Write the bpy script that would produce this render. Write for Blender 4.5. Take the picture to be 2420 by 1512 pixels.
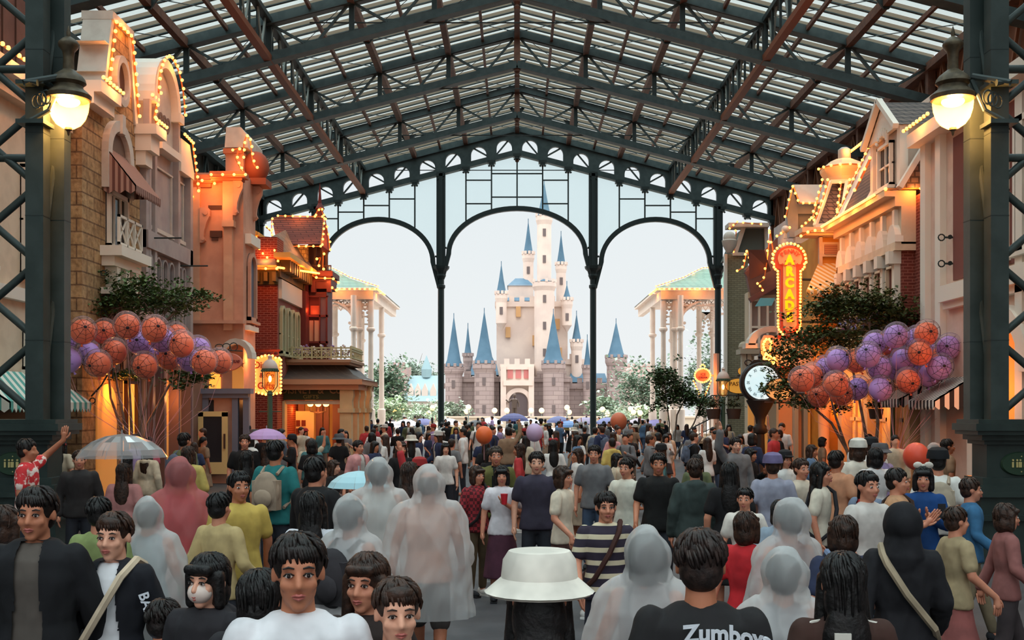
import bpy, bmesh, math, random
from mathutils import Vector, Matrix, Euler, Quaternion, noise as mnoise
R = math.radians
PI = math.pi
random.seed(7)
for o in list(bpy.data.objects): bpy.data.objects.remove(o)
SC = bpy.context.scene
COL = SC.collection
# ---------------------------------------------------------------- camera (level, shifted lens)
F, CX, CY, H = 2600.0, 1222.0, 968.0, 2.2
cam = bpy.data.cameras.new('camera'); camo = bpy.data.objects.new('camera', cam); COL.objects.link(camo)
camo.location = (0, 0, H); camo.rotation_euler = (R(90), 0, 0)
cam.sensor_width = 36; cam.lens = F / 2420 * 36
cam.shift_x = -(CX - 1210) / 2420; cam.shift_y = (CY - 756) / 2420
cam.clip_end = 2000; cam.clip_start = .1
SC.camera = camo
# ---------------------------------------------------------------- sky and exposure
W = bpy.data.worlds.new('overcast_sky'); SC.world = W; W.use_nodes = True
nt = W.node_tree; nt.nodes.clear()
wo = nt.nodes.new('ShaderNodeOutputWorld'); bg = nt.nodes.new('ShaderNodeBackground')
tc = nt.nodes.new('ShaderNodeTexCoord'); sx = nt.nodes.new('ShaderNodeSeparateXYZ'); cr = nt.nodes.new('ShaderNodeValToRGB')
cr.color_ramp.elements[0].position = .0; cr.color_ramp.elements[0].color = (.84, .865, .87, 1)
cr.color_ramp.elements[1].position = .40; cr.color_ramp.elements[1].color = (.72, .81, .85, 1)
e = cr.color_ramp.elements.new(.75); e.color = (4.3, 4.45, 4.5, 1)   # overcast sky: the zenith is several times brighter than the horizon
nz = nt.nodes.new('ShaderNodeTexNoise'); nz.inputs['Scale'].default_value = 2.5
mx = nt.nodes.new('ShaderNodeMixRGB'); mx.blend_type = 'SOFT_LIGHT'; mx.inputs[0].default_value = .25
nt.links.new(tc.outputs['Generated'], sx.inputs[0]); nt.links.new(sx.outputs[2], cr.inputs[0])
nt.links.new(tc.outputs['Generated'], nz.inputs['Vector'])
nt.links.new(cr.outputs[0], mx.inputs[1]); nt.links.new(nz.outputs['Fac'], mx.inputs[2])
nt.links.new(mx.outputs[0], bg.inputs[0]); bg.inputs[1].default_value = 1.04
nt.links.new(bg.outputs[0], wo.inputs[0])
SUN = bpy.data.lights.new('sun', 'SUN'); SUN.energy = .5; SUN.angle = R(60); SUN.color = (1, .97, .93)
suno = bpy.data.objects.new('sun', SUN); suno.rotation_euler = (R(30), R(-12), 0); COL.objects.link(suno)
vs = SC.view_settings; vs.view_transform = 'Standard'; vs.look = 'None'; vs.gamma = 1; vs.use_curve_mapping = False; vs.exposure = 0.0
cy = SC.cycles
cy.use_adaptive_sampling = True; cy.adaptive_threshold = .03; cy.use_denoising = True
cy.max_bounces = 6; cy.diffuse_bounces = 3; cy.glossy_bounces = 2; cy.transmission_bounces = 4; cy.transparent_max_bounces = 24; cy.volume_bounces = 0
cy.caustics_reflective = False; cy.caustics_refractive = False; cy.sample_clamp_indirect = 4
# ---------------------------------------------------------------- helpers
def P(px, py, D): return Vector(((px - CX) / F * D, D, H + (CY - py) / F * D))
def lin(c): return tuple(((v / 255) / 12.92 if v / 255 <= .04045 else ((v / 255 + .055) / 1.055) ** 2.4) for v in c[:3]) + (1,)
MATS = {}
def mat(name, rgb=None, rough=.7, metal=0., emit=0., ecol=None, alpha=1., trans=0., coat=0.):
    if name in MATS: return MATS[name]
    m = bpy.data.materials.new(name); m.use_nodes = True; MATS[name] = m
    b = m.node_tree.nodes['Principled BSDF']
    b.inputs['Base Color'].default_value = lin(rgb); b.inputs['Roughness'].default_value = rough; b.inputs['Metallic'].default_value = metal
    b.inputs['Specular IOR Level'].default_value = .3
    if emit:
        b.inputs['Emission Color'].default_value = lin(ecol or rgb); b.inputs['Emission Strength'].default_value = emit
    if alpha < 1: b.inputs['Alpha'].default_value = alpha
    if trans: b.inputs['Transmission Weight'].default_value = trans
    if coat: b.inputs['Coat Weight'].default_value = coat
    return m
def bsdf(m): return m.node_tree.nodes['Principled BSDF']
def wallcoord(m, sx=1., sz=1.):
    """u = x + y, v = z in object space: one pattern that wraps both street-side and camera-side faces."""
    n = m.node_tree; t = n.nodes.new('ShaderNodeTexCoord'); s = n.nodes.new('ShaderNodeSeparateXYZ'); a = n.nodes.new('ShaderNodeMath'); c = n.nodes.new('ShaderNodeCombineXYZ')
    n.links.new(t.outputs['Object'], s.inputs[0]); n.links.new(s.outputs[0], a.inputs[0]); n.links.new(s.outputs[1], a.inputs[1])
    n.links.new(a.outputs[0], c.inputs[0]); n.links.new(s.outputs[2], c.inputs[1])
    return c.outputs[0], t.outputs['Object']
def brickmat(name, c1, c2, cm, bw, bh, mortar=.02, rough=.85, bump=.3, noise=0., nscale=6):
    if name in MATS: return MATS[name]
    m = mat(name, c1, rough); n = m.node_tree; uv, ob = wallcoord(m)
    b = n.nodes.new('ShaderNodeTexBrick'); b.inputs['Color1'].default_value = lin(c1); b.inputs['Color2'].default_value = lin(c2); b.inputs['Mortar'].default_value = lin(cm)
    b.inputs['Scale'].default_value = 1; b.inputs['Brick Width'].default_value = bw; b.inputs['Row Height'].default_value = bh; b.inputs['Mortar Size'].default_value = mortar
    n.links.new(uv, b.inputs['Vector']); col = b.outputs['Color']
    bu = n.nodes.new('ShaderNodeBump'); bu.inputs['Strength'].default_value = bump; bu.inputs['Distance'].default_value = .03; bu.invert = True
    n.links.new(b.outputs['Fac'], bu.inputs['Height'])
    if noise:
        z = n.nodes.new('ShaderNodeTexNoise'); z.inputs['Scale'].default_value = nscale; z.inputs['Detail'].default_value = 6; n.links.new(ob, z.inputs['Vector'])
        r = n.nodes.new('ShaderNodeValToRGB'); r.color_ramp.elements[0].position = .35; r.color_ramp.elements[0].color = (.35, .3, .28, 1); r.color_ramp.elements[1].position = .62; r.color_ramp.elements[1].color = (1, 1, 1, 1)
        n.links.new(z.outputs['Fac'], r.inputs[0])
        x = n.nodes.new('ShaderNodeMixRGB'); x.blend_type = 'MULTIPLY'; x.inputs[0].default_value = noise
        n.links.new(col, x.inputs[1]); n.links.new(r.outputs[0], x.inputs[2]); col = x.outputs[0]
        b2 = n.nodes.new('ShaderNodeBump'); b2.inputs['Strength'].default_value = .6; b2.inputs['Distance'].default_value = .05
        n.links.new(z.outputs['Fac'], b2.inputs['Height']); n.links.new(bu.outputs[0], b2.inputs['Normal']); bu = b2
    n.links.new(col, bsdf(m).inputs['Base Color']); n.links.new(bu.outputs[0], bsdf(m).inputs['Normal'])
    return m
def noisemat(name, c1, c2, scale=5, rough=.8, bump=.0, detail=4, metal=0., lo=.4, hi=.6):
    if name in MATS: return MATS[name]
    m = mat(name, c1, rough, metal); n = m.node_tree; t = n.nodes.new('ShaderNodeTexCoord')
    z = n.nodes.new('ShaderNodeTexNoise'); z.inputs['Scale'].default_value = scale; z.inputs['Detail'].default_value = detail; n.links.new(t.outputs['Object'], z.inputs['Vector'])
    r = n.nodes.new('ShaderNodeValToRGB'); r.color_ramp.elements[0].position = lo; r.color_ramp.elements[0].color = lin(c1); r.color_ramp.elements[1].position = hi; r.color_ramp.elements[1].color = lin(c2)
    n.links.new(z.outputs['Fac'], r.inputs[0]); n.links.new(r.outputs[0], bsdf(m).inputs['Base Color'])
    if bump:
        b = n.nodes.new('ShaderNodeBump'); b.inputs['Strength'].default_value = bump; b.inputs['Distance'].default_value = .02; n.links.new(z.outputs['Fac'], b.inputs['Height']); n.links.new(b.outputs[0], bsdf(m).inputs['Normal'])
    return m
def stripemat(name, c1, c2, pitch, axis='u', rough=.8, duty=.5):
    if name in MATS: return MATS[name]
    m = mat(name, c1, rough); n = m.node_tree; t = n.nodes.new('ShaderNodeTexCoord'); s = n.nodes.new('ShaderNodeSeparateXYZ'); n.links.new(t.outputs['Object'], s.inputs[0])
    if axis == 'u':
        a = n.nodes.new('ShaderNodeMath'); n.links.new(s.outputs[0], a.inputs[0]); n.links.new(s.outputs[1], a.inputs[1]); src = a.outputs[0]
    else: src = s.outputs['xyz'.index(axis)]
    d = n.nodes.new('ShaderNodeMath'); d.operation = 'DIVIDE'; d.inputs[1].default_value = pitch; n.links.new(src, d.inputs[0])
    f = n.nodes.new('ShaderNodeMath'); f.operation = 'FRACT'; n.links.new(d.outputs[0], f.inputs[0])
    g = n.nodes.new('ShaderNodeMath'); g.operation = 'GREATER_THAN'; g.inputs[1].default_value = duty; n.links.new(f.outputs[0], g.inputs[0])
    x = n.nodes.new('ShaderNodeMixRGB'); x.inputs[1].default_value = lin(c1); x.inputs[2].default_value = lin(c2); n.links.new(g.outputs[0], x.inputs[0]); n.links.new(x.outputs[0], bsdf(m).inputs['Base Color'])
    return m
def glassmat(name, tint=(235, 248, 248), frost=.0, fcol=(220, 230, 228), gloss=.06):
    if name in MATS: return MATS[name]
    m = bpy.data.materials.new(name); m.use_nodes = True; MATS[name] = m; n = m.node_tree; n.nodes.clear()
    out = n.nodes.new('ShaderNodeOutputMaterial'); tr = n.nodes.new('ShaderNodeBsdfTransparent'); tr.inputs[0].default_value = lin(tint)
    gl = n.nodes.new('ShaderNodeBsdfGlossy'); gl.inputs['Roughness'].default_value = .08
    lw = n.nodes.new('ShaderNodeLayerWeight'); lw.inputs['Blend'].default_value = gloss * 2
    mx = n.nodes.new('ShaderNodeMixShader'); n.links.new(lw.outputs['Fresnel'], mx.inputs[0]); n.links.new(tr.outputs[0], mx.inputs[1]); n.links.new(gl.outputs[0], mx.inputs[2])
    last = mx.outputs[0]
    if frost:
        df = n.nodes.new('ShaderNodeBsdfDiffuse'); df.inputs[0].default_value = lin(fcol); tl = n.nodes.new('ShaderNodeBsdfTranslucent'); tl.inputs[0].default_value = lin(fcol)
        a = n.nodes.new('ShaderNodeMixShader'); a.inputs[0].default_value = .6; n.links.new(df.outputs[0], a.inputs[1]); n.links.new(tl.outputs[0], a.inputs[2])
        b = n.nodes.new('ShaderNodeMixShader'); b.inputs[0].default_value = frost; n.links.new(last, b.inputs[1]); n.links.new(a.outputs[0], b.inputs[2]); last = b.outputs[0]
    n.links.new(last, out.inputs[0]); return m

class MB:
    """collects shapes and links them as ONE mesh object; T maps local points to world."""
    def __init__(s, T=None): s.v = []; s.f = []; s.m = []; s.T = T; s.g = []
    def add(s, vs, fs, mi=0):
        o = len(s.v); s.g.append((o, len(s.f))); s.v += [(s.T(Vector(p)) if s.T else Vector(p)) for p in vs]; s.f += [tuple(i + o for i in f) for f in fs]; s.m += [mi] * len(fs); return s
    def box(s, a, b, mi=0):
        x0, y0, z0 = a; x1, y1, z1 = b
        return s.add([(x0, y0, z0), (x1, y0, z0), (x1, y1, z0), (x0, y1, z0), (x0, y0, z1), (x1, y0, z1), (x1, y1, z1), (x0, y1, z1)],
                     [(0, 3, 2, 1), (4, 5, 6, 7), (0, 1, 5, 4), (1, 2, 6, 5), (2, 3, 7, 6), (3, 0, 4, 7)], mi)
    def bar(s, a, b, w, h, up=(0, 0, 1), mi=0):
        a, b = Vector(a), Vector(b); d = (b - a).normalized(); up = Vector(up)
        if abs(d.dot(up)) > .98: up = Vector((0, 1, 0))
        r = d.cross(up).normalized() * (w / 2); u = r.cross(d).normalized() * (h / 2)
        return s.add([a - r - u, a + r - u, a + r + u, a - r + u, b - r - u, b + r - u, b + r + u, b - r + u],
                     [(0, 1, 2, 3), (7, 6, 5, 4), (0, 4, 5, 1), (1, 5, 6, 2), (2, 6, 7, 3), (3, 7, 4, 0)], mi)
    def tube(s, pts, r, n=8, mi=0, cap=True, closed=False):
        pts = [Vector(p) for p in pts]; rs = r if isinstance(r, (list, tuple)) else [r] * len(pts)
        vs, fs = [], []; prev = None
        for i, p in enumerate(pts):
            d = (pts[min(i + 1, len(pts) - 1)] - pts[max(i - 1, 0)])
            if closed: d = pts[(i + 1) % len(pts)] - pts[i - 1]
            d.normalize()
            if prev is None:
                u = d.cross(Vector((0, 0, 1)))
                if u.length < .05: u = d.cross(Vector((1, 0, 0)))
            else: u = prev - d * prev.dot(d)
            u.normalize(); prev = u; w = d.cross(u)
            for k in range(n): a = 2 * PI * k / n; vs.append(p + (u * math.cos(a) + w * math.sin(a)) * rs[i])
        for i in range(len(pts) - (0 if closed else 1)):
            j = (i + 1) % len(pts)
            for k in range(n): fs.append((i * n + k, i * n + (k + 1) % n, j * n + (k + 1) % n, j * n + k))
        if cap and not closed: fs.append(tuple(range(n))[::-1]); fs.append(tuple((len(pts) - 1) * n + k for k in range(n)))
        return s.add(vs, fs, mi)
    def lathe(s, prof, c=(0, 0, 0), n=16, mi=0, axis='z', ang=0, sq=(1, 1)):
        vs, fs = [], []; c = Vector(c)
        for r, z in prof:
            for k in range(n):
                a = 2 * PI * k / n + ang; x, y = r * math.cos(a) * sq[0], r * math.sin(a) * sq[1]
                vs.append(c + (Vector((x, y, z)) if axis == 'z' else Vector((x, z, y)) if axis == 'y' else Vector((z, x, y))))
        for i in range(len(prof) - 1):
            for k in range(n): fs.append((i * n + k, i * n + (k + 1) % n, (i + 1) * n + (k + 1) % n, (i + 1) * n + k))
        if prof[0][0] > 1e-4: fs.append(tuple(range(n))[::-1])
        if prof[-1][0] > 1e-4: fs.append(tuple((len(prof) - 1) * n + k for k in range(n)))
        return s.add(vs, fs, mi)
    def sphere(s, c, r, n=12, m=8, mi=0):
        r3 = r if isinstance(r, (list, tuple)) else (r, r, r); c = Vector(c); vs = [c + Vector((0, 0, -r3[2]))]; fs = []
        for i in range(1, m):
            b = -PI / 2 + PI * i / m
            for k in range(n): a = 2 * PI * k / n; vs.append(c + Vector((math.cos(a) * math.cos(b) * r3[0], math.sin(a) * math.cos(b) * r3[1], math.sin(b) * r3[2])))
        vs.append(c + Vector((0, 0, r3[2]))); L = len(vs) - 1
        for k in range(n): fs.append((0, 1 + (k + 1) % n, 1 + k)); fs.append((L, 1 + (m - 2) * n + k, 1 + (m - 2) * n + (k + 1) % n))
        for i in range(m - 2):
            for k in range(n): a = 1 + i * n + k; b = 1 + i * n + (k + 1) % n; fs.append((a, b, b + n, a + n))
        return s.add(vs, fs, mi)
    def prism(s, poly, e, mi=0):
        """poly: list of 3-D points (planar), extruded by vector e."""
        n = len(poly); e = Vector(e); vs = [Vector(p) for p in poly] + [Vector(p) + e for p in poly]
        fs = [tuple(range(n))[::-1], tuple(range(n, 2 * n))] + [(i, (i + 1) % n, n + (i + 1) % n, n + i) for i in range(n)]
        return s.add(vs, fs, mi)
    def each(s, name, m, parent, per=1, smooth=False):
        """one object per piece (PER consecutive shapes make a piece)."""
        g = s.g + [(len(s.v), len(s.f))]; r = None
        for i in range(0, len(s.g), per):
            (v0, f0), (v1, f1) = g[i], g[min(i + per, len(s.g))]; q = MB(); q.v = s.v[v0:v1]; q.f = [tuple(k - v0 for k in f) for f in s.f[f0:f1]]; q.m = s.m[f0:f1]; r = q.build(name, m, parent, smooth)
        return r
    def build(s, name, m, parent=None, smooth=False, loc=None):
        me = bpy.data.meshes.new(name); off = Vector(loc) if loc is not None else Vector((0, 0, 0))
        me.from_pydata([tuple(p - off) for p in s.v], [], s.f)
        for x in (m if isinstance(m, (list, tuple)) else [m]): me.materials.append(x)
        me.polygons.foreach_set('material_index', s.m)
        b = bmesh.new(); b.from_mesh(me); bmesh.ops.recalc_face_normals(b, faces=b.faces); b.to_mesh(me); b.free()
        if smooth: me.polygons.foreach_set('use_smooth', [True] * len(me.polygons)); me.set_sharp_from_angle(angle=R(40))
        o = bpy.data.objects.new(name, me); COL.objects.link(o); o.location = off
        if parent is not None: o.parent = parent; o.matrix_parent_inverse = Matrix.Identity(4)
        if parent is not None and loc is None: o.location = -wloc(parent)
        return o
def wloc(o):
    v = Vector((0, 0, 0))
    while o is not None: v = v + Vector(o.location); o = o.parent
    return v
def tag(o, label=None, cat=None, group=None, kind=None):
    if label: o['label'] = label
    if cat: o['category'] = cat
    if group: o['group'] = group
    if kind: o['kind'] = kind
    return o
def empty(name, loc, label=None, cat=None, group=None, kind=None):
    o = bpy.data.objects.new(name, None); COL.objects.link(o); o.location = loc; o.empty_display_size = .1
    return tag(o, label, cat, group, kind)
def copytree(o, parent=None):
    c = o.copy(); COL.objects.link(c); c.parent = parent
    for ch in o.children: copytree(ch, c)
    return c
def lamp(name, loc, power, rad=.1, col=(255, 170, 90), parent=None):
    l = bpy.data.lights.new(name, 'POINT'); l.energy = power; l.shadow_soft_size = rad; l.color = lin(col)[:3]
    o = bpy.data.objects.new(name, l); COL.objects.link(o); o.location = loc
    if parent is not None: o.parent = parent; o.location = Vector(loc) - wloc(parent)
    return o
def text(txt, loc, size, m, parent=None, rot=(R(90), 0, 0), extrude=.012, sx=1., name='lettering', align='CENTER', shear=0., bold=.012):
    cu = bpy.data.curves.new('t', 'FONT'); cu.body = txt; cu.size = size; cu.extrude = extrude; cu.align_x = align; cu.align_y = 'CENTER'; cu.resolution_u = 3; cu.shear = shear; cu.offset = size * bold
    o = bpy.data.objects.new('t', cu); COL.objects.link(o); bpy.context.view_layer.update()
    me = bpy.data.meshes.new_from_object(o); bpy.data.objects.remove(o)
    n = bpy.data.objects.new(name, me); COL.objects.link(n); me.materials.clear(); me.materials.append(m)
    n.scale = (sx, 1, 1); n.rotation_euler = rot; n.location = Vector(loc)
    if parent is not None: n.parent = parent; n.location = Vector(loc) - wloc(parent)
    return n
def arch(cx, cz, a, b, n=12, a0=0., a1=PI): return [(cx + a * math.cos(a0 + (a1 - a0) * i / n), cz + b * math.sin(a0 + (a1 - a0) * i / n)) for i in range(n + 1)]
M_steel = noisemat('painted_steel', (58, 70, 71), (68, 80, 80), 3, .55)
M_steeld = mat('painted_steel_dark', (44, 54, 54), .5)
M_rust = noisemat('red_oxide_beam', (104, 74, 62), (122, 84, 68), 4, .6)
# ================================================================ the covered street: floor, glass roof, gable screen, clerestories
YG, SP, HW, SL = 70.3, 8.93, 16.5, .2585
ZT = lambda x: 20.1 - SL * abs(x)
ZB = lambda x: 18.62 - SL * abs(x)
asph = noisemat('asphalt', (64, 65, 68), (78, 78, 81), 2.2, .5, .15, 8)
MB().box((-17, -16, -.3), (17, YG + 2, 0)).build('floor', asph); tag(bpy.data.objects['floor'], 'dark grey asphalt street under the glass roof', kind='structure')
plaza = noisemat('plaza_paving', (150, 140, 135), (168, 158, 150), .6, .5, .1, 8)
tag(MB().box((-160, YG + 2, -.35), (160, 420, -.02)).build('ground', plaza), 'pale paved plaza beyond the gable', kind='structure')
# glass ceiling: panes between glazing bars that run down the slope
glz = glassmat('roof_glass', (205, 226, 228), .42, (214, 228, 228))
NY = int((YG + 14) / .92)
for side, nm in ((-1, 'ceiling_west'), (1, 'ceiling_east')):
    g = MB(); b = MB(); fl = MB()
    for i in range(NY):
        y0 = YG - (i + 1) * .92 + .05; y1 = YG - i * .92 - .05
        a = (0, y0, ZT(0) + .42); c = (side * HW, y0, ZT(HW) + .42)
        g.add([a, (0, y1, a[2]), (c[0], y1, c[2]), c], [(0, 1, 2, 3)])
        b.bar((0, y1 + .05, ZT(0) + .34), (side * HW, y1 + .05, ZT(HW) + .34), .09, .15)
        fl.bar((0, y1 + .05, ZT(0) + .24), (side * HW, y1 + .05, ZT(HW) + .24), .13, .04)
    co = g.build(nm, glz); tag(co, 'sloping glass roof over the street', kind='structure')
    b.build('glazing_bar', mat('tan_glazing_bar', (150, 132, 112), .6), co); fl.build('bar_flange', M_steel, co)
    j = MB(); k = MB()
    for q in range(10):
        x = side * (1.635 + 3.27 * q / 2 * 1) if False else side * (1.635 * (q + 1))
        if q % 2 == 0: j.bar((x, -14, ZT(x) + .08), (x, YG, ZT(x) + .08), .12, .17)
    j.build('joist', M_rust, co)
    for t in range(9):   # sag rods crossing the bays
        y = YG - SP * t
        for q in range(5):
            xa = side * 3.27 * q; xb = side * 3.27 * (q + 1)
            k.tube([(xa, y, ZT(xa) + .1), (xb, y - SP / 2, ZT(xb) + .1), (xa, y - SP, ZT(xa) + .1)], .018, 4)
    k.build('wind_brace', M_steeld, co)
# rafters (trusses) with parallel chords and V webs
def make_truss():
    r = empty('roof_truss', (0, YG, 17), 'grey steel roof truss spanning the street', 'roof truss', 'steel roof trusses across the street')
    for nm, z, w, h, m in (('top_chord', ZT, .34, .40, M_steel), ('bottom_chord', ZB, .38, .34, M_steel)):
        b = MB()
        for s in (-1, 1): b.bar((0, YG, z(0)), (s * HW, YG, z(HW)), w, h); b.bar((s * .2, YG, z(0) - .2), (s * HW, YG, z(HW) - .2), w + .16, .04)
        b.build(nm, m, r)
    for s in (-1, 1):
        for q in range(5):
            xa, xb = s * 3.27 * q, s * min(3.27 * (q + 1), HW); xm = (xa + xb) / 2
            b = MB(); b.bar((xa + s * .1, YG, ZT(xa) - .15), (xm - s * .22, YG, ZB(xm) + .18), .09, .13, (0, 1, 0)); b.bar((xb - s * .1, YG, ZT(xb) - .15), (xm + s * .22, YG, ZB(xm) + .18), .09, .13, (0, 1, 0))
            b.prism([(xm - .34, YG - .03, ZB(xm) + .3), (xm + .34, YG - .03, ZB(xm) + .3), (xm + .22, YG - .03, ZB(xm)), (xm - .22, YG - .03, ZB(xm))], (0, .06, 0))
            b.build('diagonal_brace', M_steel, r)
        for q in range(1, 6):
            x = s * min(3.27 * q, HW - .1); MB().bar((x, YG, ZT(x)), (x, YG, ZB(x)), .2, .16, (0, 1, 0)).build('vertical_strut', M_steeld, r)
    b = MB(); b.bar((0, YG, ZT(0)), (0, YG, ZB(0) - .3), .3, .25, (0, 1, 0)); b.lathe([(.1, -.6), (.14, -.5), (.06, -.4), (.12, -.3)], (0, YG, ZB(0)), 8); b.build('king_post', M_rust, r)
    b = MB()
    for s in (-1, 1): b.tube([(0, YG, 17.55), (s * 11.2, YG, ZB(11.2) + 1.85 - .0)], .028, 6)
    b = MB(); b.tube([(-8.2, YG, 17.5), (8.2, YG, 17.5)], .03, 6); b.build('tie_rod', M_steeld, r)
    return r
t0 = make_truss(); trusses = [t0]
names = ['joined to the arched gable screen at the far end', 'next one in front of the gable', 'second one in front of the gable', 'third one in front of the gable', 'fourth one in front of the gable', 'fifth one in front of the gable, partly out of frame']
for i in range(6):
    t = t0 if i == 0 else copytree(t0)
    t.location = (0, YG - SP * i, 17); t['label'] = 'grey steel roof truss, ' + names[i]
# longitudinal purlins
def purlin(x, z0, kind, label):
    if kind == 'light':
        o = MB().bar((x, -14, z0), (x, YG, z0), .26, .34).build('roof_purlin', M_rust)
        b = MB()
        for i in range(1, 16):
            y = YG - SP / 2 * i
            b.prism([(x, y - .05, z0 + .2), (x + .5, y - .05, z0 + .3), (x + .1, y - .05, z0 - .25), (x - .1, y - .05, z0 - .25), (x - .5, y - .05, z0 + .3)], (0, .1, 0))
        b.each('gusset', M_steeld, o)
    else:
        o = MB().bar((x, -14, z0), (x, YG, z0), .3, .2).build('roof_purlin', M_steeld)
        MB().bar((x, -14, ZB(x) - .05), (x, YG, ZB(x) - .05), .3, .24).build('lower_beam', mat('orange_oxide_beam', (140, 82, 56), .6), o)
        b = MB(); k = MB()
        for i in range(1, 9):
            y = YG - SP * i
            for q in range(7):
                ya = y + SP * (q + .5) / 7 ; yb = ya + SP / 14 * (1 if q % 2 else -1)
                b.bar((x, ya, z0), (x, yb, ZB(x)), .12, .06, (1, 0, 0)); k.bar((x - .08, ya + .3, z0), (x - .08, ya + .3, ZB(x)), .1, .08, (1, 0, 0))
        b.each('lattice_web', mat('pale_lattice', (142, 148, 142), .6), o); k.each('lattice_post', M_steeld, o)
    tag(o, label, 'roof beam', 'beams running the length of the roof')
purlin(0, ZT(0) - .1, 'light', 'red-brown ridge beam along the top of the glass roof')
for s, sd in ((-1, 'left'), (1, 'right')):
    purlin(s * 3.27, ZT(3.27) - .02, 'light', f'red-brown roof beam nearest the ridge on the {sd} slope')
    purlin(s * 6.54, ZT(6.54) - .02, 'light', f'red-brown roof beam second from the ridge on the {sd} slope')
    purlin(s * 9.81, ZT(9.81) - .02, 'lattice', f'deep lattice girder with orange lower beam on the {sd} slope')
    purlin(s * 13.1, ZT(13.1) - .05, 'light', f'dark roof beam below the lattice girder on the {sd} slope')
    # clerestory walls at the eaves, behind and above the houses
    x = s * 16.55
    wcol = mat('clerestory_' + sd, (112, 72, 50) if s > 0 else (62, 62, 56), .8)
    w = MB().box((x, -14, 0), (x + s * .25, YG + .2, 16.1)).build('wall_' + ('west' if s < 0 else 'east'), wcol); tag(w, 'tall dark steel side wall under the eaves', kind='structure')
    b = MB(); c = MB()
    for i in range(0, 9):
        y = YG - SP * i
        b.bar((x - s * .2, y, 9), (x - s * .2, y, 16), .3, .3)
        for q in range(4):
            yy = y - SP * q / 4; c.bar((x - s * .15, yy, 12.6), (x - s * .15, yy - SP / 8, 15.6), .1, .12); c.bar((x - s * .15, yy - SP / 4, 12.6), (x - s * .15, yy - SP / 8, 15.6), .1, .12)
    b.each('wall_post', M_steeld if s < 0 else M_rust, w); c.each('wall_brace', mat('brown_brace', (128, 84, 60), .7) if s > 0 else M_steel, w)
    b = MB(); b.bar((x - s * .2, -14, 15.7), (x - s * .2, YG, 15.7), .5, .3); b.bar((x - s * .3, -14, 12.6), (x - s * .3, YG, 12.6), .3, .3); b.build('eaves_beam', M_rust if s > 0 else M_steel, w)
# ---------------------------------------------------------------- gable screen
gs = empty('gable_screen', (0, YG, 0), 'dark steel gable screen of glazed arches closing the street', 'gable screen')
d0, d1 = YG - .15, YG + .15
pxu = 1.633
band = MB(); br = MB()
for i in range(-10, 10):
    x0, x1 = i * pxu, (i + 1) * pxu; xm = (x0 + x1) / 2; rr = .49; zb = ZB(xm) + .12; zc = ZB(xm) + .5
    n = 10
    xs = [x0, xm - rr] + [xm - rr * math.cos(PI * k / n) for k in range(1, n)] + [xm + rr, x1]
    for a, b_ in zip(xs, xs[1:]):
        def low(x, at=(a + b_) / 2):
            return ZB(x) if abs(at - xm) > rr + 1e-3 else zc + math.sqrt(max(0, rr * rr - (x - xm) ** 2)) * 1.0
        band.prism([(a, d0, low(a)), (b_, d0, low(b_)), (b_, d0, ZT(b_)), (a, d0, ZT(a))], (0, .3, 0))
for i in range(-10, 11):
    x = i * pxu; br.box((x - .26, d0 - .12, ZB(x) - .28), (x + .26, d1 + .1, ZB(x) - .1)); br.box((x - .16, d0 - .1, ZB(x) - .42), (x + .16, d1 + .1, ZB(x) - .26))
    for k in (-.16, .16): br.lathe([(.0, -.12), (.06, -.06), (.06, 0)], (x + k, d0 - .05, ZB(x) - .28 - .14), 8)
band.build('arcaded_band', M_steel, gs); br.each('bracket', M_steeld, gs, 4)
COLX = [-12.83, -4.86, 4.86, 12.83]
ARCHES = [((-12.83 - 4.86) / 2, 3.62, 14.5, 11.6), (0, 4.52, 15.2, 12.15), ((12.83 + 4.86) / 2, 3.62, 14.5, 11.6)]  # centre x, half width, crown z, spring z
def archz(x):
    for c, a, zt, zs in ARCHES:
        if abs(x - c) < a: return zs + (zt - zs) * math.sqrt(1 - ((x - c) / a) ** 2)
    return 0 if abs(x) > 12.8 else 99
for c, a, zt, zs in ARCHES:
    pts_o = [(c + a * math.cos(PI * k / 32) , zs + (zt - zs) * math.sin(PI * k / 32)) for k in range(33)]
    m = MB()
    for k in range(32):
        (xa, za), (xb, zb_) = pts_o[k], pts_o[k + 1]
        ia = (c + (xa - c) * (1 - .3 / a), zs + (za - zs) * (1 - .3 / (zt - zs))); ib = (c + (xb - c) * (1 - .3 / a), zs + (zb_ - zs) * (1 - .3 / (zt - zs)))
        m.prism([(xa, d0, za), (xb, d0, zb_), (ib[0], d0, ib[1]), (ia[0], d0, ia[1])], (0, .3, 0))
    for s in (-1, 1):
        m.prism([(c + s * a, d0, zs), (c + s * (a - .3), d0, zs), (c + s * (a + .12), d0, zs - 1.6), (c + s * (a + .25), d0, zs - 1.6)], (0, .3, 0))
        m.tube([(c + s * (a - .02) + s * .35 * math.sin(PI * k / 8), YG, zs + .1 + .3 * math.cos(PI * k / 8)) for k in range(9)], .07, 6)
    m.build('arch_rib', M_steeld, gs)
for x in COLX:
    c = MB(); c.box((x - .28, d0 - .05, 11.3), (x + .28, d1 + .05, ZB(x))); c.box((x - .12, d0 - .12, 11.3), (x + .12, d0, ZB(x)))
    c.lathe([(.3, 0), (.3, .5), (.2, .6), (.2, 9.9), (.27, 10), (.27, 10.15), (.2, 10.2), (.2, 10.5), (.32, 10.75), (.3, 10.85), (.34, 11.0), (.52, 11.2), (.55, 11.35)], (x, YG, 0), 12)
    c.build('column', M_steeld, gs)
mu = MB(); hz = MB()
for i in range(-8, 9):
    x = i * pxu
    if min(abs(x - q) for q in COLX) > .5 and archz(x) < ZB(x): mu.box((x - .045, YG - .05, archz(x)), (x + .045, YG + .05, ZB(x)))
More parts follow.
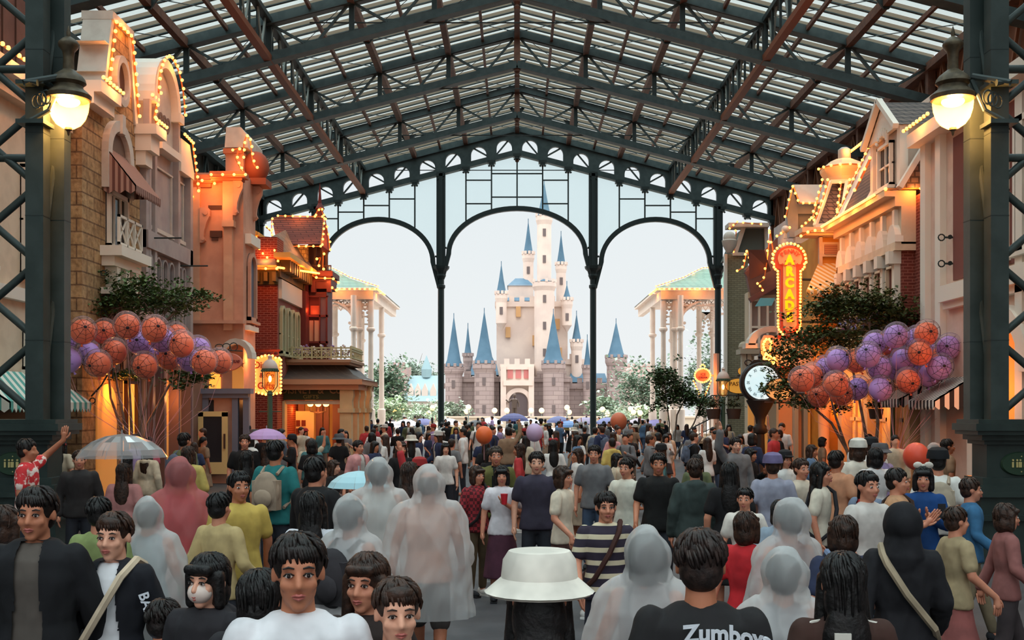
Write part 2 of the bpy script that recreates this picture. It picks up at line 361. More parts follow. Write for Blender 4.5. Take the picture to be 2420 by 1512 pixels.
for i in range(-8, 8):
    x0, x1 = i * pxu, (i + 1) * pxu; j = i if i >= 0 else -i - 1
    for q in range(7):
        z = 17.28 - .42 * (j - (0 if j < 3 else .15)) - 1.5 * q
        ok = z > max(archz(x0 + .02), archz(x1 - .02)) if archz((x0 + x1) / 2) < 50 else False
        if ok and abs(x0 + x1) / 2 < 13: hz.box((x0, YG - .035, z - .04), (x1, YG + .035, z + .04))
mu.each('mullion', M_steeld, gs); hz.each('transom', M_steeld, gs)
gp = MB()
for i in range(-64, 64):
    x0, x1 = i * .204, (i + 1) * .204
    a0, a1 = archz(x0), archz(x1)
    if a0 > 50: a0 = a1 if a1 < 50 else 12
    if a1 > 50: a1 = a0
    gp.add([(x0, YG, a0), (x1, YG, a1), (x1, YG, ZB(x1)), (x0, YG, ZB(x0))], [(0, 1, 2, 3)])
gp.build('glazing', glassmat('gable_glass', (236, 248, 249), .10, (214, 232, 234)), gs)
# ---------------------------------------------------------------- lattice pillars near the camera, each on a moulded plinth
def lattice_pillar(s, label):
    Y = 16.1; xi = s * 6.97
    r = empty('lattice_pillar', (s * 7.6, Y, 0), label, 'pillar', 'green steel pillars on moulded plinths')
    for dx, dy in ((0, -.1), (-.15, .27), (1.3, -.1), (1.15, .27)):
        x = xi + s * dx; yy = Y + dy
        x0 = x - .13; MB().box((x0, yy - .12, 2.0), (x0 + .26, yy + .12, ZB(9) + 1)).build('post', M_post, r)
        g = MB()
        for z in (3.2, 5.0, 6.2, 7.4): g.box((x0 - .003, yy - .123, z), (x0 + .263, yy + .123, z + .012))
        g.build('weld_line', M_steeld, r)
    for i in range(7):
        z = 2.1 + i * 1.12
        for a, b_ in ((0, 1), (1, 0)):
            MB().tube([(xi + s * 1.3 * a, Y - .1, z), (xi + s * 1.3 * b_, Y - .1, z + 1.12)], .055, 10).build('cross_brace', M_post, r, True)
    for z in (5.86, 7.15): MB().tube([(xi, Y - .1, z), (xi + s * 1.3, Y - .1, z)], .06, 10).build('cross_bar', M_post, r, True)
    for z in (2.2, 4.2, 6.2): MB().tube([(xi - s * .02, Y - .1, z), (xi - s * .13, Y + .27, z + 2.0)], .05, 8).build('side_brace', M_post, r, True)
    xin = s * 6.52; p = MB()
    for z0, z1, e in ((0, .62, .36), (.62, .7, .42), (.7, .95, .30), (.95, 1.02, .36), (1.02, 1.12, .32), (1.12, 1.22, .26), (1.22, 1.7, .16), (1.7, 1.76, .22), (1.76, 1.84, .28), (1.84, 1.9, .38), (1.9, 2.0, .42), (2.0, 2.06, .36)):
        q = .42 - e; xa, xb = sorted((xin + s * q, xin + s * 3.2)); p.box((xa, 15.62 + q, z0), (xb, 16.5 - q * .4, z1))
    p.build('plinth', M_plinth, r)
    m = MB(); mx = s * 7.25; my = 15.62 + .26 - .13
    m.lathe([(.26, -.03), (.28, 0), (.25, .0), (.24, -.012)], (mx, my + .12, 1.42), 28, axis='y', sq=(1, .62)); m.sphere((mx, my + .12, 1.42), (.235, .03, .145), 20, 8)
    mo = m.build('oval_medallion', mat('medallion_green', (44, 66, 50), .5), r, True)
    k = MB()
    for i, (cx, w) in enumerate(((-.11, .02), (-.05, .02), (.0, .035), (.07, .03))):
        k.box((mx + cx - w, my + .07, 1.37), (mx + cx + w * .3, my + .085, 1.45)); k.lathe([(.0, 0), (.015, .0), (.015, .012), (0, .012)], (mx + cx - w * .3, my + .07, 1.475), 8, axis='y')
    for a, b_ in ((0, .11), (.0, -.11)): k.lathe([(0, 0), (.01, 0), (0, .01)], (mx + a, my + .06, 1.42 + b_), 6, axis='y')
    k.build('gilt_symbol', mat('gilt', (206, 190, 130), .4, .3), mo)
    # bracket ring for the hanging lamp
    b = MB(); b.tube([(xi - s * .15, Y - .45, 6.85), (xi + s * .05, Y - .45, 6.85), (xi - s * .42, Y - .25, 7.0)], .05, 8); b.tube([(xi, Y - .33, 6.35), (xi - s * .25, Y - .3, 6.5), (xi - s * .42, Y - .25, 6.95)], .035, 8)
    for k_ in range(3): b.tube([(xi - s * (.08 + .07 * k_ + .07 * math.cos(a)), Y - .33, 6.62 + .1 * math.sin(a) + .03 * k_) for a in [PI * q / 6 for q in range(13)]], .014, 6)
    b.box((xi - .2, Y - .38, 6.3), (xi + .2, Y + .0, 6.36)); b.box((xi - .2, Y - .38, 6.86), (xi + .2, Y + .0, 6.92)); b.build('lamp_bracket', M_post, r)
    return xi
M_post = noisemat('green_grey_paint', (50, 60, 58), (60, 70, 68), 2.5, .42)
M_plinth = noisemat('plinth_green', (38, 50, 48), (48, 60, 57), 2.5, .38)
lattice_pillar(-1, 'dark green lattice pillar and plinth beside the person in the red floral shirt')
lattice_pillar(1, 'dark green lattice pillar and plinth on the side of the arcade sign')
M_bronze = noisemat('weathered_bronze', (72, 62, 48), (96, 84, 66), 8, .45, metal=.3)
def big_lamp(px, label):
    D = 16.0; c = P(px, 230, D); x, y = c.x, c.y
    Z = lambda py: H + (CY - py) / F * D
    r = empty('hanging_lantern', (x, y, Z(320)), label, 'lantern', 'acorn globe lanterns on the near pillars')
    k = D / F
    b = MB(); b.lathe([(.0, Z(60)), (2 * k, Z(66)), (5 * k, Z(78)), (4 * k, Z(86)), (14 * k, Z(92)), (22 * k, Z(100)), (24 * k, Z(106)), (22 * k, Z(112)), (14 * k, Z(122)), (12 * k, Z(140)), (13 * k, Z(165)), (22 * k, Z(172)), (32 * k, Z(180)), (38 * k, Z(188)), (40 * k, Z(196)), (32 * k, Z(203)), (34 * k, Z(210)), (44 * k, Z(218)), (52 * k, Z(226)), (50 * k, Z(236)), (42 * k, Z(238)), (.01, Z(236))], (x, y, 0), 28)
    b.build('lantern_hood', M_bronze, r, True)
    gm = mat('warm_globe', (255, 226, 150), .25)
    n = gm.node_tree; bs = bsdf(gm)
    if not bs.inputs['Emission Color'].is_linked:
        bs.inputs['Alpha'].default_value = .5; bs.inputs['Emission Color'].default_value = lin((255, 196, 96)); bs.inputs['Emission Strength'].default_value = .75
    MB().lathe([(46 * k, Z(206 + 30)), (46 * k, Z(245)), (44 * k, Z(262)), (38 * k, Z(280)), (28 * k, Z(294)), (14 * k, Z(303)), (.0, Z(306))], (x, y, 0), 32).build('glass_globe', gm, r, True)
    MB().sphere((x, y, Z(240)), (26 * k, 26 * k, 12 * k), 16, 10).build('light_source', mat('hot_white', (255, 240, 200), .5, emit=14, ecol=(255, 226, 160)), r, True)
    MB().lathe([(8 * k, Z(302)), (9 * k, Z(307)), (4 * k, Z(310)), (2.5 * k, Z(318)), (0, Z(322))], (x, y, 0), 12).build('finial', M_bronze, r, True)
    lamp('lantern_light', (x, y - .1, Z(262)), 500, .12, (255, 176, 96), r)
big_lamp(162, 'glowing acorn globe lantern above the orange and purple balloons beside the stone house')
big_lamp(2252, 'glowing acorn globe lantern on the pillar beside the cream pilaster house')
# ================================================================ shop houses along both sides
def U(s, L, px): return F * L / (s * (px - CX))
def LP(s, L, px, py): D = U(s, L, px); return Vector((s * L, D, H + (CY - py) / F * D))
M_bulb = mat('filament_bulb', (255, 200, 130), .4, emit=6, ecol=(255, 158, 62))
M_hold = mat('bulb_holder', (206, 128, 70), .6)
_bm = MB().sphere((0, 0, 0), .043, 8, 6); _bo = _bm.build('bulb', M_bulb, None, True); BULB = _bo.data; bpy.data.objects.remove(_bo)
NB = {}
def bulbs(parent, pts, pitch=.2, power=1.0, off=(0, 0, 0), every=1.6, name='light_string', size=1.0, lightoff=None):
    pts = [Vector(p) + Vector(off) for p in pts]
    st = MB()
    for a, b in zip(pts, pts[1:]): st.bar(a, b, .035, .035)
    o = st.build(name, M_hold, parent); wl = -wloc(o)
    acc = 0; last = 0; total = sum((b - a).length for a, b in zip(pts, pts[1:])); n = max(2, round(total / pitch)); step = total / (n - 1); k = 0; nxt = every / 2
    lo = Vector(lightoff) if lightoff else Vector(((-.22 if pts[0].x > 0 else .22), -.15, -.05))
    for a, b in zip(pts, pts[1:]):
        L = (b - a).length
        while k < n and k * step <= acc + L + 1e-6:
            p = a + (b - a) * ((k * step - acc) / max(L, 1e-6)); k += 1
            q = NB.get(parent.name, 0)
            if q < 98:
                e = bpy.data.objects.new('bulb', BULB); COL.objects.link(e); e.parent = o; e.location = p + Vector((-.035 if p.x > 0 else .035, -.035, 0)) - wloc(o); e.scale = (size,) * 3; NB[parent.name] = q + 1
            else: NB.setdefault(parent.name + '#', []).append((p, size))
        while nxt <= acc + L:
            p = a + (b - a) * ((nxt - acc) / max(L, 1e-6)); nxt += every
            if power: lamp('string_glow', p + lo, 9 * power * every, .06, (255, 150, 70), parent)
        acc += L
    return o
def rest_bulbs(parent):
    for p, sz in NB.get(parent.name + '#', []):
        pass
    L = NB.get(parent.name + '#', [])
    if L:
        m = MB()
        for p, sz in L: m.sphere(p + Vector((-.035 if p.x > 0 else .035, -.035, 0)), .05 * sz, 8, 6)
        tag(m.build('more_bulbs', M_bulb, parent, True), kind='stuff')
class Bld:
    def __init__(b, s, L, name, label, Y, cat='building', group=None):
        b.s, b.L = s, L; b.o = empty(name, (s * (L + 2), Y, 0), label, cat, group)
    def X(b, t, L=None): return b.s * ((L or b.L) - t)
    def rect(b, name, m, pa, pb, yt, yb, t0, t1, L=None, par=None, build=True, mb=None, mi=0):
        L = L or b.L; Ya, Yb = U(b.s, L, pa), U(b.s, L, pb); zt, zb = LP(b.s, L, pa, yt).z, LP(b.s, L, pa, yb).z
        return b.box(name, m, Ya, Yb, zb, zt, t0, t1, L, par, mb, mi)
    def box(b, name, m, Ya, Yb, zb, zt, t0, t1, L=None, par=None, mb=None, mi=0):
        xs = sorted((b.X(t0, L), b.X(t1, L))); ys = sorted((Ya, Yb)); q = mb or MB(); q.box((xs[0], ys[0], max(0, min(zb, zt))), (xs[1], ys[1], max(zb, zt)), mi)
        return q if mb else q.build(name, m, par or b.o)
    def poly(b, name, m, pts, t0, t1, L=None, par=None, mb=None, mi=0):
        L = L or b.L; P3 = [LP(b.s, L, *p) for p in pts]; 
        for p in P3: p.x = b.X(t0, L)
        q = mb or MB(); q.prism(P3, (b.X(t1, L) - b.X(t0, L), 0, 0), mi); return q if mb else q.build(name, m, par or b.o)
    def yz(b, name, m, pts, t0, t1, L=None, par=None, mb=None, mi=0):
        q = mb or MB(); q.prism([(b.X(t0, L), y, z) for y, z in pts], (b.X(t1, L) - b.X(t0, L), 0, 0), mi); return q if mb else q.build(name, m, par or b.o)
    def face(b, name, m, D, pts, t=.1, par=None, mb=None, mi=0):
        if len(pts) == 4 and not isinstance(pts[0], (tuple, list)): pa, pb, yt, yb = pts; pts = [(pa, yt), (pb, yt), (pb, yb), (pa, yb)]
        q = mb or MB(); q.prism([P(px, py, D) for px, py in pts], (0, t, 0), mi); return q if mb else q.build(name, m, par or b.o)
    def win(b, Ya, Yb, zb, zt, mf, mp, nx=1, nz=1, arched=False, t=.0, fw=.07, dep=.12, L=None, name='window', sill=True):
        ys = sorted((Ya, Yb)); Ya, Yb = ys; w = Yb - Ya; yc = (Ya + Yb) / 2; fr = MB(); pn = MB(); r = w / 2 if arched else 0
        zs = zt - r
        fr_ = lambda y0, y1, z0, z1, ta, tb: b.box('', None, y0, y1, z0, z1, ta, tb, L, mb=fr)
        fr_(Ya, Ya + fw, zb, zs, t, t + dep); fr_(Yb - fw, Yb, zb, zs, t, t + dep); fr_(Ya, Yb, zb, zb + fw, t, t + dep)
        if not arched: fr_(Ya, Yb, zt - fw, zt, t, t + dep)
        else:
            for k in range(12):
                a0, a1 = PI * k / 12, PI * (k + 1) / 12
                b.yz('', None, [(yc + r * math.cos(a0), zs + r * math.sin(a0)), (yc + r * math.cos(a1), zs + r * math.sin(a1)), (yc + (r - fw) * math.cos(a1), zs + (r - fw) * math.sin(a1)), (yc + (r - fw) * math.cos(a0), zs + (r - fw) * math.sin(a0))], t, t + dep, L, mb=fr)
        for i in range(1, nx): y = Ya + w * i / nx; fr_(y - .02, y + .02, zb, zt - (.05 if not arched else .15), t, t + dep * .6)
        for i in range(1, nz): z = zb + (zs - zb) * i / nz; fr_(Ya, Yb, z - .02, z + .02, t, t + dep * .6)
        if sill: fr_(Ya - .06, Yb + .06, zb - .08, zb, t, t + dep + .08)
        o = fr.build(name, mf, b.o)
        pp = [(Ya, zb), (Yb, zb), (Yb, zs)] + ([(yc + r * math.cos(PI * k / 12), zs + r * math.sin(PI * k / 12)) for k in range(1, 12)] if arched else []) + [(Ya, zs)]
        b.yz('', None, pp, t + .005, t + .03, L, mb=pn); pn.build('pane', mp, o); return o
    def awning(b, Ya, Yb, zt, zb, proj, m, L=None, name='awning', scallop=True, t=.02, sides=True):
        q = MB(); X = lambda t_: b.X(t_, L); n = 24; Ya, Yb = sorted((Ya, Yb))
        q.add([(X(t), Ya, zt), (X(t), Yb, zt), (X(t + proj), Yb, zb), (X(t + proj), Ya, zb), (X(t), Ya, zt - .03), (X(t), Yb, zt - .03), (X(t + proj - .02), Yb, zb - .03), (X(t + proj - .02), Ya, zb - .03)],
              [(0, 1, 2, 3), (7, 6, 5, 4), (0, 3, 7, 4), (1, 5, 6, 2), (0, 4, 5, 1)])
        if sides:
            for y in (Ya, Yb): q.prism([(X(t), y, zt), (X(t), y, zb), (X(t + proj), y, zb)], (0, .015, 0))
        for k in range(n):
            y0 = Ya + (Yb - Ya) * k / n; y1 = Ya + (Yb - Ya) * (k + 1) / n; ym = (y0 + y1) / 2
            q.prism([(X(t + proj), y0, zb), (X(t + proj), y1, zb), (X(t + proj), y1, zb - .12), (X(t + proj), ym, zb - .2), (X(t + proj), y0, zb - .12)], (b.s * .015, 0, 0))
        m_ = max(2, int(proj / .2))
        for y in (Ya,):
            for k in range(m_):
                x0 = t + proj * k / m_; x1 = t + proj * (k + 1) / m_
                q.prism([(X(x0), y, zb), (X(x1), y, zb), (X(x1), y, zb - .12), (X((x0 + x1) / 2), y, zb - .2), (X(x0), y, zb - .12)], (0, .015, 0))
        return q.build(name, m, b.o)
cream = noisemat('cream_paint', (226, 204, 178), (216, 194, 168), 3, .7)
white = mat('white_trim', (236, 226, 212), .6)
pinkw = noisemat('pink_stucco', (214, 160, 134), (202, 148, 124), 2, .75)
greyp = noisemat('lilac_grey_paint', (176, 164, 160), (164, 152, 150), 2, .7)
dkwin = mat('dark_pane', (52, 50, 54), .15)
drape = stripemat('draped_pane', (92, 84, 84), (58, 54, 58), .16, 'u', .5)
litwin = mat('lit_pane', (255, 190, 96), .4, emit=1.3, ecol=(255, 160, 60))
litsoft = mat('soft_lit_interior', (250, 190, 110), .5, emit=.22, ecol=(255, 150, 60))
stone = brickmat('rusticated_stone', (196, 160, 116), (176, 140, 100), (132, 102, 76), .8, .29, .018, .9, .8, .55, 9)
redbrick = brickmat('red_brick', (142, 48, 34), (122, 40, 30), (172, 96, 78), .22, .075, .012, .85, .3)
greybrick = brickmat('olive_grey_brick', (158, 150, 124), (146, 138, 112), (120, 112, 94), .24, .08, .012, .85, .2)
slate = brickmat('slate_shingle', (112, 96, 88), (96, 82, 78), (62, 54, 52), .2, .14, .02, .7, .7)
shingle = brickmat('plum_shingle', (108, 66, 62), (122, 76, 68), (70, 44, 44), .5, .085, .015, .7, .8)
scallopm = brickmat('yellow_scallop', (214, 182, 118), (206, 172, 108), (160, 128, 80), .16, .16, .02, .7, .6)
greenroof = brickmat('green_roof_tile', (104, 140, 122), (92, 128, 112), (70, 98, 88), .5, .14, .02, .6, .6)
bluegrey = mat('blue_grey_shopfront', (118, 122, 140), .5)
darkbr = mat('dark_brown_trim', (84, 56, 46), .6)
ochre = noisemat('ochre_wall', (214, 150, 62), (204, 138, 54), 2, .7)
# ---- L0: cream house behind the near pillar
b = Bld(-1, 9.9, 'shop_house', 'cream shop house behind the dark pillar by the red floral shirt', 21)
b.box('wall', cream, 14, 23.9, 0, 8.6, 0, -6); b.box('roof_panel', noisemat('brown_sheet', (116, 84, 76), (104, 76, 70), 2, .8), 17, 24.0, 8.6, 10.9, -.6, -6)
q = MB()
for i in range(12): b.box('', None, 17 + i * .6, 17.03 + i * .6, 8.6, 10.9, -.57, -.6, mb=q)
q.each('roof_seam', darkbr, b.o)
c = b.box('cornice', white, 14, 23.9, 8.5, 8.75, 0, .45); b.box('cornice_lower', cream, 14, 23.9, 8.2, 8.5, 0, .25)
bulbs(b.o, [(-9.4, 18.5, 8.86), (-9.4, 21.4, 8.86)], .2, 1.3); bulbs(b.o, [(-9.4, 22.6, 8.86), (-9.4, 23.9, 8.86)], .2, 1)
for y in (19.6, 21.9): b.win(y, y + 1.0, 4.9, 7.1, white, dkwin, 2, 2); b.win(y + .1, y + .9, 3.0, 3.9, white, mat('teal_pane', (96, 112, 104), .2), 1, 1)
b.box('string_course', white, 14, 23.9, 4.35, 4.6, 0, .15)
b.awning(19.5, 23.2, 2.95, 2.35, .9, stripemat('teal_stripe_awning', (230, 232, 220), (96, 170, 160), .28), scallop=True)
b.box('shopfront', mat('shop_green', (70, 70, 58), .6), 18, 23.8, 0, 2.2, 0, .1); rest_bulbs(b.o)
# ---- L1: stone house
b = Bld(-1, 9.5, 'stone_house', 'rough brown stone house with round window gable and striped awnings', 26)
b.box('wall', stone, 24.02, 27.7, 0, 9.25, 0, -6.4)
cap = noisemat('pale_limestone', (212, 202, 190), (202, 190, 178), 3, .75)
pts = [(25.2, 9.25), (27.35, 9.25), (26.95, 11.35), (25.75, 11.35)]
b.yz('gable', stone, pts, 0, -.55); q = MB()
b.yz('', None, [(25.1, 9.25), (25.3, 9.25), (25.85, 11.35), (25.65, 11.35)], .05, -.62, mb=q); b.yz('', None, [(27.45, 9.25), (27.25, 9.25), (26.85, 11.35), (27.05, 11.35)], .05, -.62, mb=q); b.yz('', None, [(25.63, 11.3), (27.07, 11.3), (27.07, 11.5), (25.63, 11.5)], .08, -.65, mb=q)
for z in (9.95, 10.65): b.box('', None, 25.2, 25.72, z, z + .015, .052, -.63, mb=q)
q.build('gable_coping', cap, b.o)
q = MB()
for k in range(24):
    a0, a1 = 2 * PI * k / 24, 2 * PI * (k + 1) / 24; f = lambda r, a: (26.22 + r * .82 * math.cos(a), 10.02 + r * 1.1 * math.sin(a))
    b.yz('', None, [f(.55, a0), f(.55, a1), f(.4, a1), f(.4, a0)], 0, .14, mb=q)
o = q.build('oculus_surround', cap, b.o); q = MB(); b.yz('', None, [(26.22 + .34 * math.cos(a), 10.02 + .45 * math.sin(a)) for a in [2 * PI * k / 24 for k in range(24)]], .01, .03, mb=q); q.build('oculus_pane', mat('rust_pane', (110, 66, 46), .5), o)
q = MB(); b.box('', None, 24.02, 25.25, 9.15, 9.4, 0, .42, mb=q); b.box('', None, 24.02, 25.25, 8.9, 9.15, 0, .26, mb=q); q.build('cornice', white, b.o); q = MB(); b.box('', None, 27.3, 28.1, 9.05, 9.3, 0, .55, mb=q); b.box('', None, 27.35, 28.0, 8.65, 9.05, 0, .4, mb=q); b.box('', None, 27.4, 27.9, 8.3, 8.65, 0, .25, mb=q); q.build('cornice', white, b.o)
bulbs(b.o, [(-9.08, 24.1, 9.47), (-9.08, 25.3, 9.47)], .17, 1.2); bulbs(b.o, [(-9.42, 25.35, 9.6), (-9.42, 25.82, 11.3), (-9.42, 26.95, 11.3), (-9.42, 27.4, 9.5)], .24, 1.2); bulbs(b.o, [(-8.97, 27.3, 9.4), (-8.97, 28.1, 9.4)], .15, 1)
# arched window with awning, rail and bracket shelf
q = MB(); yc = 26.0
for k in range(14):
    a0, a1 = PI * k / 14, PI * (k + 1) / 14; f = lambda r, a: (yc + r * math.cos(a), 8.15 + r * math.sin(a)); b.yz('', None, [f(.85, a0), f(.85, a1), f(.6, a1), f(.6, a0)], 0, .16, mb=q)
b.box('', None, yc - .85, yc - .6, 7.3, 8.15, 0, .16, mb=q); b.box('', None, yc + .6, yc + .85, 7.3, 8.15, 0, .16, mb=q); b.box('', None, yc - .1, yc + .1, 8.7, 9.15, 0, .22, mb=q); q.build('arch_surround', cap, b.o)
b.yz('lunette', mat('lunette_shade', (122, 98, 84), .6), [(yc - .6, 7.3), (yc + .6, 7.3)] + [(yc + .6 * math.cos(a), 8.15 + .6 * math.sin(a)) for a in [PI * k / 12 for k in range(13)]], .0, .04)
b.awning(25.2, 26.95, 8.3, 7.35, .75, stripemat('brown_stripe_awning', (176, 138, 124), (112, 74, 66), .13))
b.win(yc - .62, yc + .62, 5.95, 7.3, white, dkwin, 3, 1, fw=.1)
q = MB(); zr = 6.0
b.box('', None, 25.2, 26.75, zr, zr + .05, .34, .4, mb=q); b.box('', None, 25.2, 26.75, zr + .62, zr + .68, .34, .4, mb=q)
for k in range(4):
    y = 25.2 + k * .5; b.box('', None, y, y + .05, zr, zr + .68, .34, .4, mb=q)
    if k < 3:
        q.bar((b.X(.37), y, zr + .05), (b.X(.37), y + .5, zr + .62), .03, .03); q.bar((b.X(.37), y + .5, zr + .05), (b.X(.37), y, zr + .62), .03, .03)
q.build('balcony_rail', white, b.o)
q = MB(); b.box('', None, 25.05, 27.1, 5.72, 5.95, 0, .5, mb=q); b.box('', None, 25.15, 26.95, 5.5, 5.72, 0, .3, mb=q)
for k in range(3): b.yz('', None, [(25.35 + k * .6, 5.5), (25.6 + k * .6, 5.5), (25.55 + k * .6, 4.95), (25.4 + k * .6, 5.05)], 0, .28, mb=q)
b.box('', None, 25.1, 26.95, 4.85, 5.0, 0, .22, mb=q); q.build('bracket_shelf', white, b.o)
b.awning(25.3, 27.5, 4.95, 3.95, 1.1, stripemat('rose_stripe_awning', (182, 142, 126), (124, 80, 70), .12))
b.win(25.4, 27.3, 3.1, 4.6, darkbr, mat('brown_pane', (96, 66, 56), .3), 2, 1)
q = MB(); b.yz('', None, [(24.8, 0), (26.0, 0), (26.0, 2.3)] + [(25.4 + .6 * math.cos(a), 2.3 + .5 * math.sin(a)) for a in [PI * k / 10 for k in range(1, 10)]] + [(24.8, 2.3)], 0, .04, mb=q); q.build('wall_glow_panel', litsoft, b.o); b.win(26.5, 27.3, 1.0, 2.9, darkbr, litwin, 1, 1); lamp('doorway_lamp', (-9.1, 25.4, 2.6), 38, .1, (255, 150, 60), b.o)  # emissive arch panel stands in for orange light falling on the stone wall
q = MB()
for y, z in ((24.95, 5.3), (24.95, 4.4), (24.3, 2.4)):
    q.tube([(b.X(.1), y, z + .07 * math.sin(a)) if False else (b.X(.12 + .06 * math.cos(a)), y, z + .06 * math.sin(a)) for a in [2 * PI * k / 10 for k in range(11)]], .014, 5)
q.each('iron_ring', M_steeld, b.o)
q = MB(); q.tube([(b.X(.02), 24.5, 3.1), (b.X(.5), 24.5, 3.1), (b.X(.5), 24.5, 2.9)], .025, 6); q.tube([(b.X(.02), 24.5, 2.5), (b.X(.25), 24.5, 2.75), (b.X(.45), 24.5, 3.1)], .02, 6); q.build('sign_bracket', M_steeld, b.o); rest_bulbs(b.o)
# ---- L2: lilac-grey house with arched parapet and tall arched windows
b = Bld(-1, 9.5, 'grey_house', 'pale lilac-grey house with dated arched parapet and tall arched windows', 29.6)
b.box('wall', greyp, 27.72, 31.6, 0, 9.1, 0, -6.4)
yc = 29.35
q = MB(); b.yz('', None, [(28.35, 9.1), (30.35, 9.1), (30.35, 10.3)] + [(yc + 1.0 * math.cos(a), 10.3 + 1.1 * math.sin(a)) for a in [PI * k / 14 for k in range(1, 14)]] + [(28.35, 10.3)], 0, -.6, mb=q); q.build('parapet', cap, b.o)
q = MB()
for k in range(14):
    a0, a1 = PI * k / 14, PI * (k + 1) / 14; f = lambda r, a: (yc + r * math.cos(a), 10.3 + (r + .1) * math.sin(a)); b.yz('', None, [f(1.12, a0), f(1.12, a1), f(.88, a1), f(.88, a0)], .2, -.9, mb=q)
b.box('', None, 28.1, 28.5, 10.1, 10.35, .25, -.9, mb=q); b.box('', None, 30.2, 30.6, 10.1, 10.35, .25, -.9, mb=q); q.build('arched_hood', white, b.o)
q = MB()
for y in (27.95, 28.4, 30.35): b.box('', None, y, y + .16, 5.0, 10.1, 0, .16, mb=q)
b.box('', None, 31.35, 31.58, 0, 9.1, 0, .2, mb=q); b.box('', None, 27.74, 27.95, 0, 9.1, 0, .15, mb=q); q.each('pilaster', greyp, b.o)
t = text('1899', (b.X(.04), yc + .02, 9.85), .62, mat('date_relief', (128, 106, 96), .7), b.o, rot=(R(90), 0, R(90)), name='date_lettering')
q = MB(); b.box('', None, 28.6, 30.2, 9.0, 9.2, 0, .28, mb=q); b.yz('', None, [(30.4, 9.7), (31.2, 9.7), (31.62, 9.0), (31.62, 8.8), (30.4, 8.8)], 0, .22, mb=q); q.build('cornice', white, b.o)
bulbs(b.o, [(-9.2, yc - 1.0, 10.35)] + [(-9.2, yc + 1.12 * math.cos(a), 10.35 + 1.22 * math.sin(a)) for a in [PI - PI * k / 12 for k in range(13)]], .22, 1.0)
bulbs(b.o, [(-9.3, 28.0, 10.2), (-9.3, 28.5, 10.2), (-9.3, 28.2, 9.7), (-9.3, 28.6, 9.45)], .2, .6); bulbs(b.o, [(-9.2, 30.4, 9.8), (-9.2, 31.2, 9.75), (-9.2, 31.6, 8.9), (-9.2, 31.7, 8.5)], .18, .8)
for ya, yb in ((27.98, 28.38), (28.62, 30.25), (30.5, 31.3)):
    q = MB(); b.box('', None, ya + .05, yb - .05, 8.55, 8.6, 0, .06, mb=q); b.box('', None, ya + .05, yb - .05, 6.85, 6.95, 0, .1, mb=q); b.box('', None, ya + .1, ya + .15, 6.9, 8.6, 0, .05, mb=q); b.box('', None, yb - .15, yb - .1, 6.9, 8.6, 0, .05, mb=q); q.build('wall_panel', cap, b.o)
q = MB(); b.box('', None, 27.74, 31.6, 6.3, 6.75, 0, .2, mb=q); b.box('', None, 27.74, 31.6, 3.9, 4.2, 0, .3, mb=q); q.each('belt_course', greyp, b.o)
for i, y in enumerate((28.6, 29.15, 29.7, 30.55, 30.88)): b.win(y, y + (.45 if i < 3 else .3), 4.3, 6.2, greyp, drape, 1, 2, True, fw=.05)
b.win(27.98, 28.36, 4.3, 6.2, greyp, drape, 1, 1, True)
q = MB()
for y in (27.8, 28.7, 29.9, 31.0): b.box('', None, y, y + .18, 0, 3.9, 0, .3, mb=q)
q.each('shop_column', mat('mauve_column', (112, 88, 88), .5), b.o); b.box('shop_interior', litsoft, 28.0, 31.0, .2, 3.0, 0, .03)
for y, z in ((28.2, 6.6), (30.6, 6.2)):
    q = MB(); q.tube([(b.X(0), y, z), (b.X(.9), y, z)], .022, 6); q.build('flag_bracket', M_steeld, b.o)
lamp('shop_lamp', (-9.0, 29.5, 2.5), 25, .1, (255, 160, 80), b.o); rest_bulbs(b.o)
# ---- L3: pink stucco house stepping into the street
b = Bld(-1, 8.5, 'pink_house', 'tall pink stucco house with scroll brackets, arched niche and pediment lights', 34)
D = 32.9
q = MB(); b.face('', None, D, (438, 575, 408, 968 + 2.2 * F / D), 1.5, mb=q); q.build('wall', pinkw, b.o)
q = MB(); b.box('', None, 33.1, 34.4, 0, 9.0, .31, -1.2, mb=q); q.build('street_front', pinkw, b.o)
q = MB()
b.face('', None, D - .18, (437, 502, 412, 432), .2, mb=q); b.face('', None, D - .12, (439, 498, 432, 442), .12, mb=q); b.face('', None, D - .5, (495, 578, 404, 418), .5, mb=q); b.face('', None, D - .35, (498, 572, 418, 426), .35, mb=q)
b.face('', None, D + .8, (527, 572, 350, 362), .6, mb=q); q.build('cornice', mat('terracotta_cornice', (190, 112, 78), .7), b.o)
q = MB(); b.face('', None, D + .9, (533, 575, 360, 410), .8, mb=q); q.build('chimney_block', pinkw, b.o)
q = MB(); c0 = P(575, 350, D + .9)
q.prism([(c0.x - .55, D + .8, c0.z), (c0.x + .15, D + .8, c0.z), (c0.x + .15, D + .8, c0.z + .35), (c0.x - .05, D + .8, c0.z + .62), (c0.x - .5, D + .8, c0.z + .62)], (0, 2.0, 0)); q.build('pediment_top', cap, b.o)
q = MB(); b.face('', None, D - .25, (526, 550, 425, 520), .25, mb=q); b.face('', None, D - .3, (524, 552, 520, 535), .3, mb=q); b.face('', None, D - .2, (528, 548, 535, 780), .2, mb=q); b.face('', None, D - .15, (440, 472, 442, 760), .15, mb=q); q.each('pilaster', noisemat('pink_pilaster', (222, 172, 140), (212, 160, 130), 2, .75), b.o)
q = MB(); b.face('', None, D - .02, (492, 524, 485, 495), .1, mb=q); b.face('', None, D - .06, (496, 524, 545, 560), .1, mb=q); b.face('', None, D - .04, (500, 515, 560, 568), .1, mb=q); q.each('relief_panel', darkbr, b.o)
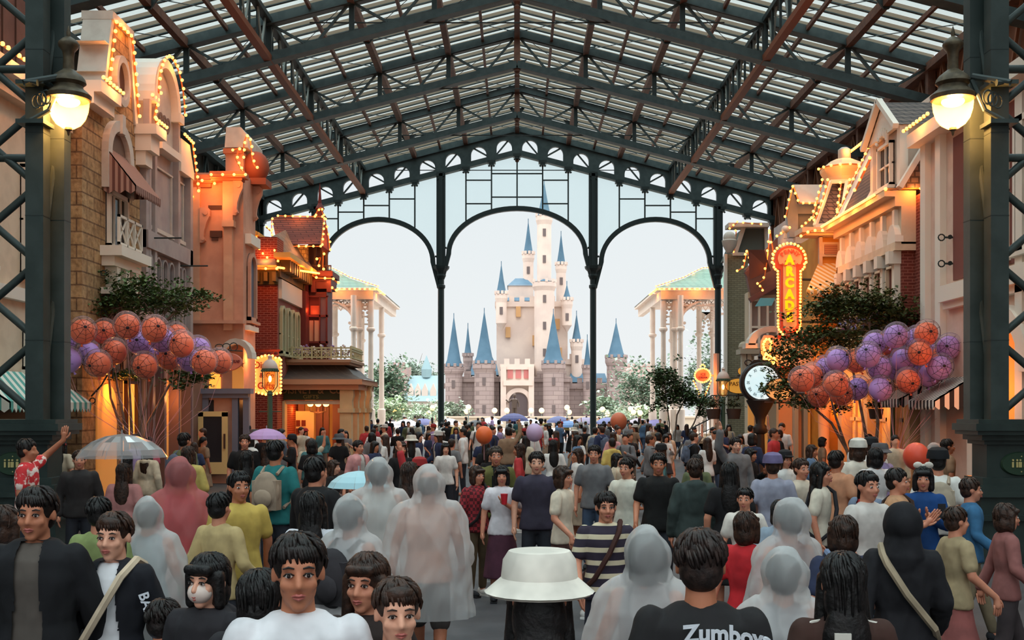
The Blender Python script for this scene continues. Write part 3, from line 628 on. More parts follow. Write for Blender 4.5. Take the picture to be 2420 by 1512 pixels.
def scroll(x, y, z, s=1.0, name='scroll_bracket'):
    q = MB(); pr = [(0, 0), (.32, 0), (.42, -.12), (.4, -.35), (.28, -.6), (.18, -.95), (.16, -1.2), (.22, -1.35), (.12, -1.45), (0, -1.45)]
    q.prism([(x + a * s, y, z + c * s) for a, c in pr], (0, .22 * s, 0))
    q.lathe([(0, -.02), (.1 * s, -.02), (.1 * s, 0), (0, 0)], (x + .24 * s, y - .01, z - .22 * s), 12, axis='y'); q.lathe([(0, -.02), (.06 * s, -.02), (.06 * s, 0), (0, 0)], (x + .14 * s, y - .01, z - 1.3 * s), 10, axis='y')
    return q
for px, py, y in ((550, 425, D - .3), (472, 490, D - .2), (596, 440, 34.1)):
    c = P(px, py, y); scroll(c.x, y, c.z, .72).build('scroll_bracket', pinkw, b.o)
c = P(578, 400, 34.0); q = MB(); q.sphere((c.x + .3, 34.2, c.z + .1), (.42, .35, .5), 12, 8); q.box((c.x - .1, 33.8, c.z - .5), (c.x + .7, 34.6, c.z - .3)); q.build('carved_finial', mat('terracotta', (150, 78, 54), .7), b.o, True)
q = MB(); b.box('', None, 33.1, 34.3, 7.2, 7.5, .3, .5, mb=q); b.box('', None, 33.1, 34.3, 4.6, 4.75, .3, .45, mb=q); q.build('entablature', white, b.o)
b.win(33.3, 34.2, 4.9, 7.0, pinkw, mat('blue_pane', (92, 110, 130), .2), 1, 1, True, t=.31, fw=.12, dep=.12)
e = b.o
bulbs(e, [P(440, 427, D - .22), P(500, 427, D - .22), P(505, 434, D - .1)], .26, 1.2, lightoff=(0, -.3, -.1)); bulbs(e, [P(497, 413, D - .55), P(578, 413, D - .55)], .26, 1.4, lightoff=(0, -.3, -.1)); bulbs(e, [P(443, 452, D - .18), P(452, 465, D - .18)], .14, .8)
bulbs(e, [P(548, 355, D + .7), P(565, 350, D + .7), P(558, 376, D + .7), P(575, 410, D + .3)], .22, 1.0); bulbs(e, [P(574, 372, D + .6), P(577, 335, D + .6), P(584, 318, D + .6), P(592, 335, D + .6), P(596, 372, D + .6), P(600, 388, D + .6), P(606, 396, D + .6)], .2, 1.0)
q = MB(); b.face('', None, D - .25, (474, 592, 918, 930), .4, mb=q); b.face('', None, D - .18, (478, 586, 930, 940), .3, mb=q)
for px in (478, 548, 574): b.face('', None, D - .12, (px, px + 14, 938, 1130), .2, mb=q)
q.each('shopfront_frame', bluegrey, b.o)
q = MB(); b.face('', None, D - .35, (440, 574, 756, 764), .4, mb=q); b.face('', None, D - .2, (440, 574, 848, 858), .3, mb=q); q.each('string_course', pinkw, b.o)
q = MB(); c = P(560, 800, D - .3); 
for k in range(10):
    a0, a1 = PI * k / 10, PI * (k + 1) / 10; q.prism([(c.x + r * math.cos(a), D - .5, c.z - .6 + r * 1.2 * math.sin(a)) for r, a in ((.5, a0), (.5, a1), (.36, a1), (.36, a0))], (0, .6, 0))
q.build('arched_niche', cap, b.o)
c = P(508, 893, D - .02); q = MB(); q.prism([(c.x - .17, D - .03, c.z - .35), (c.x + .17, D - .03, c.z - .35)] + [(c.x + .17 * math.cos(a), D - .03, c.z + .1 + .17 * math.sin(a)) for a in [PI * k / 10 for k in range(11)]], (0, .03, 0)); q.build('arched_window', litwin, b.o)
c = P(560, 893, D - .02); q = MB(); q.prism([(c.x - .14, D - .03, c.z - .4), (c.x + .2, D - .03, c.z - .4)] + [(c.x + .03 + .17 * math.cos(a), D - .03, c.z + .2 + .2 * math.sin(a)) for a in [PI * k / 10 for k in range(11)]], (0, .03, 0)); q.build('arched_window', litsoft, b.o)
q = MB(); Df = D - .3
for r_ in ((468, 480, 974, 1120), (524, 537, 974, 1120), (468, 537, 972, 984), (480, 524, 1092, 1120)): b.face('', None, Df, r_, .08, mb=q)
o = q.build('shop_door', mat('pale_yellow_door', (238, 206, 142), .5), b.o); q = MB(); b.face('', None, Df + .02, (480, 524, 984, 1092), .03, mb=q); q.build('door_glass', dkwin, o); q = MB(); b.face('', None, Df - .05, (528, 532, 1025, 1060), .04, mb=q); q.build('door_handle', darkbr, o)
q = MB(); b.face('', None, D - .03, (490, 505, 945, 1090), .03, mb=q); b.face('', None, D - .03, (560, 574, 945, 1080), .03, mb=q); q.each('display_window', dkwin, b.o)
lamp('niche_lamp', P(600, 850, 33.2), 30, .1, (255, 150, 80), b.o)
lamp('wall_washer', P(515, 470, 32.3), 14, .1, (255, 150, 70), b.o)
rest_bulbs(b.o)
# oval hanging sign in front of the pink house
c = P(535, 855, 30.5); q = MB(); q.lathe([(0, -.03), (.42, -.03), (.45, 0), (.42, .03), (0, .03)], (c.x, 30.5, c.z), 28, axis='y', sq=(1, .58)); o = q.build('oval_sign', mat('salmon_sign', (206, 128, 110), .6), None, True, loc=(c.x, 30.5, c.z)); tag(o, 'salmon oval hanging sign beside the pink house, partly behind balloons', 'sign')
for i, (w, dz) in enumerate((('utique', .06), ('Fique', -.1))): pass
text('Boutique', (c.x + .06, 30.46, c.z + .02), .17, mat('maroon_letter', (110, 40, 46), .6), o, shear=.3, extrude=.005)
q = MB()
for s_ in (0, 1, 2): q.tube([(c.x - .2 + .2 * s_ + .11 * math.cos(a), 30.5, c.z + .42 + .07 * math.sin(a) * (1 + s_ * .3)) for a in [2 * PI * k / 12 for k in range(13)]], .014, 5)
q.tube([(c.x - .5, 30.5, c.z + .34), (c.x + .45, 30.5, c.z + .3)], .018, 6); q.tube([(c.x - .0, 30.5, c.z + .33), (c.x - .0, 30.5, c.z + .24)], .015, 6); q.tube([(c.x - .45, 30.5, c.z + .34), (c.x - .45, 32.8, c.z + .34)], .02, 6); q.build('scroll_hanger', M_steeld, o)
# ---- L4: red brick corner house with porch, balcony, tower bay and shingled dormer
L4 = 8.07
b = Bld(-1, L4, 'brick_house', 'red brick corner house with lit eaves, shingled dormer and flower balcony over a porch', 40)
D = 37.0
q = MB(); b.face('', None, D, (575, 655, 560, 968 + 2.2 * F / D), 1.0, mb=q); b.box('', None, 37.1, 45.9, 0, 6.9, -.001, -1.2, mb=q); q.build('wall', redbrick, b.o)
ol = mat('olive_trim', (96, 78, 48), .6); mar = mat('maroon_trim', (110, 46, 42), .55)
q = MB(); b.face('', None, D - .1, (575, 656, 640, 672), .12, mb=q); b.box('', None, 36.9, 41.3, 6.65, 7.15, 0, .12, mb=q)
for i in range(11): b.yz('', None, [(37.1 + i * .38, 6.85), (37.28 + i * .38, 6.85), (37.28 + i * .38, 7.25), (37.1 + i * .38, 7.25)], .1, .42, mb=q)
for i in range(4): b.face('', None, D - .35, (583 + 20 * i, 592 + 20 * i, 642, 664), .3, mb=q)
q.build('eave_bracket', ol, b.o)
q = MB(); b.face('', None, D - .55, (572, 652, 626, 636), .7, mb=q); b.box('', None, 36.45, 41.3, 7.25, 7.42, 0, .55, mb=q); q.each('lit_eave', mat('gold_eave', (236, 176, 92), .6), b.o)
bulbs(b.o, [P(574, 635, D - .62), P(652, 635, D - .62)], .25, 1.5, lightoff=(0, -.25, -.1)); bulbs(b.o, [P(655, 632, D - .5), (-7.45, 41.4, 7.32)], .12, 1.5, size=.9)
# mansard behind the eave
q = MB(); q.add([P(572, 626, D - .4), P(652, 626, D - .4), P(640, 560, D + 1.6), P(572, 550, D + 1.6)], [(0, 1, 2, 3)]); q.add([P(652, 626, D - .4), (-7.6, 41.3, 7.4), (-8.6, 41.3, 9.0), P(640, 560, D + 1.6)], [(0, 1, 2, 3)]); q.build('mansard_roof', noisemat('grey_tan_slate', (126, 112, 98), (106, 94, 84), 4, .7), b.o)
# curved swoop strings and gold rail of the first gable
q = MB(); q.bar(P(604, 552, D), P(652, 586, D + 1.2), .2, .12); q.bar(P(585, 548, D), P(606, 551, D), .2, .14); q.each('gable_rail', mat('gold_eave', (236, 176, 92)), b.o)
sw = [(604, 562), (607, 578), (612, 590), (620, 600), (630, 609), (640, 615), (650, 618), (656, 617), (652, 606), (647, 592)]
q = MB(); q.prism([P(x, y, D + .1) for x, y in [(604, 556)] + sw], (0, .15, 0)); q.build('swoop_gable', scallopm, b.o)
bulbs(b.o, [P(x, y, D + .05) for x, y in sw], .18, 1.0, lightoff=(0, -.25, 0))
# dormer with plum shingles, faces the camera
Dd = 41.5
q = MB(); q.add([P(642, 513, Dd - .3), P(765, 513, Dd - .3), P(756, 577, Dd - 1.0), P(655, 577, Dd - 1.0), P(642, 513, Dd - .2), P(765, 513, Dd - .2), P(775, 577, Dd + 2.0), P(655, 577, Dd + 2.0)], [(0, 1, 2, 3), (4, 7, 6, 5), (0, 3, 7, 4), (1, 5, 6, 2)]); q.build('dormer_roof', shingle, b.o)
q = MB(); b.face('', None, Dd - .6, [(662, 578), (724, 578), (724, 650), (700, 650)], .4, mb=q); q.build('dormer_wall', scallopm, b.o)
q = MB(); q.add([P(652, 590, D + 1.4), P(664, 584, Dd - .8), P(706, 648, Dd - .8), P(655, 625, D)], [(0, 1, 2, 3)]); q.build('valley_roof', shingle, b.o)
bulbs(b.o, [P(655, 510, Dd - .35), P(760, 512, Dd - .35)], .25, 1.2, lightoff=(0, -.3, .1)); bulbs(b.o, [P(642, 517, Dd - .35), P(642, 555, Dd - .8), P(657, 582, Dd - 1.05), P(756, 582, Dd - 1.05)], .25, 1.3, lightoff=(0, -.3, 0)); bulbs(b.o, [P(765, 516, Dd - .35), P(763, 548, Dd - .7), P(760, 578, Dd - 1.05)], .2, 1); bulbs(b.o, [P(768, 518, Dd), P(778, 570, Dd), P(779, 590, Dd)], .22, .8)
bulbs(b.o, [P(640, 546, Dd - .8), P(628, 536, Dd - .4)], .16, .6); bulbs(b.o, [P(668, 588, Dd - 1), P(716, 646, Dd - 1.2)], .22, 1)
q = MB(); q.lathe([(.2, 0), (.12, .2), (.18, .3), (.07, .5), (.03, 1.1), (0, 1.3)], P(756, 512, Dd), 10); q.prism([P(738, 512, Dd), P(770, 512, Dd), P(760, 498, Dd), P(748, 498, Dd)], (0, .3, 0)); q.build('roof_finial', mar, b.o)
bulbs(b.o, [P(745, 508, Dd - .2), P(752, 496, Dd - .2), P(758, 490, Dd - .2), P(764, 508, Dd - .2)], .18, .5)
# tower bay with small porch on top
Dt = 42.0
q = MB(); b.face('', None, Dt, (715, 776, 665, 968 + 2.2 * F / Dt), .9, mb=q); b.face('', None, Dt - .5, (728, 772, 690, 818), .5, mb=q); q.build('tower_bay', mar, b.o)
q = MB(); b.face('', None, Dt - .7, (712, 786, 640, 652), 1.6, mb=q); b.face('', None, Dt - .6, (720, 782, 652, 664), 1.4, mb=q); b.face('', None, Dt - .55, (735, 783, 664, 682), 1.2, mb=q)
for px in (718, 735, 772): b.face('', None, Dt - .75, (px, px + 10, 664, 690), .3, mb=q)
q.build('bay_cornice', mar, b.o); bulbs(b.o, [P(728, 645, Dt - .8), P(748, 657, Dt - .8), P(785, 658, Dt - .8), P(798, 668, Dt - .5)], .24, 1.3, lightoff=(0, -.25, 0)); bulbs(b.o, [P(783, 680, Dt - .6), P(793, 686, Dt - .4)], .15, .5)
q = MB()
for px in (728, 745, 760, 772): q.bar(P(px, 650, Dt - .4), P(px, 580, Dt - .4), .09, .09, (0, 1, 0))
for y in (628, 640): q.bar(P(735, y, Dt - .5), P(783, y, Dt - .5), .05, .05)
for i in range(10): q.bar(P(737 + i * 5, 628, Dt - .5), P(737 + i * 5, 642, Dt - .5), .03, .03, (0, 1, 0))
q.build('loft_railing', darkbr, b.o); q = MB(); b.face('', None, Dt + .2, (728, 774, 575, 650), .1, mb=q); q.build('loft_wall', mat('plum_wall', (110, 70, 60), .7), b.o)  # loft wall in one even plum brown
q = MB(); q.add([P(757, 578, Dd - .8), P(770, 520, Dd), P(781, 595, Dt - .2), P(762, 600, Dt - .6)], [(0, 1, 2, 3)]); q.build('gable_board', mar, b.o)
bulbs(b.o, [P(764, 600, Dt - .55), P(763, 636, Dt - .55)], .25, .8); bulbs(b.o, [P(747, 612, Dt - .5), P(758, 608, Dt - .5), P(752, 628, Dt - .5)], .25, .4)
q = MB(); b.face('', None, Dt - .56, (734, 754, 722, 743), .05, mb=q); o = q.build('stained_window', mat('stained_glass', (150, 66, 50), .3, emit=.25, ecol=(255, 90, 40)), b.o)
q = MB(); b.face('', None, Dt - .56, (728, 754, 757, 806), .05, mb=q); q.build('bay_window', mat('pale_drapery', (222, 180, 150), .7), b.o)
q = MB(); b.face('', None, Dt - .6, (754, 772, 700, 812), .05, mb=q); q.build('bay_glass', mat('mauve_glass', (120, 96, 104), .2), b.o)
q = MB()
for r_ in ((726, 776, 744, 749), (754, 757, 700, 815), (740.5, 742, 757, 806), (726, 776, 698, 702), (726, 776, 806, 811), (770, 774, 700, 815)): b.face('', None, Dt - .66, r_, .1, mb=q)
q.build('bay_mullion', mar, b.o); lamp('bay_lamp', P(735, 733, Dt - .9), 6, .05, (255, 90, 40), b.o)
# street side between brick corner and tower: sign board, arched windows
b.box('sign_board', mat('blank_sign_board', (206, 204, 196), .5), 37.1, 40.6, 5.95, 6.6, .02, .14)
for y in (37.2, 38.1, 38.85, 39.7): b.win(y, y + .6, 4.1, 5.75, mat('sage_frame', (176, 176, 142), .6), mat('green_pane', (70, 80, 66), .2), 1, 2, True, fw=.1, dep=.14)
b.box('street_wall', mat('rose_panel', (150, 92, 84), .7), 37.02, 40.9, 3.2, 6.65, 0, .02); b.box('corner_pilaster', mar, 40.7, 41.5, 3.2, 6.6, 0, .25)
# balcony deck, railing, porch roof, sign, columns
Dp = 38.6; PL, PR = 655, 829
q = MB(); b.face('', None, Dp - .3, (655, 829, 849, 856), 3.4, mb=q); b.face('', None, Dp - .2, (655, 826, 856, 862), 3.2, mb=q); q.build('balcony_deck', mat('tan_fascia', (170, 132, 104), .7), b.o)
rail = mat('pale_green_rail', (190, 184, 144), .6)
q = MB()
x0, x1 = P(668, 0, Dp).x, P(829, 0, Dp).x; z0 = P(0, 848, Dp).z; z1 = P(0, 822, Dp).z
nb = 7
q.bar((x0, Dp, z1), (x1, Dp, z1), .05, .05); q.bar((x0, Dp, z0 + .06), (x1, Dp, z0 + .06), .05, .05); q.bar((x0, Dp, z1 - .08), (x1, Dp, z1 - .08), .03, .03)
for i in range(nb + 1):
    x = x0 + (x1 - x0) * i / nb; q.box((x - .03, Dp - .03, z0), (x + .03, Dp + .03, z1 + .06)); 
    if i < nb:
        xa, xb = x + .06, x + (x1 - x0) / nb - .06
        q.bar((xa, Dp, z0 + .08), (xb, Dp, z1 - .1), .02, .025, (0, 1, 0)); q.bar((xb, Dp, z0 + .08), (xa, Dp, z1 - .1), .02, .025, (0, 1, 0)); q.bar(((xa + xb) / 2, Dp, z0), ((xa + xb) / 2, Dp, z1), .02, .02, (0, 1, 0))
        q.bar((xa, Dp, (z0 + z1) / 2), ((xa + xb) / 2, Dp, z1 - .1), .02, .02, (0, 1, 0)); q.bar((xb, Dp, (z0 + z1) / 2), ((xa + xb) / 2, Dp, z1 - .1), .02, .02, (0, 1, 0)); q.bar((xa, Dp, (z0 + z1) / 2), ((xa + xb) / 2, Dp, z0 + .08), .02, .02, (0, 1, 0)); q.bar((xb, Dp, (z0 + z1) / 2), ((xa + xb) / 2, Dp, z0 + .08), .02, .02, (0, 1, 0))
for z in (z0 + .06, z1, z1 - .08): q.bar((x1, Dp, z), (x1 + .0, Dp + 3, z), .04, .04)
for i in range(26): q.bar((x1, Dp + .11 * i, z0), (x1, Dp + .11 * i, z1 + .08), .02, .02, (0, 1, 0))
q.build('balcony_railing', rail, b.o)
q = MB()
for (ya, yb, xa, xb) in ((862, 0, 655, 822),): pass
cur = [(862, 829 - 8, .2), (872, 836, .05), (884, 846, -.25), (893, 862, -.7), (896, 872, -1.0)]
for (y0, p0, d0_), (y1, p1, d1_) in zip(cur, cur[1:]):
    a, c, d, e = P(655, y0, Dp + d0_), P(p0 - 12, y0, Dp + d0_), P(p1 - 12, y1, Dp + d1_), P(655, y1, Dp + d1_)
    q.add([a, c, d, e], [(0, 1, 2, 3)]); a2, d2 = Vector((c.x, Dp + 3.2, c.z)), Vector((d.x, Dp + 3.2, d.z)); q.add([c, a2, d2, d], [(0, 1, 2, 3)])
q.build('porch_roof', stripemat('seamed_metal_roof', (104, 92, 84), (84, 74, 68), .42, 'u', .45, .08), b.o)
q = MB(); e = P(856, 900, Dp - 1.0); w0 = P(640, 900, Dp - 1.0)
q.box((w0.x, Dp - 1.05, e.z - .12), (e.x, Dp + 3.2, e.z + .06)); q.box((w0.x, Dp - .9, e.z - .3), (e.x - .14, Dp + 3.1, e.z - .12)); q.build('porch_cornice', mat('peach_cornice', (206, 148, 112), .65), b.o)
sg = P(735, 927, Dp - .6); o = MB().box((P(664, 0, Dp - .6).x, Dp - .62, P(0, 945, Dp - .6).z), (P(805, 0, Dp - .6).x, Dp - .5, P(0, 911, Dp - .6).z)).build('shop_sign_board', mat('sign_green', (58, 62, 36), .6), b.o)
text('DISNEY  &  Co', (sg.x, Dp - .64, sg.z + .07), .36, mat('bronze_letter', (150, 112, 70), .5), o, sx=.92, extrude=.01); text('GIFTS', (sg.x, Dp - .64, sg.z - .16), .18, mat('gold_letter', (140, 120, 60), .5), o, sx=1.2, extrude=.01)
q = MB(); q.box((P(655, 0, Dp).x, Dp - .55, P(0, 955, Dp - .6).z), (P(812, 0, Dp).x, Dp - .3, P(0, 946, Dp - .6).z)); q.build('sign_rail', cream, b.o)
tanc = noisemat('tan_column', (222, 188, 142), (212, 178, 132), 2, .7)
for i in range(4):
    x = P(806, 0, Dp - .7).x + .17 + i * .10; y = Dp - .6 + i * .75
    q = MB(); q.box((x - .2, y - .2, 0), (x + .2, y + .2, 2.25)); q.box((x - .26, y - .26, 2.1), (x + .26, y + .26, 2.25)); q.box((x - .25, y - .25, 0), (x + .25, y + .25, .6)); q.prism([(x - .2, y - .2, 2.25), (x + .22, y - .2, 2.25), (x + .22, y - .2, 2.5), (x + .27, y - .2, 2.7), (x + .25, y - .2, 2.95), (x + .32, y - .2, 3.1), (x - .2, y - .2, 3.1)], (0, .4, 0))
    q.build('porch_column', tanc, b.o)
x = P(657, 0, Dp - .7).x; MB().box((x - .15, Dp - .8, 0), (x + .25, Dp - .4, 2.5)).build('porch_column', tanc, b.o)
MB().box((P(650, 0, Dp).x, Dp + 2.4, 0), (P(812, 0, Dp).x, Dp + 2.5, 2.9)).build('shop_interior', mat('shop_backwall', (220, 150, 90), .7, emit=.25, ecol=(255, 150, 60)), b.o)
q = MB()
for px, w in ((668, 5), (690, 7), (712, 8), (755, 10), (770, 8), (795, 10)): a = P(px, 0, Dp + 1.6); q.box((a.x - w / 70, Dp + 1.6, 0), (a.x + w / 70, Dp + 1.75, 2.7))
q.each('display_frame', mat('plum_frame', (120, 74, 72), .5), b.o)
q = MB(); a = P(716, 0, Dp + 1.5).x
q.box((a - .35, Dp + 1.5, 0), (a + .4, Dp + 1.58, 2.15)); o = q.build('porch_door', mat('cream_door', (232, 206, 164), .6), b.o); q = MB()
for i in range(2):
    for j in range(5): q.box((a - .25 + i * .2, Dp + 1.48, .4 + j * .3), (a - .1 + i * .2, Dp + 1.5, .62 + j * .3))
q.build('door_pane', mar, o)
ch = MB(); c = P(752, 955, Dp + .4)
for dx in (-.28, 0, .28): ch.tube([(c.x, c.y, c.z - .3), (c.x + dx, c.y, c.z - .25), (c.x + dx, c.y, c.z - .08)], .02, 5)
o = ch.build('chandelier', darkbr, b.o)
for dx in (-.28, 0, .28): MB().sphere((c.x + dx, c.y, c.z), (.11, .11, .09), 10, 6).build('lamp_shade', mat('shade_glow', (255, 230, 150), .4, emit=3, ecol=(255, 216, 130)), o, True)
lamp('porch_light', (c.x, c.y, c.z - .3), 60, .15, (255, 170, 90), b.o); lamp('porch_light', (P(690, 0, Dp + 1).x, Dp + 1, 2.2), 40, .15, (255, 150, 60), b.o)
rest_bulbs(b.o)
# flowers on the balcony
def flowers(name, label, pts, cols, n=120, r=.05, group=None, fol=(60, 84, 48)):
    rnd = random.Random(len(label)); o = empty(name, pts[0], label, 'flowers', group); m = MB()
    for _ in range(n):
        k = rnd.random() * (len(pts) - 1); i = int(k); p = Vector(pts[i]).lerp(Vector(pts[min(i + 1, len(pts) - 1)]), k - i) + Vector((rnd.gauss(0, .12), rnd.gauss(0, .1), abs(rnd.gauss(0, .13)))); leaf(m, p, .12, rnd)
    m.build('foliage', mat('leaf_' + str(fol), fol, .7), o)
    for c in cols:
        m = MB()
        for _ in range(n // 3):
            k = rnd.random() * (len(pts) - 1); i = int(k); p = Vector(pts[i]).lerp(Vector(pts[min(i + 1, len(pts) - 1)]), k - i) + Vector((rnd.gauss(0, .12), rnd.gauss(0, .12) - .1, .12 + abs(rnd.gauss(0, .14)))); m.sphere(p, r, 6, 4)
        m.build('blossom', mat('blossom_' + str(c), c, .7), o)
    return o
def leaf(m, p, s, rnd):
    a, t = rnd.random() * 2 * PI, rnd.uniform(-.6, .9); d = Vector((math.cos(a) * math.cos(t), math.sin(a) * math.cos(t), math.sin(t))); w = d.cross(Vector((rnd.random() - .5, rnd.random() - .5, 1))).normalized() * s * .32; u = Vector((0, 0, s * .08))
    m.add([p, p + d * s * .5 + w + u, p + d * s, p + d * s * .5 - w + u], [(0, 1, 2, 3)])
flowers('balcony_flowers', 'violet and white flowers along the balcony over the brick house porch', [P(670, 846, 39), P(829, 846, 39)], [(150, 120, 170), (220, 210, 210)], 150, .045)
# hanging lit sign by the brick wall
Ds = 35.2
c = P(631, 887, Ds); sg = empty('lit_hanging_sign', c, 'shield-shaped cream sign ringed by bulbs behind the left street lamp', 'sign')
pp = [(600, 848), (612, 844), (622, 840), (641, 840), (650, 846), (662, 846), (662, 928), (640, 932), (625, 932), (600, 926)]
MB().prism([P(x, y, Ds) for x, y in pp], (0, .15, 0)).build('sign_panel', mat('sign_cream', (250, 214, 150), .6, emit=.22, ecol=(255, 190, 110)), sg)
lm = mat('crimson_letter', (150, 44, 36), .6)
text('Disney', (c.x - .05, Ds - .02, P(0, 863, Ds).z), .3, lm, sg, sx=.85); text('& Co', (c.x, Ds - .02, P(0, 887, Ds).z), .22, lm, sg); text('Gifts', (c.x - .03, Ds - .02, P(0, 912, Ds).z), .3, lm, sg, sx=.95)
bulbs(sg, [P(x, y, Ds - .06) for x, y in pp + pp[:1]], .115, .6, size=.95, lightoff=(0, -.2, 0))
q = MB(); q.bar(P(575, 828, Ds), P(662, 828, Ds), .07, .07); 
for k in range(4): cc = P(604 + k * 16, 835, Ds); q.tube([(cc.x + .09 * math.cos(a), Ds, cc.z + .07 * math.sin(a)) for a in [2 * PI * i / 10 for i in range(11)]], .013, 5)
q.tube([P(575, 828, Ds), (P(575, 828, Ds).x, D, P(575, 828, Ds).z)], .03, 6); q.tube([P(604, 828, Ds), P(578, 880, Ds), ], .02, 5); q.build('sign_arm', mat('red_iron', (120, 50, 36), .5), sg)
# ================================================================ white verandas beyond the gable
def veranda(s, label):
    D0 = 76.0; k = F / D0
    px = lambda v: CX + s * (v)            # v = pixels from the axis
    o = empty('veranda', (s * 12, D0, 0), label, 'pavilion', 'white verandas with green roofs')
    wv = noisemat('veranda_white', (240, 224, 208), (232, 214, 198), 1.5, .7)
    X = lambda v: s * v / k; xe = 10.0   # inner edge lateral
    Z = lambda y: H + (CY - y) / k
    q = MB()
    for lat, y in ((10.1, D0), (10.9, D0), (11.2, D0 - .6), (10.1, D0 + 6), (13.4, D0 + 5), (14.4, D0 + 5), (12.4, D0 + 12), (15.8, D0)):
        m = MB(); m.lathe([(.34, 0), (.34, .5), (.24, .6), (.3, 1.1), (.3, 2.2), (.2, 2.3), (.17, Z(805)), (.17, Z(785)), (.3, Z(780)), (.3, Z(776)), (.2, Z(774)), (.2, Z(700))], (s * lat, y, 0), 12); m.build('column', wv, o, True)
    q.box(*[tuple(v) for v in ((min(s * 9.9, s * 16.2), D0 - .3, Z(708)), (max(s * 9.9, s * 16.2), D0 + .1, Z(688)))]); q.box((min(s * 9.9, s * 10.3), D0, Z(708)), (max(s * 9.9, s * 10.3), D0 + 14, Z(688)))
    q.box((min(s * 9.6, s * 16.3), D0 - .6, Z(688)), (max(s * 9.6, s * 16.3), D0 + 14, Z(682)))
    q.build('entablature', wv, o)
    q = MB()
    for i in range(14):
        a = 10.3 + i * .42; q.bar((s * a, D0, Z(708)), (s * (a + .36), D0, Z(722)), .05, .05, (0, 1, 0)); q.bar((s * a, D0, Z(722)), (s * (a + .36), D0, Z(708)), .05, .05, (0, 1, 0)); q.bar((s * a, D0, Z(708)), (s * a, D0, Z(722)), .06, .06, (0, 1, 0))
    q.bar((s * 10.1, D0, Z(722)), (s * 16, D0, Z(722)), .1, .1)
    for c0, r in ((11.2, 1.9), (13.4, 1.0)):
        for j in range(8):
            a0 = PI / 2 * j / 8; a1 = PI / 2 * (j + 1) / 8
            q.bar((s * (c0 + r * (1 - math.cos(a0))), D0, Z(775) + r * 1.0 * math.sin(a0)), (s * (c0 + r * (1 - math.cos(a1))), D0, Z(775) + r * math.sin(a1)), .14, .3, (0, 1, 0))
            q.bar((s * (c0 + r * (1 - math.cos(a0)) + .1), D0, Z(775) + r * math.sin(a0)), (s * (c0 + .0), D0, Z(775) + r * math.sin(a0) + .25), .05, .05, (0, 1, 0))
    for i in range(6):
        for lat in (10.1, 10.9): q.bar((s * lat, D0, Z(775 - i * 9)), (s * (lat + (.45 if i % 2 else .25)), D0, Z(775 - i * 9)), .1, .1)
    for i in range(14):
        a = 10.3 + i * .42; q.bar((s * a, D0, Z(722)), (s * (a + .2), D0, Z(734)), .05, .05, (0, 1, 0)); q.bar((s * (a + .2), D0, Z(734)), (s * (a + .42), D0, Z(722)), .05, .05, (0, 1, 0))
    for c0, d_, r, y in ((11.1, 1, 1.5, D0), (15.6, -1, 1.5, D0), (13.5, 1, 1.0, D0 + 5), (14.3, -1, .9, D0 + 5), (10.2, 1, .35, D0), (10.8, -1, .35, D0)):
        zb_ = Z(722); pp = [(s * c0, y, zb_)] + [(s * (c0 + d_ * r * (1 - math.cos(a))), y, zb_ - r * 1.35 * (1 - math.sin(a))) for a in [PI / 2 * j / 8 for j in range(8, -1, -1)]]; q.prism(pp, (0, .12, 0))
        for j in range(5): q.lathe([(0, -.06), (.11, -.06), (.11, .06), (0, .06)], (s * (c0 + d_ * (.1 + r * .06 * j)), y, zb_ - r * 1.35 + .1 + .28 * j - .4), 8, axis='y')
    q.build('fretwork', wv, o)
    q = MB(); prof = [(9.55, 682), (10.6, 668), (11.8, 652), (12.6, 636), (13.3, 624), (14.6, 618)]
    for (a, ya), (c, yc_) in zip(prof, prof[1:]):
        da, dc = (a - 9.55) * .9, (c - 9.55) * .9
        A = (s * a, D0 - .6 + da, Z(ya)); B = (s * 16.4, D0 - .6 + da, Z(ya)); C_ = (s * 16.4, D0 - .6 + dc, Z(yc_)); E = (s * c, D0 - .6 + dc, Z(yc_)); q.add([A, B, C_, E], [(0, 1, 2, 3)])
        A2 = (s * a, D0 + 14 - da, Z(ya)); E2 = (s * c, D0 + 14 - dc, Z(yc_)); q.add([A, A2, E2, E], [(0, 1, 2, 3)])
    q.build('hipped_roof', greenroof, o)
    bulbs(o, [(s * 16, D0 - .66, Z(685)), (s * 9.62, D0 - .66, Z(685)), (s * 9.55, D0 + 3, Z(685))], .34, 1.5, size=1.7, every=2.5, lightoff=(0, -.3, -.1)); bulbs(o, [(s * a, D0 - .7 + (a - 9.55) * .9, Z(y) + .1) for a, y in prof], .36, .6, size=1.5, every=3)
    q = MB(); q.box((min(s * 12.0, s * 16.2), D0 + 13, 0), (max(s * 12.0, s * 16.2), D0 + 13.2, Z(760))) if False else None
    rest_bulbs(o); return o
veranda(-1, 'white fretwork veranda with green roof beyond the brick house')
veranda(1, 'white fretwork veranda with green roof behind the arcade side street lamp')
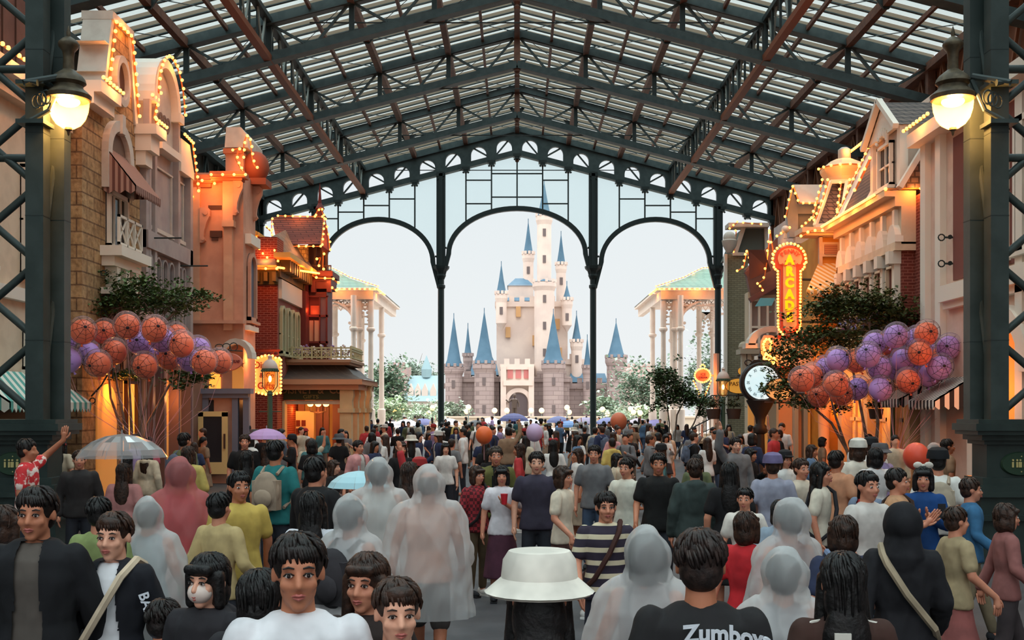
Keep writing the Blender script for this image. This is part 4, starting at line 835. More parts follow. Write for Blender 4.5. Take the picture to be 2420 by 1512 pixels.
# ================================================================ right side houses
# ---- R0: cream plaster house behind the near right pillar
b = Bld(1, 9.5, 'plaster_house', 'pale plaster house with pilasters and a lit arched shop front behind the right pillar', 21)
plast = noisemat('pink_plaster', (226, 196, 178), (216, 184, 166), 2.5, .7)
b.box('wall', plast, 14, 25.6, 0, 8.4, 0, -6.4)
q = MB()
for y in (25.25, 24.35, 22.6, 20.4): b.box('', None, y, y + .3, 0, 8.4, 0, .14, mb=q)
q.each('pilaster', white, b.o); q = MB(); b.box('', None, 14, 25.7, 8.3, 8.6, 0, .4, mb=q); b.box('', None, 14, 24.2, 4.55, 4.9, 0, .25, mb=q); b.box('', None, 14, 24.2, 4.4, 4.55, 0, .14, mb=q); q.each('cornice', white, b.o)
bulbs(b.o, [(9.05, 25.7, 8.7), (9.05, 24.2, 8.7)], .2, 1.3)
q = MB()
for z in (5.95, 5.38):
    y = 24.0; q.tube([(b.X(.1), y, z), (b.X(.1), y - .1, z)], .02, 6); q.lathe([(.02, -.1), (.05, -.1), (.05, -.13), (.02, -.13)], (b.X(.1), y, z), 8, axis='y'); q.tube([(b.X(.1) + .07 * math.cos(a) - .16, y - .05, z + .07 * math.sin(a)) for a in [2 * PI * i / 10 for i in range(11)]], .016, 5); q.tube([(b.X(.1) - .09, y - .05, z), (b.X(0), y - .05, z)], .022, 5)
q.each('iron_hook', M_steeld, b.o)
b.box('brick_panel', mat('mauve_brick_panel', (128, 76, 68), .8), 16, 23.9, 5.0, 8.1, 0, .03)
for y in (22.3, 20.9, 19.4): b.win(y - 1.15, y - .1, 5.15, 7.7, white, mat('cool_pane', (120, 124, 130), .15), 2, 2, fw=.12, dep=.14)
q = MB()
for yc in (21.4, 18.6):
    for k in range(12):
        a0, a1 = PI * k / 12, PI * (k + 1) / 12; b.yz('', None, [(yc + r * math.cos(a), 2.9 + r * math.sin(a)) for r, a in ((1.35, a0), (1.35, a1), (1.0, a1), (1.0, a0))], 0, .2, mb=q)
q.build('arch_surround', white, b.o)
q = MB()
for yc in (21.4, 18.6): b.yz('', None, [(yc - 1.0, 0), (yc + 1.0, 0), (yc + 1.0, 2.9)] + [(yc + math.cos(a), 2.9 + math.sin(a)) for a in [PI * k / 12 for k in range(1, 12)]] + [(yc - 1.0, 2.9)], 0, .03, mb=q)
q.each('shop_glow', mat('orange_interior', (240, 160, 84), .5, emit=.35, ecol=(255, 140, 50)), b.o); lamp('shop_light', (8.9, 21.4, 2.6), 40, .12, (255, 140, 60), b.o)
b.awning(22.9, 24.4, 2.9, 2.4, .8, stripemat('black_white_awning', (232, 226, 216), (44, 42, 46), .2)); b.awning(25.0, 26.3, 2.9, 2.45, .8, stripemat('black_white_awning', None, None, 1))
rest_bulbs(b.o)
# ---- R1: mansard house with cream bay frieze and flower box
b = Bld(1, 9.5, 'mansard_house', 'cream and brick house with slate mansard, lit eaves and a flower box', 28)
brk = brickmat('brown_red_brick', (124, 58, 46), (108, 50, 42), (150, 92, 80), .22, .075, .012, .85, .3)
b.box('wall', brk, 25.62, 31.6, 0, 7.3, 0, -6.4)
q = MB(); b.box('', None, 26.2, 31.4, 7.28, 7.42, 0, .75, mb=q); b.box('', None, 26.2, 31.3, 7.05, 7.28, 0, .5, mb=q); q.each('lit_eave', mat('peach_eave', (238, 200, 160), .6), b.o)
bulbs(b.o, [(8.72, 31.4, 7.42), (8.72, 26.8, 7.42)], .13, 1.6, size=.85, every=1.1); bulbs(b.o, [(8.8, 26.2, 7.45), (9.6, 26.1, 7.45)], .4, 1)
q = MB(); e0 = [(9.1, 31.2, 7.45), (9.1, 26.0, 7.45), (10.7, 26.0, 10.1), (10.7, 32.9, 10.1)]
q.add(e0, [(0, 1, 2, 3)]); q.add([(9.1, 31.2, 7.45), (10.7, 32.9, 10.1), (13, 32.9, 10.1), (13, 31.2, 7.45)], [(0, 1, 2, 3)]); q.add([(9.1, 26.0, 7.45), (10.7, 26.0, 10.1), (13, 26.0, 10.1), (13, 26.0, 7.45)], [(0, 1, 2, 3)]); q.build('mansard_roof', slate, b.o)
q = MB(); q.bar((9.05, 31.2, 7.45), (10.65, 32.9, 10.1), .22, .12); q.bar((9.05, 28.7, 7.45), (9.9, 28.9, 8.9), .16, .1); q.bar((9.05, 26.05, 7.45), (10.65, 26.05, 10.1), .2, .12); q.bar((10.65, 26, 10.15), (10.65, 33, 10.15), .2, .14); q.build('hip_trim', white, b.o)
bulbs(b.o, [(9.0, 31.15, 7.6), (10.6, 32.85, 10.2)], .26, .8, lightoff=(-.2, -.2, 0)); bulbs(b.o, [(10.5, 36.6, 10.3), (10.5, 33.0, 10.3)], .16, 1.0); bulbs(b.o, [(10.5, 32.9, 10.3), (11.4, 32.9, 10.3)], .45, .6)
# dormer
q = MB(); q.box((9.25, 26.4, 7.5), (11.2, 28.4, 9.1)); q.build('dormer', noisemat('warm_white', (226, 206, 188), (216, 194, 176), 2, .7), b.o)
q = MB(); q.add([(9.0, 26.2, 9.0), (11.6, 26.2, 9.0), (11.6, 27.4, 9.85), (9.0, 27.4, 9.85)], [(0, 1, 2, 3)]); q.add([(9.0, 28.6, 9.0), (11.6, 28.6, 9.0), (11.6, 27.4, 9.85), (9.0, 27.4, 9.85)], [(0, 1, 2, 3)]); q.build('dormer_roof', slate, b.o)
q = MB(); q.prism([(9.1, 26.3, 9.0), (9.1, 28.5, 9.0), (9.1, 27.4, 9.8)], (.12, 0, 0)); q.bar((9.0, 26.15, 8.95), (9.0, 27.4, 9.9), .14, .12); q.bar((9.0, 28.65, 8.95), (9.0, 27.4, 9.9), .14, .12); q.box((9.15, 26.3, 7.5), (9.35, 26.5, 9.0)); q.box((9.15, 28.3, 7.5), (9.35, 28.5, 9.0))
for k in range(8): a = -1.2 + k * .3; q.bar((9.08, 27.4 + .4 * math.sin(a), 8.6 + .4 * math.cos(a)), (9.08, 27.4 + .5 * math.sin(a + .2), 8.7 + .5 * math.cos(a + .2)), .05, .05)
q.build('dormer_trim', white, b.o); b.win(26.9, 27.9, 7.7, 8.8, white, dkwin, 2, 2, t=.27); bulbs(b.o, [(8.95, 29.1, 8.0), (9.0, 28.0, 8.6)], .35, .5)
# upper bay with frieze, brackets, windows
q = MB(); b.box('', None, 26.2, 30.9, 6.15, 7.05, 0, .35, mb=q); b.box('', None, 26.2, 30.9, 6.0, 6.2, 0, .5, mb=q); q.build('frieze', cream, b.o)
q = MB()
for i in range(6):
    y = 26.4 + i * .86
    b.box('', None, y, y + .16, 4.1, 7.0, .3, .45, mb=q); b.yz('', None, [(y + .08 + .3 * math.cos(a), 6.2 + .45 * math.sin(a)) for a in [PI * k / 8 for k in range(9)]], .3, .5, mb=q); b.box('', None, y - .05, y + .2, 5.7, 6.0, .3, .6, mb=q)
q.each('bay_bracket', white, b.o); b.box('bay_body', brk, 26.3, 30.8, 4.0, 6.1, 0, .3)
for i in range(5): b.win(26.62 + i * .86, 27.16 + i * .86, 4.2, 5.7, cream, mat('red_brown_drape', (112, 62, 54), .6), 1, 2, t=.3, fw=.06)
q = MB(); b.box('', None, 26.0, 31.0, 3.3, 3.55, 0, .55, mb=q); b.box('', None, 26.0, 31.0, 3.0, 3.3, 0, .3, mb=q)
for i in range(10): b.box('', None, 26.1 + i * .5, 26.35 + i * .5, 3.55, 3.7, .3, .55, mb=q)
q.each('string_course', white, b.o)
q = MB(); b.box('', None, 26.6, 30.2, 3.75, 4.05, .45, .95, mb=q)
for i in range(4): b.yz('', None, [(26.8 + i * 1.05, 3.75), (27.0 + i * 1.05, 3.75), (26.9 + i * 1.05, 3.4)], .45, .85, mb=q)
q.build('flower_box', tanc, b.o)
q = MB()
for y in (25.8, 27.0, 28.9, 31.2): b.box('', None, y, y + .35, 0, 3.0, 0, .3, mb=q)
q.each('shop_column', tanc, b.o); q = MB(); b.box('', None, 26.2, 28.8, .3, 2.6, 0, .05, mb=q); b.box('', None, 29.3, 31.0, .3, 2.6, 0, .05, mb=q); q.each('shop_interior', litsoft, b.o)
q = MB()
for y in (26.7, 27.9, 28.5, 29.9, 30.5): b.box('', None, y, y + .1, .3, 2.6, .05, .12, mb=q)
b.box('', None, 26.2, 31, 1.9, 2.0, .05, .12, mb=q); q.each('shop_mullion', tanc, b.o)
q = MB(); q.lathe([(.3, 0), (.3, .25), (.17, .35), (.24, .6), (.24, .9), (.15, 1.1), (.18, 2.1), (.26, 2.25), (.26, 2.4)], (8.9, 31.9, 0), 12); q.build('baluster_column', mat('peach_column', (236, 184, 140), .6), b.o, True)
lamp('shop_light', (8.7, 27.6, 2.3), 40, .12, (255, 150, 60), b.o); lamp('shop_light', (8.6, 30.4, 2.4), 70, .12, (255, 140, 50), b.o); lamp('wall_washer', (8.4, 30.4, 6.3), 16, .1, (255, 150, 70), b.o)
rest_bulbs(b.o)
# ---- R2: ochre corner house with lantern turret and striped awning
b = Bld(1, 9.05, 'ochre_house', 'ochre corner house with shingled turret, attic vent and yellow striped awning', 34)
D = 33.0
q = MB(); b.face('', None, D, (1936, 2060, 550, 968 + 2.2 * F / D), 3.0, mb=q); q.build('wall', ochre, b.o)
q = MB()
for r_ in ((1936, 1944, 556, 700), (1984, 1992, 556, 700), (2003, 2008, 600, 800), (1936, 2060, 548, 560)): b.face('', None, D - .1, r_, .12, mb=q)
q.each('corner_trim', cream, b.o)
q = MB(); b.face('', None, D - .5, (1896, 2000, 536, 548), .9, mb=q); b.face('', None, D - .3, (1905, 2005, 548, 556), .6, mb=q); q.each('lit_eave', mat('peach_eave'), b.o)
q = MB(); b.face('', None, D - .1, (1944, 1984, 572, 606), .1, mb=q); o = q.build('vent_frame', cream, b.o); q = MB(); b.face('', None, D - .14, (1949, 1979, 578, 600), .05, mb=q); q.build('vent_louvre', stripemat('vent_louvre', (196, 150, 120), (150, 100, 80), .06, 'z'), o)
q = MB(); a, c = P(1934, 622, D), P(1978, 622, D)
q.add([P(1934, 622, D), P(1980, 622, D), P(1968, 686, D - 1.1), P(1906, 686, D - 1.1)], [(0, 1, 2, 3)]); z = P(0, 686, D - 1.1).z
for k in range(9):
    x0 = P(1906, 0, D - 1.1).x + k * .087; q.prism([(x0, D - 1.1, z), (x0 + .087, D - 1.1, z), (x0 + .087, D - 1.1, z - .06), (x0 + .043, D - 1.1, z - .13), (x0, D - 1.1, z - .06)], (0, .02, 0))
q.add([P(1980, 622, D), P(1968, 686, D - 1.1), (P(1980, 0, D).x, D, z)], [(0, 1, 2)]); q.add([P(1934, 622, D), P(1906, 686, D - 1.1), (P(1934, 0, D).x, D, z)], [(0, 1, 2)]); q.build('striped_awning', stripemat('yellow_stripe_awning', (240, 224, 190), (226, 170, 84), .2), b.o)
q = MB(); b.face('', None, D - .04, (1948, 1976, 625, 740), .05, mb=q); q.build('awning_window', dkwin, b.o); q = MB(); b.face('', None, D - .06, (2003, 2018, 625, 700), .06, mb=q); q.build('slim_window', mat('pale_pane', (206, 190, 176), .4), b.o)
# turret: trapezoid slate face with white frame, lit all round
q = MB(); T0 = [(1936, 530), (1978, 526), (1996, 434), (1968, 436)]
q.prism([P(x, y, D + .2 + (.9 if y < 500 else 0)) for x, y in T0], (0, .3, 0)); q.build('turret_slate', slate, b.o)
q = MB(); tt = [(1926, 534), (1986, 530), (2002, 428), (1962, 430)]
for (a, c), (e, g) in zip(tt, tt[1:] + tt[:1]): q.bar(P(a, c, D + (.9 if c < 500 else 0)), P(e, g, D + (.9 if g < 500 else 0)), .1, .12)
q.bar(P(1992, 540, D), P(2012, 428, D + .9), .12, .12); q.build('turret_trim', white, b.o)
q = MB(); q.add([P(1990, 534, D + .1), P(2000, 534, D + .4), P(2040, 430, D + 1.6), P(2008, 430, D + 1)], [(0, 1, 2, 3)]); q.build('turret_side', slate, b.o)
c = P(1994, 400, D + 1.4); k = 35 / 2600 * 1.0
q = MB(); q.lathe([(.55, -.5), (.6, -.3), (.72, -.1), (.74, 0), (.5, .2), (.28, .3), (.0, .3)], c, 8, ang=PI / 8); q.build('turret_cap', mat('cream_turret', (240, 210, 170), .6), b.o)
q = MB(); q.lathe([(.16, .25), (.2, .35), (.2, .6), (.1, .68), (.0, .7)], (c.x + .02, c.y, c.z), 12); q.build('turret_urn', cap, b.o, True)
bulbs(b.o, [c + Vector((.76 * math.cos(a), .76 * math.sin(a), 0)) for a in [PI * 1.0 + PI * i / 6 for i in range(7)]], .25, .8, lightoff=(0, -.3, -.1)); bulbs(b.o, [P(1988, 432, D + .8), P(1976, 528, D - .1)], .26, .8, lightoff=(0, -.3, 0)); bulbs(b.o, [P(1958, 425, D + .8), P(1942, 480, D + .4), P(1926, 520, D)], .24, .6, lightoff=(0, -.3, 0)); bulbs(b.o, [P(2010, 425, D + .8), P(1992, 536, D - .1)], .24, .6, lightoff=(0, -.3, 0)); bulbs(b.o, [P(1945, 425, D + .9), P(1934, 465, D + .5), P(1920, 515, D)], .26, .3)
bulbs(b.o, [P(1895, 558, D - .7), P(1918, 545, D - .7), P(1960, 545, D - .6), P(1996, 534, D - .5), P(2010, 536, D - .4)], .2, 1.2, lightoff=(0, -.25, -.1)); bulbs(b.o, [P(2030, 570, D - .2), P(2054, 560, D - .2)], .12, .8)
q = MB(); b.face('', None, D + .6, (1838, 2062, 792, 800), .8, mb=q); b.face('', None, D + .6, (1838, 2062, 866, 870), .8, mb=q); q.each('red_moulding', mat('red_stripe_trim', (196, 72, 48), .6), b.o)
q = MB(); b.face('', None, D + .7, (1838, 2062, 800, 866), .6, mb=q); b.face('', None, D + .65, (1838, 2062, 780, 792), .6, mb=q); q.build('fascia', noisemat('fascia_cream', (224, 206, 190), (214, 194, 178), 2), b.o)
q = MB(); b.face('', None, D + 1.1, (1840, 2062, 870, 1140), .3, mb=q); q.build('shop_wall', mat('peach_wall', (232, 170, 120), .7), b.o)
q = MB()
for p_ in (1878, 1900, 1960, 1990): b.face('', None, D + .8, (p_, p_ + 9, 870, 1140), .3, mb=q)
q.each('shop_pier', mat('pale_sage', (176, 176, 158), .7), b.o)
q = MB()
for p_ in (1910, 1975): b.face('', None, D + 1.0, (p_, p_ + 24, 905, 1140), .08, mb=q)
q.each('lit_doorway', litsoft, b.o); lamp('doorway_lamp', P(1990, 960, D - .1), 50, .1, (255, 140, 50), b.o)
rest_bulbs(b.o)
# ---- R3: pale blue gabled house and the arcade's theatre sign
b = Bld(1, 9.3, 'blue_gable_house', 'pale blue-grey gabled house behind the vertical arcade sign', 38)
D = 37.0
bl = noisemat('pale_blue_paint', (186, 190, 192), (172, 178, 182), 2, .7)
q = MB(); b.face('', None, D, (1878, 1960, 505, 968 + 2.2 * F / D), 3, mb=q); q.build('wall', bl, b.o)
q = MB(); q.add([P(1874, 436, D - .6), P(1955, 436, D + .2), P(1955, 482, D - .4), P(1888, 482, D - 1.0)], [(0, 1, 2, 3)]); q.add([P(1874, 436, D - .6), P(1858, 512, D - .6), P(1858, 512, D + 2), P(1874, 436, D + 2)], [(0, 1, 2, 3)]); q.build('gable_roof', noisemat('pale_grey_roof', (206, 202, 192), (196, 190, 180), 2), b.o)
q = MB(); q.prism([P(1872, 446, D - .3), P(1886, 486, D - .3), P(1886, 560, D - .3), P(1866, 560, D - .3), P(1860, 512, D - .3)], (0, .3, 0)); b.face('', None, D - .2, (1884, 1950, 482, 505), .5, mb=q); q.build('gable_front', bl, b.o)
bulbs(b.o, [P(1857, 512, D - .8), P(1874, 437, D - .8), P(1890, 480, D - 1.1), P(1945, 480, D - .6)], .26, 1.0, lightoff=(0, -.3, 0)); bulbs(b.o, [P(1897, 535, D - .6), P(1924, 512, D - .6)], .14, .7); bulbs(b.o, [P(1838, 558, D - .6), P(1868, 538, D - .6)], .14, .7)
q = MB(); q.sphere(P(1856, 542, D - .6), .13, 12, 8); q.lathe([(.06, -.3), (.05, -.1)], P(1856, 542, D - .6), 8); q.build('ball_finial', white, b.o, True)
q = MB(); b.face('', None, D - .3, (1880, 1912, 560, 575), .4, mb=q); b.face('', None, D - .2, (1885, 1900, 575, 700), .2, mb=q); b.face('', None, D - .25, (1880, 1905, 640, 655), .3, mb=q); q.each('bracket_trim', white, b.o)
for (a, c) in ((1905, 1925), (1800, 1818)):
    q = MB(); q.add([P(a - 3, 704, D - .05), P(c + 14, 704, D - .05), P(c + 6, 722, D - .9), P(a - 16, 724, D - .9)], [(0, 1, 2, 3)]); q.build('teal_awning', mat('teal_canvas', (62, 116, 122), .8), b.o)
q = MB(); b.face('', None, D - .05, (1905, 1925, 712, 775), .05, mb=q); q.build('window_glass', mat('blue_pane'), b.o)
q = MB(); b.face('', None, D - .3, (1790, 1900, 840, 850), .5, mb=q); q.build('ledge', white, b.o); rest_bulbs(b.o)
Ds = 32.3; s1 = empty('arcade_sign', P(1865, 680, Ds), 'tall vertical red and cream arcade sign outlined by bulbs', 'sign')
tp = [(1832, 634)] + [(1867 - 35 * math.cos(PI * k / 14), 612 - 32 * math.sin(PI * k / 14)) for k in range(15)] + [(1902, 634), (1889, 636), (1889, 770), (1882, 784), (1867, 790), (1852, 784), (1845, 770), (1845, 636)]
red = mat('sign_red', (206, 78, 52), .5, emit=.12, ecol=(255, 80, 40)); tan = mat('sign_tan', (222, 170, 130), .6, emit=.08, ecol=(255, 170, 110))
MB().prism([P(x, y, Ds) for x, y in tp], (0, .3, 0)).build('sign_body', red, s1)
sc_ = lambda pts, f, cx=1867: [(cx + (x - cx) * f[0], 690 + (y - 690) * f[1]) for x, y in pts]
MB().prism([P(x, y, Ds - .03) for x, y in [(1851, 625), (1881, 625), (1883, 768), (1876, 780), (1867, 783), (1858, 780), (1851, 768)]], (0, .03, 0)).build('sign_face', tan, s1)
MB().prism([P(1867 - 29 * math.cos(PI * k / 14), 612 - 26 * math.sin(PI * k / 14), Ds - .035) for k in range(15)] + [P(1892, 624, Ds - .035), P(1842, 624, Ds - .035)], (0, .03, 0)).build('fan_face', tan, s1)
ye = mat('arcade_yellow', (250, 222, 20), .4, emit=.5, ecol=(255, 220, 20))
for i, chh in enumerate('ARCADE'):
    c = P(1866, 615 + i * 27, Ds - .07); text(chh, tuple(c), .37, ye, s1, sx=.95, extrude=.03, name='letter', bold=.05)
    if i < 0: pass
for i, chh in enumerate('PENNY'):
    a = (i - 2) * .42; c = P(1867 + 24 * math.sin(a), 613 - 22 * math.cos(a) + 3, Ds - .06); text(chh, tuple(c), .17, mat('penny_red', (216, 84, 60), .5, emit=.2, ecol=(255, 80, 50)), s1, rot=(R(90), a, 0), sx=1.1, extrude=.008, name='letter', bold=.03)
q = MB()
for sx_ in (-1, 1): q.tube([P(1867 + sx_ * (12 + 6 * math.cos(a)), 622 + 6 * math.sin(a), Ds - .05) for a in [PI * 1.5 * k / 8 for k in range(9)]], .015, 5)
q.tube([P(1858, 774, Ds - .04), P(1867, 778, Ds - .04), P(1876, 774, Ds - .04)], .012, 5); q.build('scroll_ornament', red, s1)
out = [(1827, 620)] + [(1867 - 39 * math.cos(PI * k / 14), 612 - 37 * math.sin(PI * k / 14)) for k in range(15)] + [(1907, 620)]
bulbs(s1, [P(x, y, Ds - .1) for x, y in out], .105, .3, size=.95, lightoff=(0, -.3, 0)); bulbs(s1, [P(1831, 624, Ds - .1), P(1831, 634, Ds - .1), P(1840, 640, Ds - .1), P(1841, 776, Ds - .1), P(1852, 790, Ds - .1)], .085, .4, size=.85, lightoff=(-.2, -.2, 0)); bulbs(s1, [P(1903, 624, Ds - .1), P(1903, 634, Ds - .1), P(1894, 640, Ds - .1), P(1893, 776, Ds - .1), P(1882, 790, Ds - .1)], .085, .4, size=.85, lightoff=(.2, -.2, 0))
q = MB(); q.tube([P(1880, 660, Ds + .2), (9.6, Ds + .2, P(0, 660, Ds).z)], .04, 6); q.tube([P(1880, 760, Ds + .2), (9.6, Ds + .2, P(0, 760, Ds).z)], .04, 6); q.build('sign_arm', M_steeld, s1); rest_bulbs(s1)
# lit figure-of-eight bulb ornament over the arcade door
c0 = P(1818, 830, 33.5); o = empty('bulb_ornament', c0, 'tangled bright bulb ornament just above the street clock', 'ornament')
pp = [(1812, 850), (1800, 858), (1834, 860), (1832, 846), (1818, 838), (1808, 826), (1806, 812), (1812, 802), (1822, 802), (1826, 812), (1822, 826), (1812, 836), (1806, 850), (1828, 852)]
MB().prism([P(x, y, 33.62) for x, y in [(1796, 864), (1840, 864), (1838, 800), (1825, 792), (1806, 792), (1798, 806)]], (0, .1, 0)).build('backboard', mat('ornament_pink', (240, 180, 150), .6), o)
bulbs(o, [P(x, y, 33.5) for x, y in pp], .09, 1.4, size=1.0, lightoff=(0, -.3, 0)); MB().tube([P(1825, 830, 33.7), (9.9, 34.6, P(0, 830, 33.7).z)], .04, 5).build('support_arm', M_steeld, o)
q = MB(); c = P(1822, 800, 33.9)
for k in range(10): a0, a1 = PI * k / 10, PI * (k + 1) / 10; q.prism([(c.x + r * math.cos(a), 33.8, c.z - .2 + r * .8 * math.sin(a)) for r, a in ((.72, a0), (.72, a1), (.5, a1), (.5, a0))], (0, .5, 0))
q.box((c.x - .8, 33.8, c.z - .3), (c.x + 1.2, 34.3, c.z - .15)); q.build('arched_pediment', cap, o)
# ---- R4: brown-shingled gable house, R5: olive brick corner block with mansard
b = Bld(1, 9.3, 'brown_gable_house', 'dark mauve gabled house with tall white windows beyond the arcade sign', 41)
D = 39.5; mv = noisemat('mauve_board', (138, 104, 96), (124, 92, 86), 2, .7)
q = MB(); b.face('', None, D, (1768, 1880, 690, 968 + 2.2 * F / D), .6, mb=q); q.build('wall', mat('buff_wall', (206, 188, 160), .7), b.o)
q = MB(); q.prism([P(x, y, D - .1) for x, y in [(1762, 636), (1838, 560), (1878, 600), (1878, 690), (1775, 700)]], (0, .3, 0)); q.build('gable', mv, b.o)
q = MB(); q.add([P(1768, 590, D - 1.2), P(1806, 590, D - 1.2), P(1822, 640, D - .4), P(1772, 660, D - .6)], [(0, 1, 2, 3)])
q.bar(P(1762, 650, D - .5), P(1808, 618, D - .5), .18, .2); q.bar(P(1772, 710, D - .3), P(1842, 668, D - .3), .2, .18); q.build('barge_board', mat('plum_board', (122, 84, 80), .6), b.o)
bulbs(b.o, [P(1744, 640, D - .7), P(1758, 630, D - .7), P(1765, 590, D - .7), P(1776, 620, D - .7), P(1792, 610, D - .7)], .2, 1, lightoff=(0, -.3, 0)); bulbs(b.o, [P(1820, 550, D - .7), P(1812, 620, D - .7), P(1806, 660, D - .7), P(1792, 670, D - .7)], .26, .8, lightoff=(0, -.3, 0)); bulbs(b.o, [P(1798, 676, D - .6), P(1804, 686, D - .6)], .15, .4); bulbs(b.o, [P(1820, 545, D - .6), P(1828, 600, D - .6)], .26, .5)
q = MB()
for p_ in (1772, 1792, 1812, 1832): b.face('', None, D - .2, (p_, p_ + 5, 706, 840), .2, mb=q)
for y in (706, 770, 836): b.face('', None, D - .18, (1772, 1836, y, y + 5), .15, mb=q)
q.build('window_frame', white, b.o); q = MB(); b.face('', None, D - .08, (1774, 1834, 706, 838), .06, mb=q); q.build('window_glass', mat('grey_mauve_pane', (150, 132, 126), .3), b.o)
q = MB(); b.face('', None, D - .6, (1750, 1800, 824, 836), .8, mb=q); b.face('', None, D - .5, (1754, 1764, 836, 900), .3, mb=q); b.face('', None, D - .5, (1766, 1776, 836, 900), .3, mb=q); q.sphere(P(1758, 820, D - .4), .2, 8, 6); q.sphere(P(1774, 818, D - .4), .2, 8, 6); q.build('parapet_urns', mat('stone_grey', (176, 168, 150), .7), b.o)
q = MB(); b.face('', None, D - .3, (1762, 1850, 905, 925), .3, mb=q); q.build('shop_lintel', mat('peach_cornice'), b.o); q = MB(); b.face('', None, D - .1, (1768, 1782, 925, 1080), .08, mb=q); b.face('', None, D - .1, (1804, 1814, 925, 1080), .08, mb=q); q.each('lit_doorway', litsoft, b.o); rest_bulbs(b.o)
b = Bld(1, 9.3, 'olive_brick_block', 'olive-grey brick corner block with lit mansard behind the right iron column', 46)
D = 45.0
q = MB(); b.face('', None, D, (1716, 1768, 600, 968 + 2.2 * F / D), .5, mb=q); q.build('wall', greybrick, b.o)
q = MB(); q.prism([P(x, y, D + .1) for x, y in [(1735, 598), (1760, 536), (1812, 536), (1815, 600)]], (0, 3, 0)); q.build('mansard_roof', mat('grey_green_slate', (92, 96, 90), .7), b.o)
q = MB(); q.bar(P(1737, 600, D), P(1757, 538, D), .16, .16); b.face('', None, D - .1, (1732, 1815, 596, 604), .4, mb=q); b.face('', None, D - .3, (1722, 1818, 526, 536), .8, mb=q); q.bar(P(1812, 600, D), P(1810, 536, D), .14, .14); q.build('roof_trim', cap, b.o)
bulbs(b.o, [P(1726, 540, D - .4), P(1744, 524, D - .4)], .16, .8); bulbs(b.o, [P(1758, 526, D - .4), P(1800, 530, D - .4)], .26, .8, lightoff=(0, -.3, 0)); bulbs(b.o, [P(1740, 545, D - .3), P(1735, 595, D - .3)], .26, .5)
q = MB(); q.lathe([(.12, 0), (.28, .3), (.32, .5), (.18, .58), (.22, .62)], P(1724, 598, D - .6), 12); q.sphere(P(1724, 562, D - .6), .26, 12, 8); q.build('roof_urn', cap, b.o, True)
q = MB(); b.face('', None, D - .2, (1713, 1719, 600, 1070), .3, mb=q); q.build('corner_pipe', white, b.o); rest_bulbs(b.o)
flowers('window_box_flowers', 'blue and pink flowers in the window box of the cream and brick house', [(8.85, 26.7, 4.15), (8.85, 30.1, 4.15)], [(122, 126, 178), (178, 112, 150), (186, 164, 110)], 420, .05)
# pastry sign, round sign, cream-house sign
def oval(px, py, D, w, h, txt, label, face, tc, sz, name='oval_sign', sx=1):
    c = P(px, py, D); o = empty(name, c, label, 'sign'); m = MB(); m.lathe([(0, -.05), (w, -.05), (w, .05), (0, .05)], tuple(c), 28, axis='y', sq=(1, h / w)); m.build('sign_rim', mat('iron_brown', (70, 50, 40), .5), o)
    m = MB(); m.lathe([(0, -.07), (w * .93, -.07), (w * .93, -.05), (0, -.05)], tuple(c), 28, axis='y', sq=(1, h / w)); m.build('sign_face', face, o)
    if txt: text(txt, (c.x, D - .09, c.z + h * .25), sz, tc, o, extrude=.006, sx=sx)
    m = MB(); m.tube([(c.x - w, D, c.z - h * 1.15), (c.x + w * 1.4, D, c.z - h * 1.15)], .025, 5); m.tube([(c.x, D, c.z - h), (c.x, D, c.z - h * 1.8)], .03, 5); m.tube([(c.x + w, D, c.z - h * 1.15), (c.x + w, 45.1 if D > 40 else 34.3, c.z - h * 1.15)], .02, 5); m.build('sign_arm', mat('iron_brown'), o); return o
oval(1745, 912, 42, .52, .3, 'PASTRY', 'amber oval pastry sign hanging beside the street clock', mat('amber_face', (250, 184, 84), .5, emit=.35, ecol=(255, 170, 60)), mat('brown_letter', (110, 70, 30), .6), .21)
oval(1752, 877, 42.3, .15, .15, '', 'small round glowing sign above the pastry sign', mat('amber_face'), None, 0, 'round_sign')
oval(1842, 920, 31.2, .42, .32, 'HOUSE', 'cream sign with lettering half hidden by leaves beside the street clock', mat('pale_amber_face', (240, 200, 140), .5, emit=.25, ecol=(255, 190, 110)), mat('brown_letter'), .24)
c = P(1661, 887, 60); o = empty('ring_sign', c, 'round red sign ringed with bulbs by the white veranda stairs', 'sign')
MB().lathe([(0, -.05), (.38, -.05), (.38, .05), (0, .05)], tuple(c), 24, axis='y', sq=(1, .85)).build('sign_face', mat('coral_face', (226, 110, 84), .5, emit=.3, ecol=(255, 100, 70)), o)
text('ICE', (c.x, 59.93, c.z + .05), .2, mat('maroon_letter'), o); text('CREAM', (c.x, 59.93, c.z - .12), .15, mat('maroon_letter'), o)
bulbs(o, [(c.x + .43 * math.cos(a), 59.9, c.z + .38 * math.sin(a)) for a in [2 * PI * i / 20 for i in range(21)]], .1, 1.5, size=1.1, lightoff=(0, -.3, 0)); bulbs(o, [(c.x - .5, 59.9, c.z - .3), (c.x - .25, 59.9, c.z - .9), (c.x, 59.9, c.z - 1.4), (c.x + .2, 59.9, c.z - .9), (c.x + .45, 59.9, c.z - .3)], .15, 1.0, size=1.1, lightoff=(0, -.3, 0)); bulbs(o, [(c.x - .12, 59.9, c.z + .5), (c.x, 59.9, c.z + .62), (c.x + .12, 59.9, c.z + .5)], .09, .2)
MB().tube([(c.x + .35, 60.05, c.z), (c.x + .75, 60.05, c.z)], .05, 5).tube([(c.x + .75, 60.05, 0), (c.x + .75, 60.05, c.z + 1.2)], .16, 8).build('sign_post', mat('blush_post', (232, 178, 150), .6), o)
